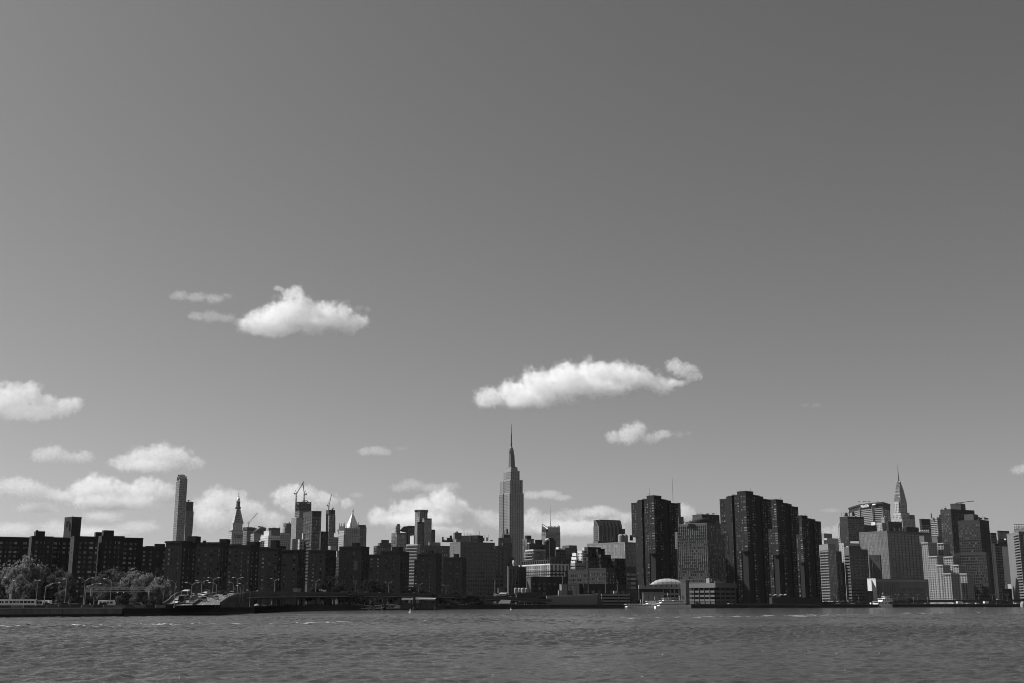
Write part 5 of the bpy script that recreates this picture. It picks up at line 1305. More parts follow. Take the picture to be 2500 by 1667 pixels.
b.box(0, 1456, 1458, 1470, 1448.8, 1015, 'corrugated_end', 'none', 'none', .12, z0=zb1, dep=20, yaw=10)
# open parking decks
b.box(0, 1468, 1470, 1538, 1450.2, 1016, 'parking_back_wall', mat=.008, z0=zb1, dep=12, yaw=4)
for k in range(5):
    y = 1449 + k * 7.6
    if k < 4: b.box(0, 1467, 1469.5, 1538, y, 1011 + k * .01, 'deck_parapet', mat=.2, z0=at(1500, y + 4.0, 1011).z, dep=14, yaw=4, top=0)
for x in (1470, 1511, 1531):
    b.box(0, x - 1, x - .8, x + 1, 1449.5, 1010.6, 'column', mat=.07, z0=-1, dep=1, yaw=4)
b.box(0, 1536, 1538, 1549, 1449.5, 1016, 'corrugated_end_bay', mat=.055, z0=zb1, dep=14, yaw=4)
o_ = MB()
for i in range(16):
    p = A.lerp(Bc, (i + .5) / 16) + Vector((2, 4, 0)); o_.tube((p.x, p.y, -2), (p.x, p.y, zb0 + .5), .35, n=6)
b.add('piles', o_, BLACKRUB, kind='stuff')
o_ = MB(); a_, c_ = A.lerp(Bc, .03) + Vector((2, 2, 0)), Vector((Cc.x + 28, Cc.y + 4, 0)); o_.hexa([Vector((a_.x, a_.y, -1)), Vector((c_.x, c_.y, -1)), Vector((c_.x, c_.y + 34, -1)), Vector((a_.x, a_.y + 34, -1)), Vector((a_.x, a_.y, zb0 + .1)), Vector((c_.x, c_.y, zb0 + .1)), Vector((c_.x, c_.y + 34, zb0 + .1)), Vector((a_.x, a_.y + 34, zb0 + .1))]); b.add('pier_underside', o_, BLACKRUB)
b.box(0, 1366, 1371, 1385, 1427.5, 1030, 'pilot_house', 'none', 'none', .20, z0=zt_ - 1, yaw=30); b.box(0, 1362, 1364, 1372, 1440, 1028, 'pilot_house_balcony', 'none', 'none', .24, z0=zt_ - 1, yaw=30); b.box(0, 1384, 1386, 1399, 1440, 1034, 'pilot_house_annex', mat=.06, z0=zt_ - 1, yaw=30)
o_ = MB()
for x, y0, y1, D in ((1374, 1428, 1406, 1032), (1507, 1442, 1414, 1022), (1399, 1447, 1428, 1030), (1436, 1447, 1424, 1030), (1478, 1447, 1424, 1030)):
    p = at(x, y0, D); q = at(x, y1, D); o_.tube(p, Vector((p.x, p.y, q.z)), .14, .1, 5)
    if x in (1374, 1507): o_.bar(Vector((p.x - 1.6, p.y, q.z - 2.2)), Vector((p.x + 1.6, p.y, q.z - 2.2)), .12)
b.add('masts', o_, STEEL, kind='stuff')
b.box(0, 1497, 1499, 1502, 1441, 1020, 'plant_box', mat=.3, z0=zt2 - 2, dep=2, yaw=20); b.box(0, 1503, 1505, 1512, 1442, 1021, 'plant_box', mat=.15, z0=zt2 - 2, dep=2, yaw=20)
o_ = MB(); p = at(1357.5, 1480, 973.5); o_.bar(p, p + Vector((0, 0, 3)), .5, .5); o_.bar(p, at(1359, 1484.5, 973), .2); b.add('ladder', o_, wall(.22))

# ------------------------------------------------------------------ riverside school with vaulted roof
b = Bld('riverside_school', 'concrete riverside school with a pale vaulted roof', 'school')
DS = 1075
c_lt = .33
b.box(6, 78, 84, 502, 1226, DS + 3, 'left_back_wall', 'none', 'none', .04, yaw=4, dep=30); 
b.box(6, 76, 82, 500, 1183, DS, 'left_attic', 'none', 'none', c_lt, yaw=4, yb=1222, dep=32)
for i in range(7):
    x = 150 + i * 52; b.box(6, x - 6, x - 5, x + 5, 1184, DS - .5, 'attic_notch', mat=.03, yaw=4, yb=1200, dep=1)
b.box(6, 110, 116, 330, 1262, DS + 1, 'left_blank_wall', 'none', 'none', .24, yaw=4, dep=20)
for i in range(4): b.box(6, 128 + i * 53, 129 + i * 53, 176 + i * 53, 1272, DS + .3, 'wall_panel', mat=.28, yaw=4, yb=1342, dep=1.2)
for y in (1262, 1306): b.box(6, 330, 331, 492, y, DS + 1, 'left_spandrel', mat=.25, yaw=4, yb=y + 24, dep=3)
for x in (330, 398, 440, 486): b.box(6, x - 4, x - 3, x + 4, 1230, DS + .6, 'left_column', mat=.25, yaw=4, dep=1.2)
b.box(6, 498, 552, 586, 1143, DS - 4, 'stair_tower', 'none', 'none', .15, yaw=58)
DR = DS + 8
b.box(6, 586, 848, 1062, 1212, DR + 4, 'right_back_wall', 'none', 'none', .03, yaw=36)
b.box(6, 583, 850, 1066, 1163, DR, 'right_attic', 'none', 'none', .15, yaw=36, yb=1210)
for y, nm in ((1238, 'right_spandrel'), (1282, 'right_spandrel'), (1326, 'right_spandrel')): b.box(6, 592, 846, 1050, y, DR + 1.5, nm, mat=.15, yaw=36, yb=y + 22)
o_ = MB(); th = R(36); r_ = Vector((math.cos(th), math.sin(th), 0)); l_ = Vector((-math.sin(th), math.cos(th), 0)); C = at(cpx(6, 846), cpy(6, 1200), DR + 1.2)
for i in range(5):
    for dr_, ln in ((l_, 30), (r_, 30)):
        p = Vector((C.x, C.y, LAND)) + dr_ * (i * ln / 4.5); o_.bar(p, p + Vector((0, 0, C.z - LAND)), .9)
b.add('right_columns', o_, wall(.14), kind='stuff')
b.box(6, 592, 846, 1050, 1350, DR + 2, 'ground_floor_glazing', 'ribw', 'ribw', .10, G_APT, yaw=36, base=.2, top=.2)
b.box(6, 757, 790, 808, 1115, DR + 20, 'penthouse', mat=.22, yb=1165); b.box(6, 808, 812, 880, 1118, DR + 24, 'rear_penthouse', mat=.14, yb=1165); b.box(6, 836, 850, 934, 1148, DR + 20, 'roof_light', mat=.22, yb=1165)
# vaulted roof: barrel with a rounded left end and a glazed right gable
o_ = MB(); zb_ = at(cpx(6, 300), cpy(6, 1178), DS + 8).z; ztp = at(cpx(6, 360), cpy(6, 1119), DS + 20).z
xs_ = [200, 225, 255, 300, 345, 390, 430, 462, 500]; hs = [.02, .42, .70, .92, 1.0, 1.0, .93, .80, .55]
NS = 8; rows = []
for x, h in zip(xs_, hs):
    cx0 = at(cpx(6, x), cpy(6, 1170), DS + 20); row = []
    for j in range(NS + 1):
        g = math.pi * j / NS; row.append(Vector((cx0.x - 0, DS + 20 - 13 * math.cos(g), zb_ + (ztp - zb_) * h * (math.sin(g) ** .8))))
    rows.append(row)
for a, c in zip(rows, rows[1:]):
    for j in range(NS): o_.quad(a[j], c[j], c[j + 1], a[j + 1])
k = len(o_.v); o_.v += [tuple(p) for p in rows[-1]]; o_.f.append(tuple(range(k, k + NS + 1))); o_.m.append(0)
b.add('vaulted_roof', o_, pmat('pale_roof_membrane', .26, .6, .05, .3, 2), smooth=True)
o_ = MB()
for a in rows[1:-1]:
    for j in range(NS): o_.bar(a[j] + Vector((0, -.05, .05)), a[j + 1] + Vector((0, -.05, .05)), .25)
o_.bar(rows[-3][1], rows[-1][4], .3); b.add('roof_seams', o_, wall(.2), kind='stuff')
# plaza deck on piles at the foot of the towers
b = Bld('pile_deck', 'dark plaza deck on piles below the riverside towers', 'pier'); root = b._root(at(1680, 1484, 1010))
pA, pB_ = at(1672, 1478, 1025), at(2006, 1476, 1128); o_ = MB(); bk = Vector((-20, 40, 0))
o_.hexa([Vector((pA.x, pA.y, 1.6)), Vector((pB_.x, pB_.y, 1.6)), Vector((pB_.x, pB_.y, 1.6)) + bk, Vector((pA.x, pA.y, 1.6)) + bk, Vector((pA.x, pA.y, 3.6)), Vector((pB_.x, pB_.y, 3.6)), Vector((pB_.x, pB_.y, 3.6)) + bk, Vector((pA.x, pA.y, 3.6)) + bk]); b.add('deck_slab', o_, pmat('dark_coping', .05))
for i in range(44):
    o_ = MB(); p = pA.lerp(pB_, (i + .5) / 44); o_.tube((p.x, p.y + .6, -2), (p.x, p.y + .6, 1.6), .4, n=7); b.add('pile', o_, pmat('pile_timber', .03, .9, .3))
b.box(0, 1776, 1780, 1790, 1471, 1040, 'kiosk', mat=.25, z0=3.6, dep=5)
b.box(0, 1878, 1885, 2000, 1457, 1135, 'terrace_building', 'ribw', 'ribw', .035, G_DARK, z0=3.0, dep=20, yaw=25)
o_ = MB()
zg = [(1880, 1450.5), (1888, 1452.5), (1894, 1450), (1901, 1452.5), (1908, 1450), (1914, 1452), (1919, 1449.5)]
for (x0, y0), (x1, y1) in zip(zg, zg[1:]): o_.bar(at(x0, y0, 1120), at(x1, y1, 1120), 5, .35)
b.add('folded_canopy', o_, wall(.45))

# ------------------------------------------------------------------ small bank-side buildings
b = Bld('silo_tanks', 'pair of squat pale round tanks on a roof behind the viaduct', 'tanks'); root = b._root(at(1264, 1440, 985))
for x in (1263.5, 1280.5):
    for dx in (0, 8.5):
        q = at(x + dx - 3.5, 1447, 985 + (dx > 0) * 4); o_ = MB(); o_.lathe([(1.7, 0), (1.7, 3.6), (1.5, 4.1), (.4, 4.4)], q, 12); b.add('tank', o_, pmat('tank_white', .26, .5, .1, .4, 2, streak=.2), smooth=False)
b.box(0, 1258, 1262, 1312, 1447, 984, 'support_building', mat=.06, yaw=8, dep=14)
b = Bld('boat_house', 'small hipped roof boat house on the dark bank', 'pavilion'); root = b._root(at(1232, 1480, 905))
b.box(0, 1218, 1243, 1248, 1471.5, 905, 'walls', 'finv', 'none', .10, G_DARK, yaw=72, base=.2, top=.2, dep=6)
o_ = MB(); e = [at(1215, 1472, 903), at(1245, 1472, 901), at(1249, 1472, 915), at(1224, 1472, 917)]; rg = [at(1224, 1462.5, 909), at(1247, 1463.5, 908)]
o_.quad(e[0], e[1], rg[1], rg[0]); o_.quad(e[2], e[3], rg[0], rg[1]); o_.tri(e[1], e[2], rg[1]); o_.tri(e[3], e[0], rg[0]); b.add('hipped_roof', o_, wall(.09))
b = Bld('petrol_station_canopy', 'flat white canopy on columns under the viaduct end', 'canopy'); root = b._root(at(1290, 1480, 930))
b.box(0, 1268, 1270, 1318, 1466.8, 925, 'canopy', mat=.10, z0=at(1270, 1468.8, 925).z, yaw=5, dep=10)
for x in (1281, 1299, 1286): b.box(0, x - .8, x - .6, x + .8, 1469, 927, 'column', mat=.5, dep=.6, yaw=5)
b = Bld('market_hall', 'low building with pale skylight roof behind the viaduct', 'building')
b.box(0, 1205, 1212, 1240, 1449, 1010, 'hall', mat=.05, dep=20); o_ = MB(); P_ = [at(1204, 1452, 1005), at(1236, 1452, 1005), at(1244, 1446, 1020), at(1222, 1445, 1020)]; o_.quad(*P_); b.add('skylight_roof', o_, wall(.1)); o_ = MB(); P_ = [at(1217, 1448, 1009), at(1235, 1448, 1009), at(1240, 1445.5, 1016), at(1222, 1445.5, 1016)]; o_.quad(*P_); b.add('skylight', o_, wall(.3))
b.box(0, 1215, 1217, 1232, 1437, 1030, 'stair_block', mat=.13, dep=10)

# ------------------------------------------------------------------ boats
def boat_hull(L_, Wd, H, sheer=.6, n=10):
    mb = MB(); sec = []
    for i in range(n + 1):
        t = i / n; w = Wd / 2 * (1 - max(0, (t - .62) / .38) ** 2.0) * (.86 + .14 * min(1, t / .2)); z = H + sheer * max(0, (t - .5) / .5) ** 2
        x = (t - .5) * L_
        sec.append([Vector((x, -w, z)), Vector((x, -w * .86, -.5)), Vector((x, w * .86, -.5)), Vector((x, w, z))])
    for a, c in zip(sec, sec[1:]):
        for j in range(3): mb.quad(a[j + 1], a[j], c[j], c[j + 1])
        mb.quad(a[0], a[3], c[3], c[0])
    mb.quad(*sec[0])
    return mb
def ferry(label, x, y, D, L_, Wd, H, decks, yaw=12, flip=1, group='white boats moored at the far bank', mast=None, funnel=None):
    r = empty('moored_boat', at(x, y, D), R(yaw) + (math.pi if flip < 0 else 0)); tag(r, label, 'boat', group); r.location.z = 0
    boat_hull(L_, Wd, H).build('hull', pmat('boat_white', .72, .35, .06, .5, 2), r)
    z = H
    for (x0, x1, h, w, win) in decks:
        d = MB(); xa, xb = (x0 - .5) * L_, (x1 - .5) * L_; hy = Wd * w / 2; d.hexa([Vector(q) for q in ((xa, -hy, z), (xb, -hy, z), (xb, hy, z), (xa, hy, z), (xa + h * .35, -hy, z + h), (xb - h * .6, -hy, z + h), (xb - h * .6, hy, z + h), (xa + h * .35, hy, z + h))]); o = d.build('deckhouse', pmat('boat_white', .72), r)
        for s_ in (-1, 1):
            n_ = max(2, int((xb - xa) / win)); wv = MB()
            for i in range(n_):
                cx0 = xa + (i + .5) * (xb - xa) / n_; wv.box((cx0, s_ * Wd * w / 2, z + h * .55), (win * .6, .08, h * .42))
            wv.build('windows', G_DARK, o, kind='stuff')
        ew = MB()
        for e_, q_ in ((xa + h * .2 - .06, -1), (xb - h * .34 + .06, 1)):
            for k_ in range(4): ew.box((e_, (k_ - 1.5) * Wd * w * .22, z + h * .56), (.25, Wd * w * .16, h * .4))
        ew.build('end_windows', G_DARK, o, kind='stuff')
        dk_ = MB(); dk_.box(((xa + xb) / 2, 0, z + h + .08), ((xb - xa) * 1.04, Wd * w * 1.06, .16)); dk_.build('deck_edge', pmat('boat_white', .72), r)
        z += h + .16
    o_ = MB()
    for k in range(9): o_.bar(((k / 9 - .45) * L_, -Wd * .42, z), ((k / 9 - .45) * L_, -Wd * .42, z + 1), .07)
    o_.bar((-.45 * L_, -Wd * .42, z + 1), (.43 * L_, -Wd * .42, z + 1), .07); o_.build('railing', STEEL, r)
    o_ = MB(); mh = mast or 4; o_.tube((0, 0, z), (-.6, 0, z + mh), .12, .08, 6); o_.bar((-.4, -1.2, z + mh * .7), (-.4, 1.2, z + mh * .7), .1); o_.build('mast', WHITE, r)
    return r
ferry('long low white ferry with a row of dark square windows', 1563, 1484, 985, 26, 6, 1.0, [(.02, .98, 2.2, .94, 1.3)], 14, -1)
ferry('white two deck excursion boat behind the long low ferry', 1600, 1484, 992, 22, 6, 1.4, [(.05, .9, 2.0, .9, 1.2), (.15, .8, 1.9, .8, 1.4)], 14)
ferry('white yacht with open flying bridge and slanted mast', 1632, 1484, 985, 24, 6.5, 2.0, [(.12, .8, 2.1, .9, 1.4), (.2, .7, 2.0, .8, 1.5), (.3, .6, 1.4, .6, 1.4)], 14, 1, mast=5)
ferry('white motor yacht with sharp bow at the right of the moored boats', 1660, 1484, 988, 20, 6, 2.4, [(.1, .75, 2.1, .9, 1.6), (.2, .6, 1.8, .7, 1.6)], 14, 1, mast=4.5)
ferry('bright white workboat with tall stern bulkhead on the right bank', 2158, 1481, 1190, 22, 8, 2.6, [(.02, .75, 3.0, .95, 3.4), (.3, .95, 2.8, .8, 2.4), (.5, .8, 1.8, .6, 2.0)], 24, 1, mast=4)
r = empty('landing_house', at(2129, 1473, 1195)); tag(r, 'small white landing house left of the bright workboat', 'hut'); o_ = MB(); o_.box((0, 0, -.5), (3.4, 3.4, 3.6)); o_.build('walls', WHITE, r); o_ = MB(); o_.box((2.5, 0, -.4), (1.8, 3, 3.2)); o_.build('dark_door_panel', wall(.05), r)
r = empty('tour_coach', at(2497, 1474, 1270)); tag(r, 'white rounded vehicle at the right picture edge', 'vehicle'); o_ = MB(); o_.lathe([(2.4, -3.5), (2.6, -1), (2.4, 1), (1.6, 2.4), (.4, 3)], n=10); o_.build('body', CONC, r)
# buoys
for x, y, D, lab, s in ((1001.5, 1494.5, 590, 'white pointed buoy floating before the ferry shelter', 1.0), (1247.5, 1487.5, 820, 'small white marker buoy right of the bank', .8)):
    p = water_pt(x, y); r = empty('buoy', p); tag(r, lab, 'buoy'); o_ = MB(); o_.lathe([(.2, -.4), (.75 * s, -.1), (.75 * s, .35), (.3 * s, .5)], n=10); o_.build('float', WHITE, r); o_ = MB(); o_.lathe([(.28 * s, .4), (.22 * s, 1.4 * s), (.05, 1.9 * s)], n=8); o_.build('marker', WHITE, r)
# aeroplane far off, a speck over the left roofs
p = at(118, 1280, 6500); r = empty('aeroplane', p); tag(r, 'tiny aeroplane above the leftmost roofs', 'aeroplane'); o_ = MB(); o_.tube((-4.5, 0, 0), (4.5, 0, .4), 1.0, .6, 8); o_.build('fuselage', DARKSTEEL, r); o_ = MB(); o_.hexa([Vector(q) for q in ((-1.5, -7, -.2), (1, -7, -.2), (1.5, 7, -.2), (-1, 7, -.2), (-1.5, -7, .1), (1, -7, .1), (1.5, 7, .1), (-1, 7, .1))]); o_.build('wing', DARKSTEEL, r); o_ = MB(); o_.box((-4, 0, 1.2), (1.4, .3, 2.2)); o_.build('tail_fin', DARKSTEEL, r)
# ------------------------------------------------------------------ trees
def leaf_mat(name, v, var=.3):
    m = bpy.data.materials.new(name); m.use_nodes = True
    nt = m.node_tree; N, L = nt.nodes, nt.links; b_ = N['Principled BSDF']; b_.inputs['Roughness'].default_value = .75; b_.inputs['Specular IOR Level'].default_value = .15
    g = N.new('ShaderNodeNewGeometry'); mr = N.new('ShaderNodeMapRange'); mr.inputs['To Min'].default_value = v * (1 - var); mr.inputs['To Max'].default_value = v * (1 + var)
    L.new(g.outputs['Random Per Island'], mr.inputs['Value'])
    df, tl, mx = N.new('ShaderNodeBsdfDiffuse'), N.new('ShaderNodeBsdfTranslucent'), N.new('ShaderNodeMixShader'); mx.inputs[0].default_value = .42
    L.new(mr.outputs[0], df.inputs['Color']); L.new(mr.outputs[0], tl.inputs['Color']); L.new(df.outputs[0], mx.inputs[1]); L.new(tl.outputs[0], mx.inputs[2]); L.new(mx.outputs[0], N['Material Output'].inputs['Surface'])
    return m
LEAF_P, LEAF_D, LEAF_M = leaf_mat('pale_foliage', .19), leaf_mat('dark_foliage', .03), leaf_mat('mid_foliage', .09)
BARK = pmat('bark', .05, .9, .3, 1, 6)
def tree_mesh(seed, leafm, n=2600, wide=1.0, droop=0.0):
    """crown and trunk of a tree one unit high"""
    rr = random.Random(seed); mb = MB(); lobes = []
    for i in range(26):
        g = rr.random() * 6.283; rad = (rr.random() ** .6) * .34 * wide; z = .36 + rr.random() * .52
        lobes.append((Vector((rad * math.cos(g), rad * math.sin(g), z - rad * .35)), .055 + rr.random() * .085))
    lobes.append((Vector((0, 0, .80)), .17)); lobes.append((Vector((0, 0, .6)), .2))
    for i in range(n):
        c, r0 = rr.choice(lobes); d = Vector((rr.gauss(0, 1), rr.gauss(0, 1), rr.gauss(0, 1) * .85)).normalized()
        p = c + d * r0 * (.40 + 1.0 * rr.random() ** 1.5) * Vector((1.1, 1.1, .95)).length / 1.73
        p.z -= droop * rr.random() * .1
        s_ = .013 + rr.random() * .015; u = Vector((rr.gauss(0, 1), rr.gauss(0, 1), rr.gauss(0, .6))).normalized(); w = u.cross(d + Vector((.1, .2, .3))).normalized()
        mb.quad(p - u * s_ - w * s_ * .6, p + u * s_ * .3 - w * s_, p + u * s_ + w * s_ * .5, p - u * s_ * .4 + w * s_)
    tb = MB(); tb.tube((0, 0, 0), (.01, 0, .32), .028, .018, 7); tb.tube((.01, 0, .30), (0, .01, .62), .018, .008, 6)
    for i in range(6):
        g = i * 1.05 + rr.random(); tb.tube((.005, 0, .26 + .05 * i), (.24 * wide * math.cos(g), .24 * wide * math.sin(g), .48 + .05 * i), .011, .004, 5)
    me = []
    for nm, b_, mt in (('crown', mb, leafm), ('trunk', tb, BARK)):
        m = bpy.data.meshes.new(nm); m.from_pydata(b_.v, [], b_.f); m.materials.append(mt); m.update(); me.append(m)
    return me
TP = {'p': [tree_mesh(1, LEAF_P, 6000), tree_mesh(2, LEAF_P, 6000, 1.2), tree_mesh(3, LEAF_P, 6000, 1.0, 1.0)], 'd': [tree_mesh(4, LEAF_D), tree_mesh(5, LEAF_D, 2400, 1.25), tree_mesh(6, LEAF_D, 2200, .85)], 'm': [tree_mesh(7, LEAF_M, 5500), tree_mesh(8, LEAF_M, 5500, 1.2)]}
def tree(label, kind, x, yt, yb, hw, D, group, z0=LAND, name='tree'):
    base = at(x, yb, D); top = at(x, yt, D).z; base.z = z0 if z0 is not None else base.z
    h = max(2.0, (top - base.z) * 1.06); w = hw * m_per_px(D) / .36
    r = empty(name, base, rnd.random() * 6.28); tag(r, label, 'tree', group)
    cm, tm = rnd.choice(TP[kind])
    for nm, me in (('crown', cm), ('trunk', tm)):
        o = bpy.data.objects.new(nm, me); COL.objects.link(o); o.parent = r; o.scale = (w, w, h)
    return r
LT = [('pale feathery tree at the left picture edge', 'p', 8, 1380, 1462, 26, 575), ('tallest pale tree, before the leftmost brick block', 'p', 62, 1353, 1462, 30, 590), ('pale tree between the left edge and the tallest pale tree', 'p', 34, 1374, 1462, 26, 565),
      ('pale tree low in front of the tallest pale tree', 'p', 44, 1398, 1464, 22, 545), ('greyer tree right of the tallest pale tree', 'm', 98, 1380, 1462, 26, 600), ('grey tree before the gap between the two left brick blocks', 'm', 140, 1386, 1462, 28, 600),
      ('low grey tree beside the lit edge of the second brick block', 'm', 160, 1398, 1464, 20, 570), ('small tree with layered twigs between two lamps', 'm', 76, 1420, 1466, 18, 520), ('small bushy tree left of the double lamp', 'm', 150, 1440, 1468, 14, 500), ('low dark shrub tree under the left sign gantry post', 'd', 215, 1452, 1470, 16, 500),
      ('grey tree right of the second brick block, leftmost of its clump', 'm', 240, 1398, 1466, 20, 590), ('broad grey tree behind the sign gantry', 'm', 275, 1386, 1466, 30, 600), ('pale tree behind the right part of the sign gantry', 'p', 318, 1390, 1466, 26, 590),
      ('bright pale tree left of the ramp', 'p', 352, 1396, 1466, 26, 575), ('pale tree nearest the ramp, drooping over the road sign', 'p', 388, 1406, 1466, 22, 560), ('lower pale tree beneath the bright ones at the ramp', 'p', 372, 1422, 1466, 20, 540), ('lower grey tree beneath the sign gantry', 'm', 300, 1424, 1468, 24, 545), ('grey bush behind the right gantry post', 'm', 340, 1430, 1468, 20, 535), ('lower grey tree left of the gantry signs', 'm', 255, 1424, 1468, 20, 545),
      ('dark bush at the foot of the ramp wall', 'd', 392, 1452, 1472, 18, 500), ('dark bush below the right end of the gantry', 'd', 356, 1456, 1472, 14, 500), ('dark bush below the middle of the gantry', 'd', 300, 1458, 1472, 16, 495), ('faint dark tree before the set back low brick block', 'd', 385, 1388, 1460, 16, 640)]
for l_ in LT: tree(*l_, group='trees on the left bank')
DTR = [(808, 1400, 22, 800), (790, 1418, 18, 770), (770, 1432, 26, 745), (745, 1445, 14, 740), (828, 1424, 20, 790), (850, 1440, 24, 770), (880, 1448, 18, 775), (905, 1412, 24, 850), (930, 1416, 22, 850), (890, 1428, 18, 830), (925, 1452, 16, 780), (955, 1436, 14, 840),
       (1005, 1428, 24, 870), (1028, 1436, 20, 865), (1060, 1446, 16, 860), (1085, 1440, 14, 890), (1107, 1440, 20, 895), (1135, 1450, 16, 890), (1160, 1440, 20, 905), (1150, 1448, 20, 895), (1180, 1462, 16, 900), (1075, 1458, 18, 868), (1100, 1464, 14, 868), (1250, 1446, 14, 980), (1305, 1446, 26, 1000), (1325, 1450, 20, 990), (1555, 1462, 10, 1010), (1196, 1472, 12, 890),
       (2016, 1466, 8, 1160), (2105, 1468, 10, 1200), (2090, 1470, 8, 1195), (2222, 1459, 10, 1240), (2395, 1455, 8, 1340), (2450, 1462, 10, 1360), (1955, 1478, 10, 1150)]
DTR.sort()
for i, (x, yt, hw, D) in enumerate(DTR):
    side = 'behind the viaduct' if D > 840 and x < 1100 else ('on the bank' if x < 1400 else 'on the right bank')
    tree('dark leafy tree %s, %s dark tree from the left' % (side, ORD[i]), 'd', x, yt, 1475, hw, D, 'dark trees along the far bank')
# low weeds on the bank
wv_ = MB(); rr = random.Random(6)
for i in range(7000):
    x = rr.uniform(660, 1335); D = shore(x) + rr.uniform(1, 9); k = kx(x, HORIZON); p = Vector((k * D, D, LAND + rr.random() * .9 - .3)); s_ = .15 + rr.random() * .3
    u = Vector((rr.gauss(0, 1), rr.gauss(0, 1), rr.gauss(0, 1))).normalized() * s_; w = u.cross(Vector((.3, .5, .8))).normalized() * s_; wv_.quad(p - u - w, p + u - w, p + u + w, p - u + w)
o = wv_.build('undergrowth', leaf_mat('weeds', .04), kind='stuff'); tag(o, 'dark weeds and low bushes along the bank below the viaduct', 'undergrowth', kind='stuff')

# ------------------------------------------------------------------ vehicles
def paint(n, v): return pmat('car_paint_' + n, v, .25, .04, .5, 3, .1, .6)
def car_proto(col, v, suv=False):
    r = empty('car'); L_, W_, H = (4.6, 1.8, 1.45) if not suv else (4.8, 1.9, 1.8)
    wl_ = .62 if not suv else .68
    prof = [(-L_ / 2, .35), (L_ / 2, .35), (L_ / 2, wl_ * .85), (L_ * .46, wl_), (L_ * .24, wl_ * 1.42), (-L_ * .44, wl_ * 1.42), (-L_ / 2, wl_ * 1.3)]
    mb = MB(); n = len(prof)
    for s_ in (-1, 1): mb.v += [(x, s_ * W_ / 2 * (.96 if z > .9 else 1), z) for x, z in prof]
    mb.f.append(tuple(range(n))); mb.f.append(tuple(range(2 * n - 1, n - 1, -1))); mb.m += [0, 0]
    for i in range(n): mb.f.append((i, n + i, n + (i + 1) % n, (i + 1) % n)); mb.m.append(0)
    mb.build('body', paint(col, v), r)
    z0, z1 = wl_ * 1.42, H; cab = [(-L_ * .40 if suv else -L_ * .34, z0), (L_ * .24, z0), (L_ * .07, z1), (-L_ * (.36 if suv else .24), z1)]
    g = MB()
    for s_ in (-1, 1): g.v += [(x, s_ * (W_ / 2 - .06 - (.16 if z == z1 else 0)), z) for x, z in cab]
    for f in ((0, 1, 2, 3), (7, 6, 5, 4), (0, 4, 5, 1), (1, 5, 6, 2), (3, 2, 6, 7), (0, 3, 7, 4)): g.f.append(f); g.m.append(0)
    g.build('windows', G_DARK, r)
    rf = MB(); rf.box(((cab[2][0] + cab[3][0]) / 2, 0, z1 + .02), (cab[2][0] - cab[3][0], W_ - .38, .06)); rf.build('roof', paint(col, v), r)
    for x in (-L_ * .31, L_ * .31):
        for y in (-W_ / 2 + .08, W_ / 2 - .08): w_ = MB(); w_.tube((x, y - .1, .33), (x, y + .1, .33), .33, n=10); w_.build('wheel', BLACKRUB, r)
    for y in (-W_ * .36, W_ * .36): h = MB(); h.box((L_ / 2, y, .55), (.06, .32, .16)); h.build('headlight', pmat('headlight_lens', .8, .1, .02), r)
    return r
def van_proto(col, v, L_=6.5, W_=2.2, H=2.8, kind='van', win=True):
    r = empty(kind); mb = MB(); mb.hexa([Vector(q) for q in ((-L_ / 2, -W_ / 2, .5), (L_ / 2, -W_ / 2, .5), (L_ / 2, W_ / 2, .5), (-L_ / 2, W_ / 2, .5), (-L_ / 2, -W_ / 2 + .05, H), (L_ / 2 - .7, -W_ / 2 + .05, H), (L_ / 2 - .7, W_ / 2 - .05, H), (-L_ / 2, W_ / 2 - .05, H))]); mb.build('body', paint(col, v), r)
    g = MB(); g.quad((L_ / 2 - .25, -W_ / 2 + .15, 1.5), (L_ / 2 - .25, W_ / 2 - .15, 1.5), (L_ / 2 - .62, W_ / 2 - .2, H - .25), (L_ / 2 - .62, -W_ / 2 + .2, H - .25)); g.build('windscreen', G_DARK, r)
    if win:
        for s_ in (-1, 1):
            n = max(2, int(L_ / 1.5))
            for i in range(n):
                w_ = MB(); w_.box((-L_ / 2 + .6 + i * (L_ - 1.4) / n + .5, s_ * (W_ / 2), H * .68), ((L_ - 1.4) / n * .82, .06, H * .28)); w_.build('side_window', G_OFF, r)
    for x in (-L_ * .3, L_ * .32):
        for y in (-W_ / 2 + .1, W_ / 2 - .1): w_ = MB(); w_.tube((x, y - .12, .45), (x, y + .12, .45), .45, n=10); w_.build('wheel', BLACKRUB, r)
    for y in (-W_ * .36, W_ * .36): h = MB(); h.box((L_ / 2, y, .8), (.08, .3, .2)); h.build('headlight', pmat('headlight_lens', .8), r)
    return r
PRO = {'w': car_proto('white', .7), 'g': car_proto('grey', .22), 'k': car_proto('black', .02), 'W': car_proto('white', .7, True), 'G': car_proto('grey', .22, True), 'K': car_proto('black', .02, True),
       'v': van_proto('white', .7), 'T': van_proto('grey', .22, 7.5, 2.4, 3.3, 'box_truck', False), 'b': van_proto('white', .7, 12, 2.5, 3.1, 'bus'), 'D': van_proto('black', .02, 7, 2.3, 3.0, 'box_truck', False)}
CN = {'w': 'white car', 'g': 'grey car', 'k': 'dark car', 'W': 'white estate car', 'G': 'grey estate car', 'K': 'dark estate car', 'v': 'white van', 'T': 'grey box truck', 'b': 'white bus', 'D': 'dark box truck'}
CC_ = {'v': 'van', 'T': 'truck', 'b': 'bus', 'D': 'truck'}
used_p = set()
def vehicle(k, loc, head, label, group, tilt=0.0):
    if k in used_p: o = dup(PRO[k])
    else: o = PRO[k]; used_p.add(k)
    o.location = loc; o.rotation_euler = (0, tilt, head); tag(o, label, CC_.get(k, 'car'), group); return o
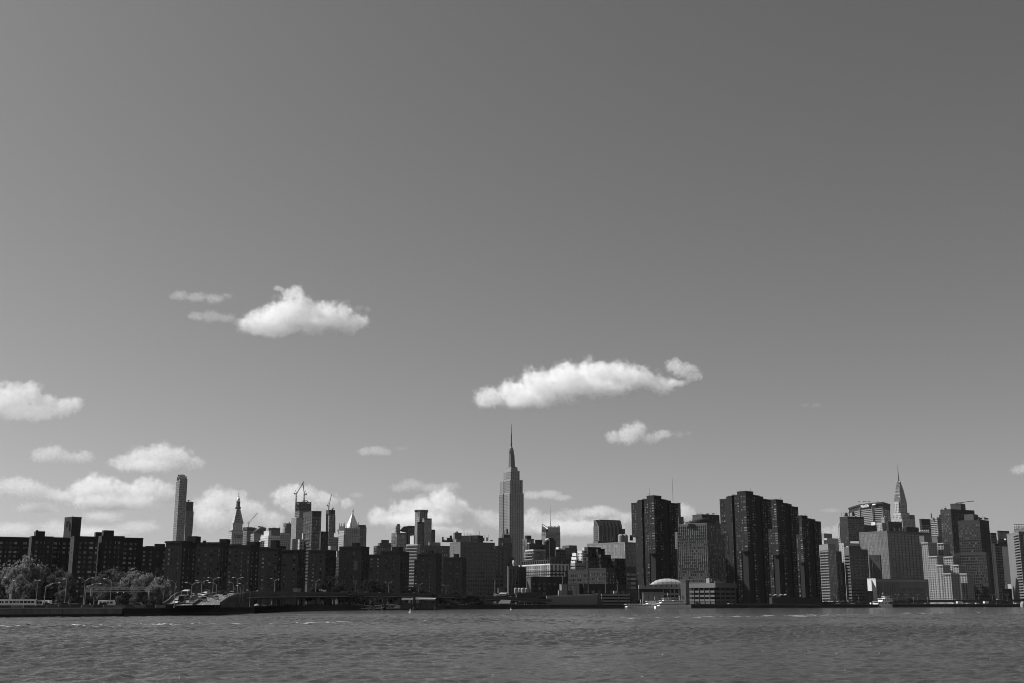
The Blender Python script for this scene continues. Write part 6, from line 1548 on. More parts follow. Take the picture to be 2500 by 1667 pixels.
def ramp_hit(px, py):
    for i in range(700):
        D = 458 + i * .3; p = at(px, py, D)
        for j in range(len(RL) - 1):
            a, c = MID[j], MID[j + 1]
            if a.y <= D <= c.y:
                z = a.z + (c.z - a.z) * (D - a.y) / (c.y - a.y)
                if p.z <= z + .02: return Vector((p.x, p.y, z))
    return at(px, py, 540)
RC = [('b', 453, 1457.5, 1, 'white bus heading down the ramp'), ('D', 444, 1471.5, 1, 'dark box truck low on the ramp, beside the nearest lamp'), ('w', 430, 1472, 1, 'white car at the foot of the ramp'), ('k', 468, 1468, 1, 'dark car with bright headlights, nearest on the ramp'), ('K', 478, 1463, 1, 'dark estate car in the jam on the ramp'),
      ('W', 464, 1457, 1, 'white estate car right behind the bus on the ramp'), ('w', 470, 1455.5, 1, 'white car above the dark estate car on the ramp'), ('g', 486, 1459, 1, 'grey car in the middle of the jam on the ramp'), ('w', 494.5, 1454, 1, 'white car at the upper end of the jam on the ramp'), ('W', 505, 1448, 1, 'white estate car topmost on the ramp beside the far parapet'),
      ('k', 510, 1450.5, 1, 'dark car behind the topmost white one on the ramp'), ('g', 515, 1457.5, -1, 'grey car climbing the ramp, upper one'), ('G', 499, 1466, -1, 'grey estate car climbing the ramp, lower one'), ('K', 543, 1450.5, -1, 'dark estate car climbing near the top of the ramp'), ('k', 550, 1453, -1, 'dark car climbing behind the white estate car'),
      ('W', 566, 1452.5, -1, 'white estate car climbing by the right parapet'), ('k', 477, 1455, 1, 'dark car between two white cars on the ramp'), ('k', 538, 1447.5, 1, 'dark car far up the ramp at left'), ('K', 459, 1463, 1, 'dark estate car below the bus on the ramp'), ('g', 449, 1464, 1, 'grey car at the left side of the ramp below the bus'), ('k', 486, 1466, 1, 'dark car beside the median low on the ramp'), ('g', 528, 1461, -1, 'grey car alone in the climbing lane')]
for k, x, y, dr, lab in RC:
    p = ramp_hit(x, y); j = max(i for i in range(len(MID) - 1) if MID[i].y <= p.y + .01) if p.y >= MID[0].y else 0
    d = MID[j + 1] - MID[j]; hd = math.atan2(d.y, d.x); sl = math.atan2(d.z, math.hypot(d.x, d.y))
    vehicle(k, p, hd + (math.pi if dr > 0 else 0), lab, 'traffic on the highway ramp', sl if dr > 0 else -sl)
VC = [('w', 597, 'white car on the viaduct just past the ramp top'), ('k', 637, 'dark car on the viaduct above the piers'), ('g', 660, 'grey car on the viaduct left of the double lamp'), ('w', 678, 'white car on the viaduct right of the double lamp'), ('g', 694, 'grey car on the viaduct before the truck'), ('T', 737, 'grey box truck on the viaduct'), ('w', 803, 'white car on the viaduct over the first tree'), ('v', 826, 'white van on the viaduct'),
      ('g', 870, 'grey car on the viaduct before the painted panel block'), ('w', 926, 'white car on the viaduct left of a double lamp'), ('k', 910, 'dark car on the viaduct over the gangway'), ('g', 960, 'grey car on the viaduct above the ferry shelter'), ('w', 1044, 'white car on the viaduct beside the dark trees'), ('w', 1062, 'white car on the viaduct at the ferry shelter end'), ('g', 1190, 'grey car on the lower end of the viaduct'), ('w', 1212, 'white car on the lower end of the viaduct'), ('w', 1255, 'white car near the tanks on the viaduct')]
for k, x, lab in VC:
    for i in range(len(VN) - 1):
        a, c = VN[i], VN[i + 1]; ka, kc = a.x / a.y, c.x / c.y; kk_ = kx(x, 1450)
        if ka <= kk_ <= kc:
            t = (kk_ - ka) / (kc - ka); p = a.lerp(c, t); d = c - a; d.z = 0; d.normalize(); n_ = Vector((-d.y, d.x, 0)); vehicle(k, p + n_ * (3.2 if x % 2 else 12) + Vector((0, 0, .02 + (.25 if k in 'wgk' else 0))), math.atan2(d.y, d.x) + (0 if x % 2 else math.pi), lab, 'traffic on the viaduct'); break
# parked along the left quay
QC = [('b', -10, 448, 'white bus parked at the left picture edge'), ('b', 52, 449, 'white bus parked right of the leftmost lamp'), ('v', 90, 452, 'white van parked behind the white bus'), ('v', 104, 452, 'white van parked left of the long armed lamp'), ('W', 118, 450, 'white estate car parked right of the long armed lamp'), ('w', 129, 450, 'white car parked right of the white estate car'), ('w', 139, 451, 'white car, third right of the long armed lamp'), ('W', 164, 451, 'white estate car parked by the short armed lamp'), ('w', 176, 452, 'white car parked left of the double lamp'),
      ('w', 187, 452, 'white car parked just left of the double armed lamp'), ('g', 199, 453, 'grey car parked under the double armed lamp'), ('k', 216, 455, 'dark car parked under the left gantry post'), ('W', 248, 456, 'white estate car parked left of the promenade lamp'), ('v', 262, 458, 'white van parked beside the promenade lamp'), ('k', 288, 458, 'dark car parked right of the promenade lamp'), ('w', 318, 459, 'white car parked below the gantry signs'), ('W', 341, 460, 'white estate car parked below the gantry, right one'), ('g', 362, 461, 'grey car parked by the right gantry post'), ('w', 402, 464, 'white car parked at the foot of the ramp wall'), ('w', 419, 464, 'white car turning at the foot of the ramp')]
for k, x, D, lab in QC:
    p = at(x, 1470, D); p.z = LAND; vehicle(k, p, R(rnd.choice([8, 186, 172])), lab, 'vehicles parked along the left quay')
RCR = [(2040, 'w'), (2053, 'w'), (2078, 'W'), (2065, 'g'), (2340, 'w'), (2375, 'g'), (2443, 'W')]
for i, (x, k) in enumerate(RCR):
    for a, c in zip(VR, VR[1:]):
        if a.x / a.y <= kx(x, 1465) <= c.x / c.y:
            t = (kx(x, 1465) - a.x / a.y) / (c.x / c.y - a.x / a.y); p = a.lerp(c, t); vehicle(k, p + Vector((-1, 3, .4)), R(20), '%s on the right elevated road, %s from its left end' % (CN[k], ORD[i]), 'traffic on the right elevated road')
for i, x in enumerate((2046, 2082, 2262, 2330, 2342, 2353, 2364, 2386, 2408, 2483)):
    D = shore(x) + 12; p = at(x, 1475, D); p.z = LAND + .3; k = 'wWgwvwwWvw'[i]; vehicle(k, p, R(25), '%s at ground level on the right bank, %s from its left end' % (CN[k], ORD[i]), 'vehicles on the right bank')

# ------------------------------------------------------------------ street lamps, signs, fences
LAMPM = pmat('lamp_grey_paint', .34, .45, .1, .5, 3, .3, .5)
def lamp(label, top, base, arms, D, group, z0=None, w=.28, truss=False):
    w *= .68
    t = at(top[0], top[1], D); z0 = at(base[0], base[1], D).z if z0 is None else z0
    r = empty('street_lamp', (t.x, t.y, z0)); tag(r, label, 'street lamp', group); h = t.z - z0
    o_ = MB(); o_.tube((0, 0, 0), (0, 0, h), w * .62, w * .42, 8); o_.build('pole', LAMPM, r)
    o_ = MB(); o_.tube((0, 0, 0), (0, 0, .6), w * 1.1, w * .9, 8); o_.build('base', LAMPM, r)
    for ax, ay in arms:
        e = at(ax, ay, D) - t; e.y = 0; tip = Vector((e.x, 0, h + e.z)); o_ = MB(); k = Vector((e.x * .55, 0, h + e.z * .92)); o_.tube((0, 0, h - .1), k, w * .34, w * .3, 6); o_.tube(k, tip, w * .3, w * .26, 6)
        if truss: o_.tube((0, 0, h - 1.0), k, w * .24, w * .2, 6)
        o_.build('arm', LAMPM, r)
        o_ = MB(); s_ = 1 if e.x > 0 else -1; o_.lathe([(.05, -.16), (.34, -.12), (.34, .02), (.1, .14)], (0, 0, 0), 8); o_.v = [(x * 1.5 + tip.x, y, z * .8 + tip.z) for x, y, z in o_.v]; o_.build('lamp_head', pmat('lamp_head', .6, .4, .05), r)
    return r
QL, VL = 'lamps on the left quay', 'double armed lamps along the highway'
lamp('leftmost lamp, single arm pointing left, white box on its pole', (27.5, 1414), (25, 1470), [(12, 1407.8)], 430, QL, LAND)
lamp('thin lamp just behind the leftmost one', (31, 1418.5), (29, 1468), [(34, 1416.5)], 452, QL, LAND, .2)
lamp('floodlight post with two small heads over white vans', (92.3, 1416.5), (88, 1465), [(87, 1415), (97, 1415)], 455, QL, LAND, .18)
lamp('lamp with long trussed arm reaching right', (111.5, 1430), (107, 1468), [(145, 1421.5)], 440, QL, LAND, .34, True)
lamp('short armed lamp before the lit brick edge', (162.5, 1412.5), (157, 1466), [(157, 1412)], 455, QL, LAND, .24)
lamp('double armed lamp on the quay beside the sign gantry', (208, 1417), (205, 1458), [(194.5, 1409.5), (226, 1409.5)], 470, QL, LAND, .3)
lamp('second trussed arm lamp, directly behind the quay double lamp', (210, 1431), (206, 1458), [(245, 1423.5)], 480, QL, LAND, .3, True)
lamp('single armed promenade lamp before the gantry signs', (272.5, 1417.5), (268.5, 1466), [(254.5, 1411.5)], 450, QL, LAND)
lamp('single armed lamp standing before the foot of the ramp', (428.5, 1422), (425, 1480), [(411, 1415)], 452, QL, LAND)
lamp('double lamp on the ramp median, lowest of three', (469, 1426.5), (468, 1466), [(454, 1421), (484.5, 1420)], 492, VL)
lamp('double lamp on the ramp median, middle of three', (493, 1420), (491, 1457), [(480, 1415.5), (507, 1416)], 518, VL)
lamp('double lamp on the ramp median, highest of three', (521, 1413), (518, 1450), [(509, 1409), (534, 1409)], 545, VL)
lamp('single lamp before the climbing lane of the ramp', (529, 1425.5), (527, 1475), [(511.5, 1421)], 476, QL, LAND)
lamp('single lamp before the right parapet of the ramp', (570.5, 1425), (568, 1474), [(561, 1420)], 520, QL, LAND)
lamp('double lamp at the top of the ramp', (581, 1412.5), (579, 1447), [(569.5, 1408.5), (592, 1408)], 590, VL)
lamp('single lamp beyond the ramp, right of the top double lamp', (594, 1428.5), (593, 1472), [(585, 1423)], 545, QL, LAND)
lamp('shorter single lamp between two taller ones beyond the ramp', (587, 1435), (586.5, 1472), [(579, 1428.5)], 530, QL, LAND, .24)
lamp('single lamp at the right end of the left quay', (611, 1442), (610, 1474), [(604, 1439)], 535, QL, LAND, .24)
lamp('single lamp with small signs on the bank behind the quay end', (634, 1446), (633.5, 1478), [(628, 1441)], 690, QL, LAND, .24)
for i, (tx, ty, by, a0, a1, D) in enumerate(((671, 1416, 1445, (662.5, 1411.5), (680, 1412.5), 668), (771.5, 1418.5, 1448, (762, 1415), (780, 1414.5), 735), (949, 1423, 1450, (941, 1419.5), (956.5, 1419.5), 825), (1023, 1427, 1451, (1015, 1423.5), (1031, 1424), 855), (1089, 1429, 1453, (1082, 1427), (1096, 1427), 885))):
    lamp('double lamp on the viaduct, %s from the ramp' % ORD[i], (tx, ty), (tx, by), [a0, a1], D, VL)
for i, x in enumerate((2042, 2070, 2096)): lamp('single lamp on the right bank, %s of three beside the riverside towers' % ORD[i], (x, 1452.5), (x, 1470), [(x - 5, 1450.5)], 1190, 'lamps on the right bank', None, .3)
for i, x in enumerate((2160, 2190, 2214, 2239, 2265, 2291, 2354, 2388, 2423, 2458)): lamp('double lamp on the right elevated road, %s from its left end' % ORD[i], (x, 1452 if x > 2200 else 1453.5), (x, 1466), [(x - 4, 1450.5), (x + 4, 1450.5)], 1245 + (x - 2160) * .3, 'lamps on the right elevated road', None, .3)

# sign gantry over the riverside road
g = empty('sign_gantry', at(222, 1470, 505)); g.location.z = LAND; tag(g, 'steel truss sign gantry spanning the road at left', 'sign gantry'); go = Vector(g.location)
A_, B_ = at(212, 1434.5, 505) - go, at(371, 1434.5, 512) - go; dv = Vector((0, 0, .9))
o_ = MB()
for s_ in (-.5, .5):
    of = Vector((0, s_ * 1.4, 0)); o_.bar(A_ + of + dv * .5, B_ + of + dv * .5, .22); o_.bar(A_ + of - dv * .5, B_ + of - dv * .5, .22)
    n_ = 10
    for i in range(n_): o_.bar(A_.lerp(B_, i / n_) + of + dv * .5, A_.lerp(B_, (i + .5) / n_) + of - dv * .5, .12); o_.bar(A_.lerp(B_, (i + .5) / n_) + of - dv * .5, A_.lerp(B_, (i + 1) / n_) + of + dv * .5, .12)
o_.build('truss', STEEL, g)
o_ = MB(); o_.bar(A_ - Vector((0, 0, 1.4)), B_ - Vector((0, 0, 1.4)), .14); o_.build('service_rail', STEEL, g)
for x in (222, 364): o_ = MB(); p = at(x, 1438, 505 + (x > 300) * 6) - go; o_.tube((p.x, p.y, 0), (p.x, p.y, p.z + .8), .3, .25, 8); o_.build('post', STEEL, g)
for x0, x1, y0, y1, D in ((280, 293.5, 1423, 1427.5, 507), (322, 336, 1422.5, 1427.5, 508), (275, 311, 1429.2, 1430.2, 506), (320, 349, 1429.2, 1430.2, 506)):
    a, c = at(x0, y1, D) - go, at(x1, y0, D) - go; o_ = MB(); o_.box(((a.x + c.x) / 2, a.y, (a.z + c.z) / 2), (c.x - a.x, .15, c.z - a.z)); o_.build('sign_panel' if y1 - y0 > 2 else 'catwalk_edge', pmat('sign_back_metal', .16, .5, .1, .5, 3, .3), g)
    if y1 - y0 > 2:
        for xx in (x0 + 3, x1 - 3): o_ = MB(); p = at(xx, y1, D) - go; o_.bar(p, p - Vector((0, 0, 1.4)), .12); o_.build('sign_bracket', STEEL, g)
for x in (287, 302): o_ = MB(); p = at(x, 1444.8, 504) - go; o_.lathe([(.15, -.1), (.35, 0), (.2, .2)], p, 8); o_.build('floodlight', WHITE, g)
def sign(label, x, y, D, w, h, v, rot=0.0, z0=LAND, text=None, tv=.7, name='road_sign'):
    c = at(x, y, D); r = empty(name, (c.x, c.y, z0)); tag(r, label, 'sign'); o_ = MB(); o_.tube((0, .1, 0), (0, .1, c.z - z0), .07, n=6); o_.build('post', STEEL, r)
    o_ = MB(); M = Matrix.Translation((0, 0, c.z - z0)) @ Matrix.Rotation(rot, 4, 'Y'); o_.box((0, 0, 0), (w, .06, h), M=M); o_.build('panel', pmat('sign_face_%d' % round(v * 100), v, .5, .08), r)
    if text:
        for k, (body, size, dx, dz) in enumerate(text):
            fcu = bpy.data.curves.new('lettering', 'FONT'); fcu.body = body; fcu.size = size; fcu.align_x = 'CENTER'; fcu.materials.append(WHITE); fcu.extrude = .01
            fo2 = text_mesh(fcu); fo2.parent = r; fo2.location = (dx, -.05, c.z - z0 + dz); fo2.rotation_euler = (R(90), 0, 0)
    return r
sign('dark exit sign with number seven beside the leftmost lamp', 18, 1454, 428, 1.25, 1.9, .03, text=[('EXIT', .42, 0, .25), ('7', .8, 0, -.65)])
r = sign('white rectangular box sign on the leftmost lamp pole', 24.2, 1455, 427, .6, 2.0, .75)
sign('diamond warning sign left of the ramp', 416, 1444, 478, 1.05, 1.05, .22, R(45)); sign('square sign behind the diamond sign', 399, 1444, 482, 1.1, 1.3, .18)
sign('tall pale road sign before the block with the painted panel', 867.5, 1419.5, 790, 2.7, 2.8, .13); sign('small sign on the viaduct beside a double lamp', 771, 1425.5, 733, 1.1, 1.5, .3, z0=10); sign('small pair of signs on the lamp behind the quay end', 634, 1459, 688, .9, 1.2, .3)
sign('pale sign on the right bank before the low hospital', 2230, 1459, 1225, 1.4, 2.0, .6); sign('small white sign on the right bank beside the terraced apartments', 2264, 1458, 1240, .9, 1.6, .75)
# fence along the left quay
fe = empty('quay_fence', (pts[1].x, pts[1].y, LAND)); tag(fe, 'dark mesh fence along the top of the left quay', 'fence'); fo0 = Vector(fe.location)
seg = [Vector((-215, 372, LAND)), Vector((pts[1].x, pts[1].y + 1.2, LAND)), Vector((pts[2].x, pts[2].y + 1.2, LAND)), Vector((pts[3].x - 1, pts[3].y + 1, LAND))]
pm = pmat('fence_panel', .05, .8, .5, .3, 2)
for a, c in zip(seg, seg[1:]):
    n_ = int((c - a).length / 3.0)
    for i in range(n_):
        p, q = a.lerp(c, i / n_) - fo0, a.lerp(c, (i + 1) / n_) - fo0
        o_ = MB(); o_.bar(p, p + Vector((0, 0, 1.25)), .09); o_.build('post', DARKSTEEL, fe)
    o_ = MB()
    for z_ in (.25, .5, .75, 1.0, 1.22): o_.bar(a - fo0 + Vector((0, 0, z_)), c - fo0 + Vector((0, 0, z_)), .05)
    o_.build('rail', DARKSTEEL, fe)
# barrier wall between promenade and road, patched concrete
bw = empty('barrier_wall', (pts[1].x, pts[1].y + 24, LAND)); tag(bw, 'low patched concrete barrier between the quay and the parked vehicles', 'barrier wall'); bo = Vector(bw.location)
rr = random.Random(12); segs = [(at(-30, 1475, 424), at(200, 1475, 436)), (at(200, 1475, 436), at(405, 1475, 452)), (at(405, 1475, 452), at(612, 1475, 545))]
for si, (a, c) in enumerate(segs):
    n_ = int((c - a).length / 3.6)
    for i in range(n_):
        p, q = a.lerp(c, i / n_) - bo, a.lerp(c, (i + .96) / n_) - bo; p.z = q.z = 0; h = .95 if si < 2 else 1.3; o_ = MB(); o_.bar(p + Vector((0, 0, h / 2)), q + Vector((0, 0, h / 2)), .3, h)
        v = rr.choice([.03, .05, .04, .10, .16]) if si < 2 else rr.choice([.015, .02, .025]); o_.build('barrier_block', pmat('barrier_%d' % round(v * 1000), v, .9, .3, .5, 3), bw)
# timber piles fence at the quay end
tp = empty('timber_fence', at(560, 1474, 515)); tp.location.z = LAND; tag(tp, 'ragged pale picket fence below the right ramp parapet', 'fence'); to_ = Vector(tp.location)
rr = random.Random(3)
for i in range(60):
    x = 520 + i * 1.45; p = at(x, 1470, 492 + i * .55) - to_; h = .9 + rr.random() * (1.4 if i > 20 else .5); o_ = MB(); o_.bar((p.x, p.y, 0), (p.x + rr.uniform(-.1, .1), p.y, h + .6), .16 + rr.random() * .12, .12); o_.build('picket', pmat('grey_picket', .13, .9, .4), tp)
# heaps of sand on the low bank behind the quay
for x, w, lab in ((627, 4, 'left pale sand heap behind the quay end'), (636, 5, 'right pale sand heap behind the quay end')):
    p = at(x, 1478, 688); p.z = LAND; r = empty('sand_heap', p); tag(r, lab, 'heap', 'sand heaps'); o_ = MB(); o_.lathe([(1.9, 0), (1.4, .6), (.8, 1.0), (.15, 1.2)], n=9); o_.build('heap', pmat('sand', .22, .95, .3, 1, 4), r)
# ------------------------------------------------------------------ clouds: real volumes of vapour, lit by the sun
def cloud_material():
    m = bpy.data.materials.new('cloud_vapour')
    m.use_nodes = True
    nt = m.node_tree; nt.nodes.clear()
    out = nt.nodes.new('ShaderNodeOutputMaterial')
    pv = nt.nodes.new('ShaderNodeVolumePrincipled')
    pv.inputs['Color'].default_value = (.995, .995, .995, 1)
    pv.inputs['Density'].default_value = 1.0
    pv.inputs['Density Attribute'].default_value = 'density'
    pv.inputs['Anisotropy'].default_value = 0.0
    nt.links.new(pv.outputs[0], out.inputs['Volume'])
    return m
CLOUD_MAT = cloud_material()

def cloud(label, D, blobs, dens=0.013, res=1.0, seed=0, rough=0.66, nscale=1.0, flat=None, soft=1.0, stretch=1.0):
    """blobs: (px, py, rx, ry) ellipses as seen in the photograph, D metres away"""
    s = m_per_px(D)
    pts = []
    for (px, py, rx, ry) in blobs:
        c = at(px, py, D)
        c.y += (rnd.random() - .5) * rx * s * .6
        pts.append((c, rx * s, max(rx * .55, ry * 1.1) * s, ry * s))
    lo = Vector([min(c[i] - (rx, ryd, rz)[i] for c, rx, ryd, rz in pts) for i in range(3)])
    hi = Vector([max(c[i] + (rx, ryd, rz)[i] for c, rx, ryd, rz in pts) for i in range(3)])
    org = (lo + hi) / 2
    pad = 0.12 * (hi.z - lo.z)
    lo -= Vector((pad,) * 3); hi += Vector((pad,) * 3)
    vox = s * 2500 / 1024 * 0.80 / res
    vd = bpy.data.volumes.new('cloud')
    vd.materials.append(CLOUD_MAT)
    o = bpy.data.objects.new('cloud', vd)
    o.location = org
    COL.objects.link(o)
    o['label'] = label; o['category'] = 'cloud'; o['kind'] = 'thing'; o['group'] = 'clouds over the skyline'
    ng = bpy.data.node_groups.new('cloud_shape', 'GeometryNodeTree')
    ng.interface.new_socket('Geometry', in_out='INPUT', socket_type='NodeSocketGeometry')
    ng.interface.new_socket('Geometry', in_out='OUTPUT', socket_type='NodeSocketGeometry')
    N, L = ng.nodes, ng.links
    gin = N.new('NodeGroupInput'); gout = N.new('NodeGroupOutput')
    vc = N.new('GeometryNodeVolumeCube')
    d = hi - lo
    vc.inputs['Min'].default_value = lo - org
    vc.inputs['Max'].default_value = hi - org
    for ax, nm in enumerate(('Resolution X', 'Resolution Y', 'Resolution Z')):
        vc.inputs[nm].default_value = max(8, min(420, int(d[ax] / (vox * (1.6 if ax == 1 else 1.0)))))
    pos = N.new('GeometryNodeInputPosition').outputs[0]
    def vm(op, a, b=None, out=0):
        n = N.new('ShaderNodeVectorMath'); n.operation = op
        for i, v in enumerate((a, b)):
            if v is None: continue
            if isinstance(v, (tuple, Vector)): n.inputs[i].default_value = tuple(v)
            else: L.new(v, n.inputs[i])
        return n.outputs[out]
    def mm(op, a, b=None, c=None):
        n = N.new('ShaderNodeMath'); n.operation = op
        for i, v in enumerate((a, b, c)):
            if v is None: continue
            if isinstance(v, (int, float)): n.inputs[i].default_value = v
            else: L.new(v, n.inputs[i])
        return n.outputs[0]
    # domain warp
    size = (hi.z - lo.z)
    warp = N.new('ShaderNodeTexNoise'); warp.noise_dimensions = '3D'
    warp.inputs['Scale'].default_value = 3.2 * nscale / size
    warp.inputs['Detail'].default_value = 3.0
    off = vm('ADD', pos, (seed * 917.3, seed * 311.7, seed * 77.1))
    L.new(off, warp.inputs['Vector'])
    wv = vm('MULTIPLY', vm('SUBTRACT', warp.outputs['Color'], (.5, .5, .5)), (size * .24,) * 3)
    p = vm('ADD', pos, wv)
    f = None
    for c, rx, ryd, rz in pts:
        q = vm('DIVIDE', vm('SUBTRACT', p, c - org), (rx, ryd, rz))
        b = mm('SUBTRACT', 1.0, vm('LENGTH', q, out=1))
        f = b if f is None else mm('SMOOTH_MAX', f, b, 0.18)
    ns = N.new('ShaderNodeTexNoise'); ns.noise_dimensions = '3D'
    ns.inputs['Scale'].default_value = 7.0 * nscale / size
    ns.inputs['Detail'].default_value = 9.0
    ns.inputs['Roughness'].default_value = rough
    stv = vm('MULTIPLY', off, (1.0 / stretch, 1.0, 1.0))
    L.new(stv, ns.inputs['Vector'])
    f2 = mm('ADD', f, mm('MULTIPLY', mm('SUBTRACT', ns.outputs['Fac'], .50), 1.75))
    if flat is not None:      # flat condensation level
        zf = at(blobs[0][0], flat, D).z - org.z
        sepx = N.new('ShaderNodeSeparateXYZ'); L.new(pos, sepx.inputs[0])
        cut = mm('DIVIDE', mm('SUBTRACT', sepx.outputs[2], zf), size * .22)
        f2 = mm('SMOOTH_MIN', f2, cut, 0.25)
    g = mm('MULTIPLY', f2, 3.4 / soft)
    cl = N.new('ShaderNodeClamp'); L.new(g, cl.inputs[0])
    ero = N.new('ShaderNodeTexNoise'); ero.inputs['Scale'].default_value = 15.0 * nscale / size; ero.inputs['Detail'].default_value = 4.0; L.new(off, ero.inputs['Vector'])
    shred = mm('MAXIMUM', mm('MULTIPLY', mm('SUBTRACT', ero.outputs['Fac'], .22), 2.8), .06)
    dn = mm('MULTIPLY', mm('MULTIPLY', mm('MULTIPLY', cl.outputs[0], cl.outputs[0]), shred), dens * 7750.0 / D)
    L.new(dn, vc.inputs['Density'])
    sm = N.new('GeometryNodeSetMaterial'); sm.inputs['Material'].default_value = CLOUD_MAT
    L.new(vc.outputs[0], sm.inputs[0]); L.new(sm.outputs[0], gout.inputs[0])
    md = o.modifiers.new('cloud_shape', 'NODES'); md.node_group = ng
    return o


cloud('large bright cloud with a ragged peak, highest big cloud in the sky', 6000,
      [(628, 792, 54, 38), (665, 784, 58, 44), (705, 770, 54, 50), (728, 750, 44, 42), (770, 772, 60, 48), (815, 776, 60, 44), (856, 790, 46, 34),
       (665, 802, 80, 24), (716, 714, 40, 15), (680, 706, 16, 10), (780, 800, 90, 22)], seed=1, flat=826)
cloud('thin upper wisp left of the large ragged cloud', 6000,
      [(440, 724, 32, 16), (480, 726, 40, 15), (520, 728, 34, 16), (555, 722, 18, 8)], seed=3, dens=0.006, soft=1.5, rough=.65, nscale=.6, stretch=1.5)
cloud('thin lower wisp trailing into the large ragged cloud', 6000,
      [(480, 772, 32, 18), (510, 770, 36, 19), (550, 780, 40, 16), (590, 790, 30, 16)], seed=4, dens=0.005, soft=1.5, rough=.65, nscale=.6, stretch=1.5)
cloud('faint scrap of cloud just right of the large ragged cloud', 6000,
      [(876, 752, 18, 10), (898, 756, 14, 10)], seed=5, dens=0.003, soft=1.8, rough=.65, nscale=.6)
cloud('long flat cloud stretching above the tallest spire', 7000,
      [(1200, 972, 50, 30), (1260, 958, 60, 42), (1320, 945, 62, 50), (1385, 930, 62, 55), (1450, 918, 66, 52), (1510, 915, 60, 44),
       (1560, 930, 60, 36), (1610, 940, 48, 26), (1300, 980, 90, 24), (1450, 950, 100, 30)], seed=2, flat=1004)
cloud('knob of cloud at the right end of the long flat cloud', 7000,
      [(1648, 892, 26, 24), (1670, 904, 36, 24), (1696, 915, 28, 16), (1650, 935, 40, 10)], seed=22, dens=.009)
cloud('small two lobed cloud below the right end of the long cloud', 8500,
      [(1500, 1066, 30, 20), (1535, 1058, 32, 30), (1558, 1046, 28, 24), (1590, 1070, 30, 16), (1618, 1060, 28, 16)], seed=6, flat=1088, dens=.009)
cloud('faint scrap of cloud right of the two lobed cloud', 8500,
      [(1658, 1060, 16, 12), (1682, 1056, 12, 8)], seed=7, dens=0.003, soft=1.6)
cloud('bright cloud cut by the left picture edge, above the others', 7500,
      [(-30, 985, 80, 48), (30, 975, 60, 46), (65, 962, 44, 40), (105, 985, 52, 34), (150, 990, 46, 28), (178, 985, 30, 28), (60, 1000, 110, 24)], seed=8, flat=1030, dens=.009)
cloud('small low cloud over the left tall apartment tower', 9500,
      [(105, 1110, 32, 22), (130, 1105, 34, 24), (165, 1115, 36, 18), (205, 1114, 30, 18)], seed=9, flat=1134, dens=.008)
cloud('domed cloud directly above the slender tower at left', 9500,
      [(310, 1130, 50, 24), (345, 1118, 46, 34), (395, 1112, 50, 36), (430, 1116, 48, 32), (465, 1132, 44, 22), (380, 1140, 100, 18)], seed=10, flat=1160, dens=.009)
cloud('tiny flat cloud left of the tallest spire', 9500,
      [(893, 1100, 26, 12), (918, 1098, 28, 14), (938, 1102, 22, 12)], seed=11, flat=1113, dens=.008)
cloud('faint streak of cloud beside the tiny flat cloud', 9500, [(980, 1094, 24, 7)], seed=12, dens=.002, soft=2)
cloud('thin long cloud low between the tall spire and the gold pyramid', 12000,
      [(975, 1190, 30, 14), (1005, 1183, 40, 18), (1055, 1190, 44, 14), (1095, 1186, 34, 15)], seed=13, dens=.006, soft=1.3)
FAR = 17000
cloud('hazy cloud bank at the left picture edge just over the roofs', FAR,
      [(-20, 1190, 60, 34), (40, 1185, 50, 30), (90, 1196, 50, 24), (130, 1206, 40, 18)], seed=14, dens=0.0078, soft=1.1)
cloud('towering cumulus left of the slender tower at left', FAR,
      [(160, 1212, 40, 18), (205, 1198, 46, 34), (232, 1186, 40, 36), (275, 1196, 52, 34), (320, 1208, 50, 34), (360, 1194, 46, 34), (395, 1206, 50, 32), (290, 1226, 130, 22), (90, 1240, 60, 14)],
      seed=15, dens=0.0105, flat=1262)
cloud('low hazy streaks of cloud behind the left rooftops', 24000,
      [(30, 1292, 90, 26), (140, 1286, 70, 22), (250, 1260, 70, 16), (330, 1285, 80, 20), (230, 1300, 140, 20)], seed=16, dens=0.0065, soft=1.8, stretch=2)
cloud('cumulus behind the clock tower with the gold cupola', FAR,
      [(500, 1236, 40, 36), (535, 1216, 46, 34), (570, 1226, 46, 34), (600, 1250, 60, 34), (640, 1268, 60, 30), (540, 1270, 90, 36)], seed=17, dens=0.0078, soft=1.0)
cloud('cumulus behind the two tower cranes', FAR,
      [(690, 1210, 30, 26), (715, 1202, 36, 28), (755, 1208, 44, 26), (790, 1222, 40, 26), (730, 1232, 60, 24), (845, 1228, 22, 16)], seed=18, dens=0.0105, flat=1262)
cloud('tiny flat cloud over the pyramid roof', FAR, [(870, 1207, 22, 9)], seed=19, dens=0.0053, soft=1.5)
cloud('broad cumulus between the pyramid roof and the tallest spire', FAR,
      [(920, 1256, 30, 28), (965, 1260, 40, 24), (990, 1242, 44, 28), (1040, 1236, 46, 32), (1085, 1228, 46, 38), (1120, 1240, 40, 30), (1020, 1270, 120, 22), (1060, 1296, 120, 16)],
      seed=20, dens=0.0105, flat=1320)
cloud('hazy cloud just left of the tallest spire', FAR,
      [(1170, 1252, 40, 16), (1195, 1266, 50, 26), (1240, 1280, 60, 24)], seed=21, dens=0.0065, soft=1.3)
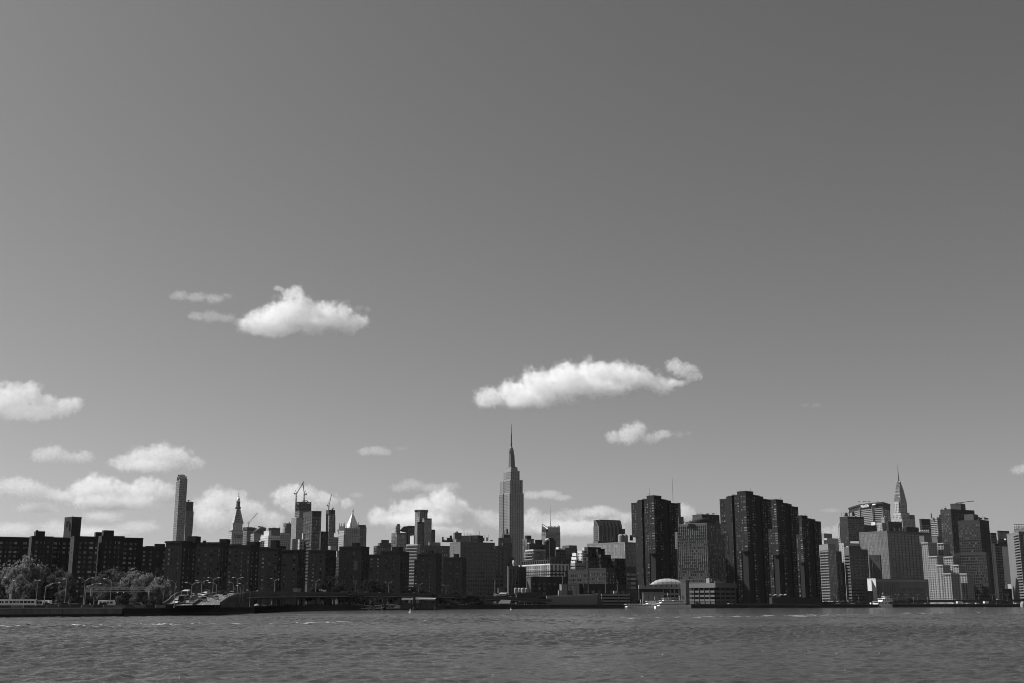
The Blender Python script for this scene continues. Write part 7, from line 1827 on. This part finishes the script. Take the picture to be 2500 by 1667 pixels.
cloud('flat hazy cloud just right of the tallest spire', FAR,
      [(1300, 1208, 34, 12), (1340, 1206, 36, 13), (1370, 1214, 30, 9)], seed=23, dens=0.0078, soft=1.0)
cloud('hazy cumulus bank right of the tallest spire', FAR,
      [(1300, 1262, 36, 28), (1340, 1270, 50, 24), (1400, 1258, 50, 20), (1460, 1250, 60, 18), (1520, 1264, 50, 18), (1400, 1285, 140, 24)], seed=24, dens=0.0078, soft=1.1)
cloud('small bright cloud between the dark riverside towers', FAR,
      [(1668, 1246, 22, 22), (1682, 1252, 22, 18)], seed=25, dens=0.0105)
cloud('small pale cloud low beside the rightmost dark riverside tower', FAR, [(2020, 1296, 22, 14), (2040, 1292, 20, 16), (2035, 1305, 30, 12)], seed=26, dens=0.0065, soft=1.1)
cloud('bright cloud cut by the right picture edge', 11000, [(2490, 1146, 24, 14), (2515, 1140, 30, 18)], seed=27, dens=0.0078, soft=1.2)
cloud('very faint scrap of cloud high over the right towers', 10000, [(1965, 988, 16, 7), (1992, 988, 18, 8)], seed=28, dens=0.0025, soft=1.7)
cloud('very faint streak of cloud low over the office block with letters', FAR, [(2030, 1244, 34, 7)], seed=29, dens=0.0040, soft=1.8)
# ------------------------------------------------------------------ thin summer haze over river and city
mb = MB(); mb.hexa([Vector(q) for q in ((-6000, -400, -3.5), (6000, -400, -3.5), (6000, 27000, -3.5), (-6000, 27000, -3.5), (-6000, -400, 470), (6000, -400, 470), (6000, 27000, 470), (-6000, 27000, 470))])
hm = bpy.data.materials.new('haze_air'); hm.use_nodes = True; hm.node_tree.nodes.clear()
ho = hm.node_tree.nodes.new('ShaderNodeOutputMaterial'); hv = hm.node_tree.nodes.new('ShaderNodeVolumePrincipled')
hv.inputs['Color'].default_value = (.95, .95, .95, 1); hv.inputs['Density'].default_value = 0.85e-5; hv.inputs['Anisotropy'].default_value = .2
hm.node_tree.links.new(hv.outputs[0], ho.inputs['Volume'])
hz = mb.build('haze', hm, kind='stuff'); tag(hz, 'thin pale haze in the air over river and city', 'haze', kind='stuff')
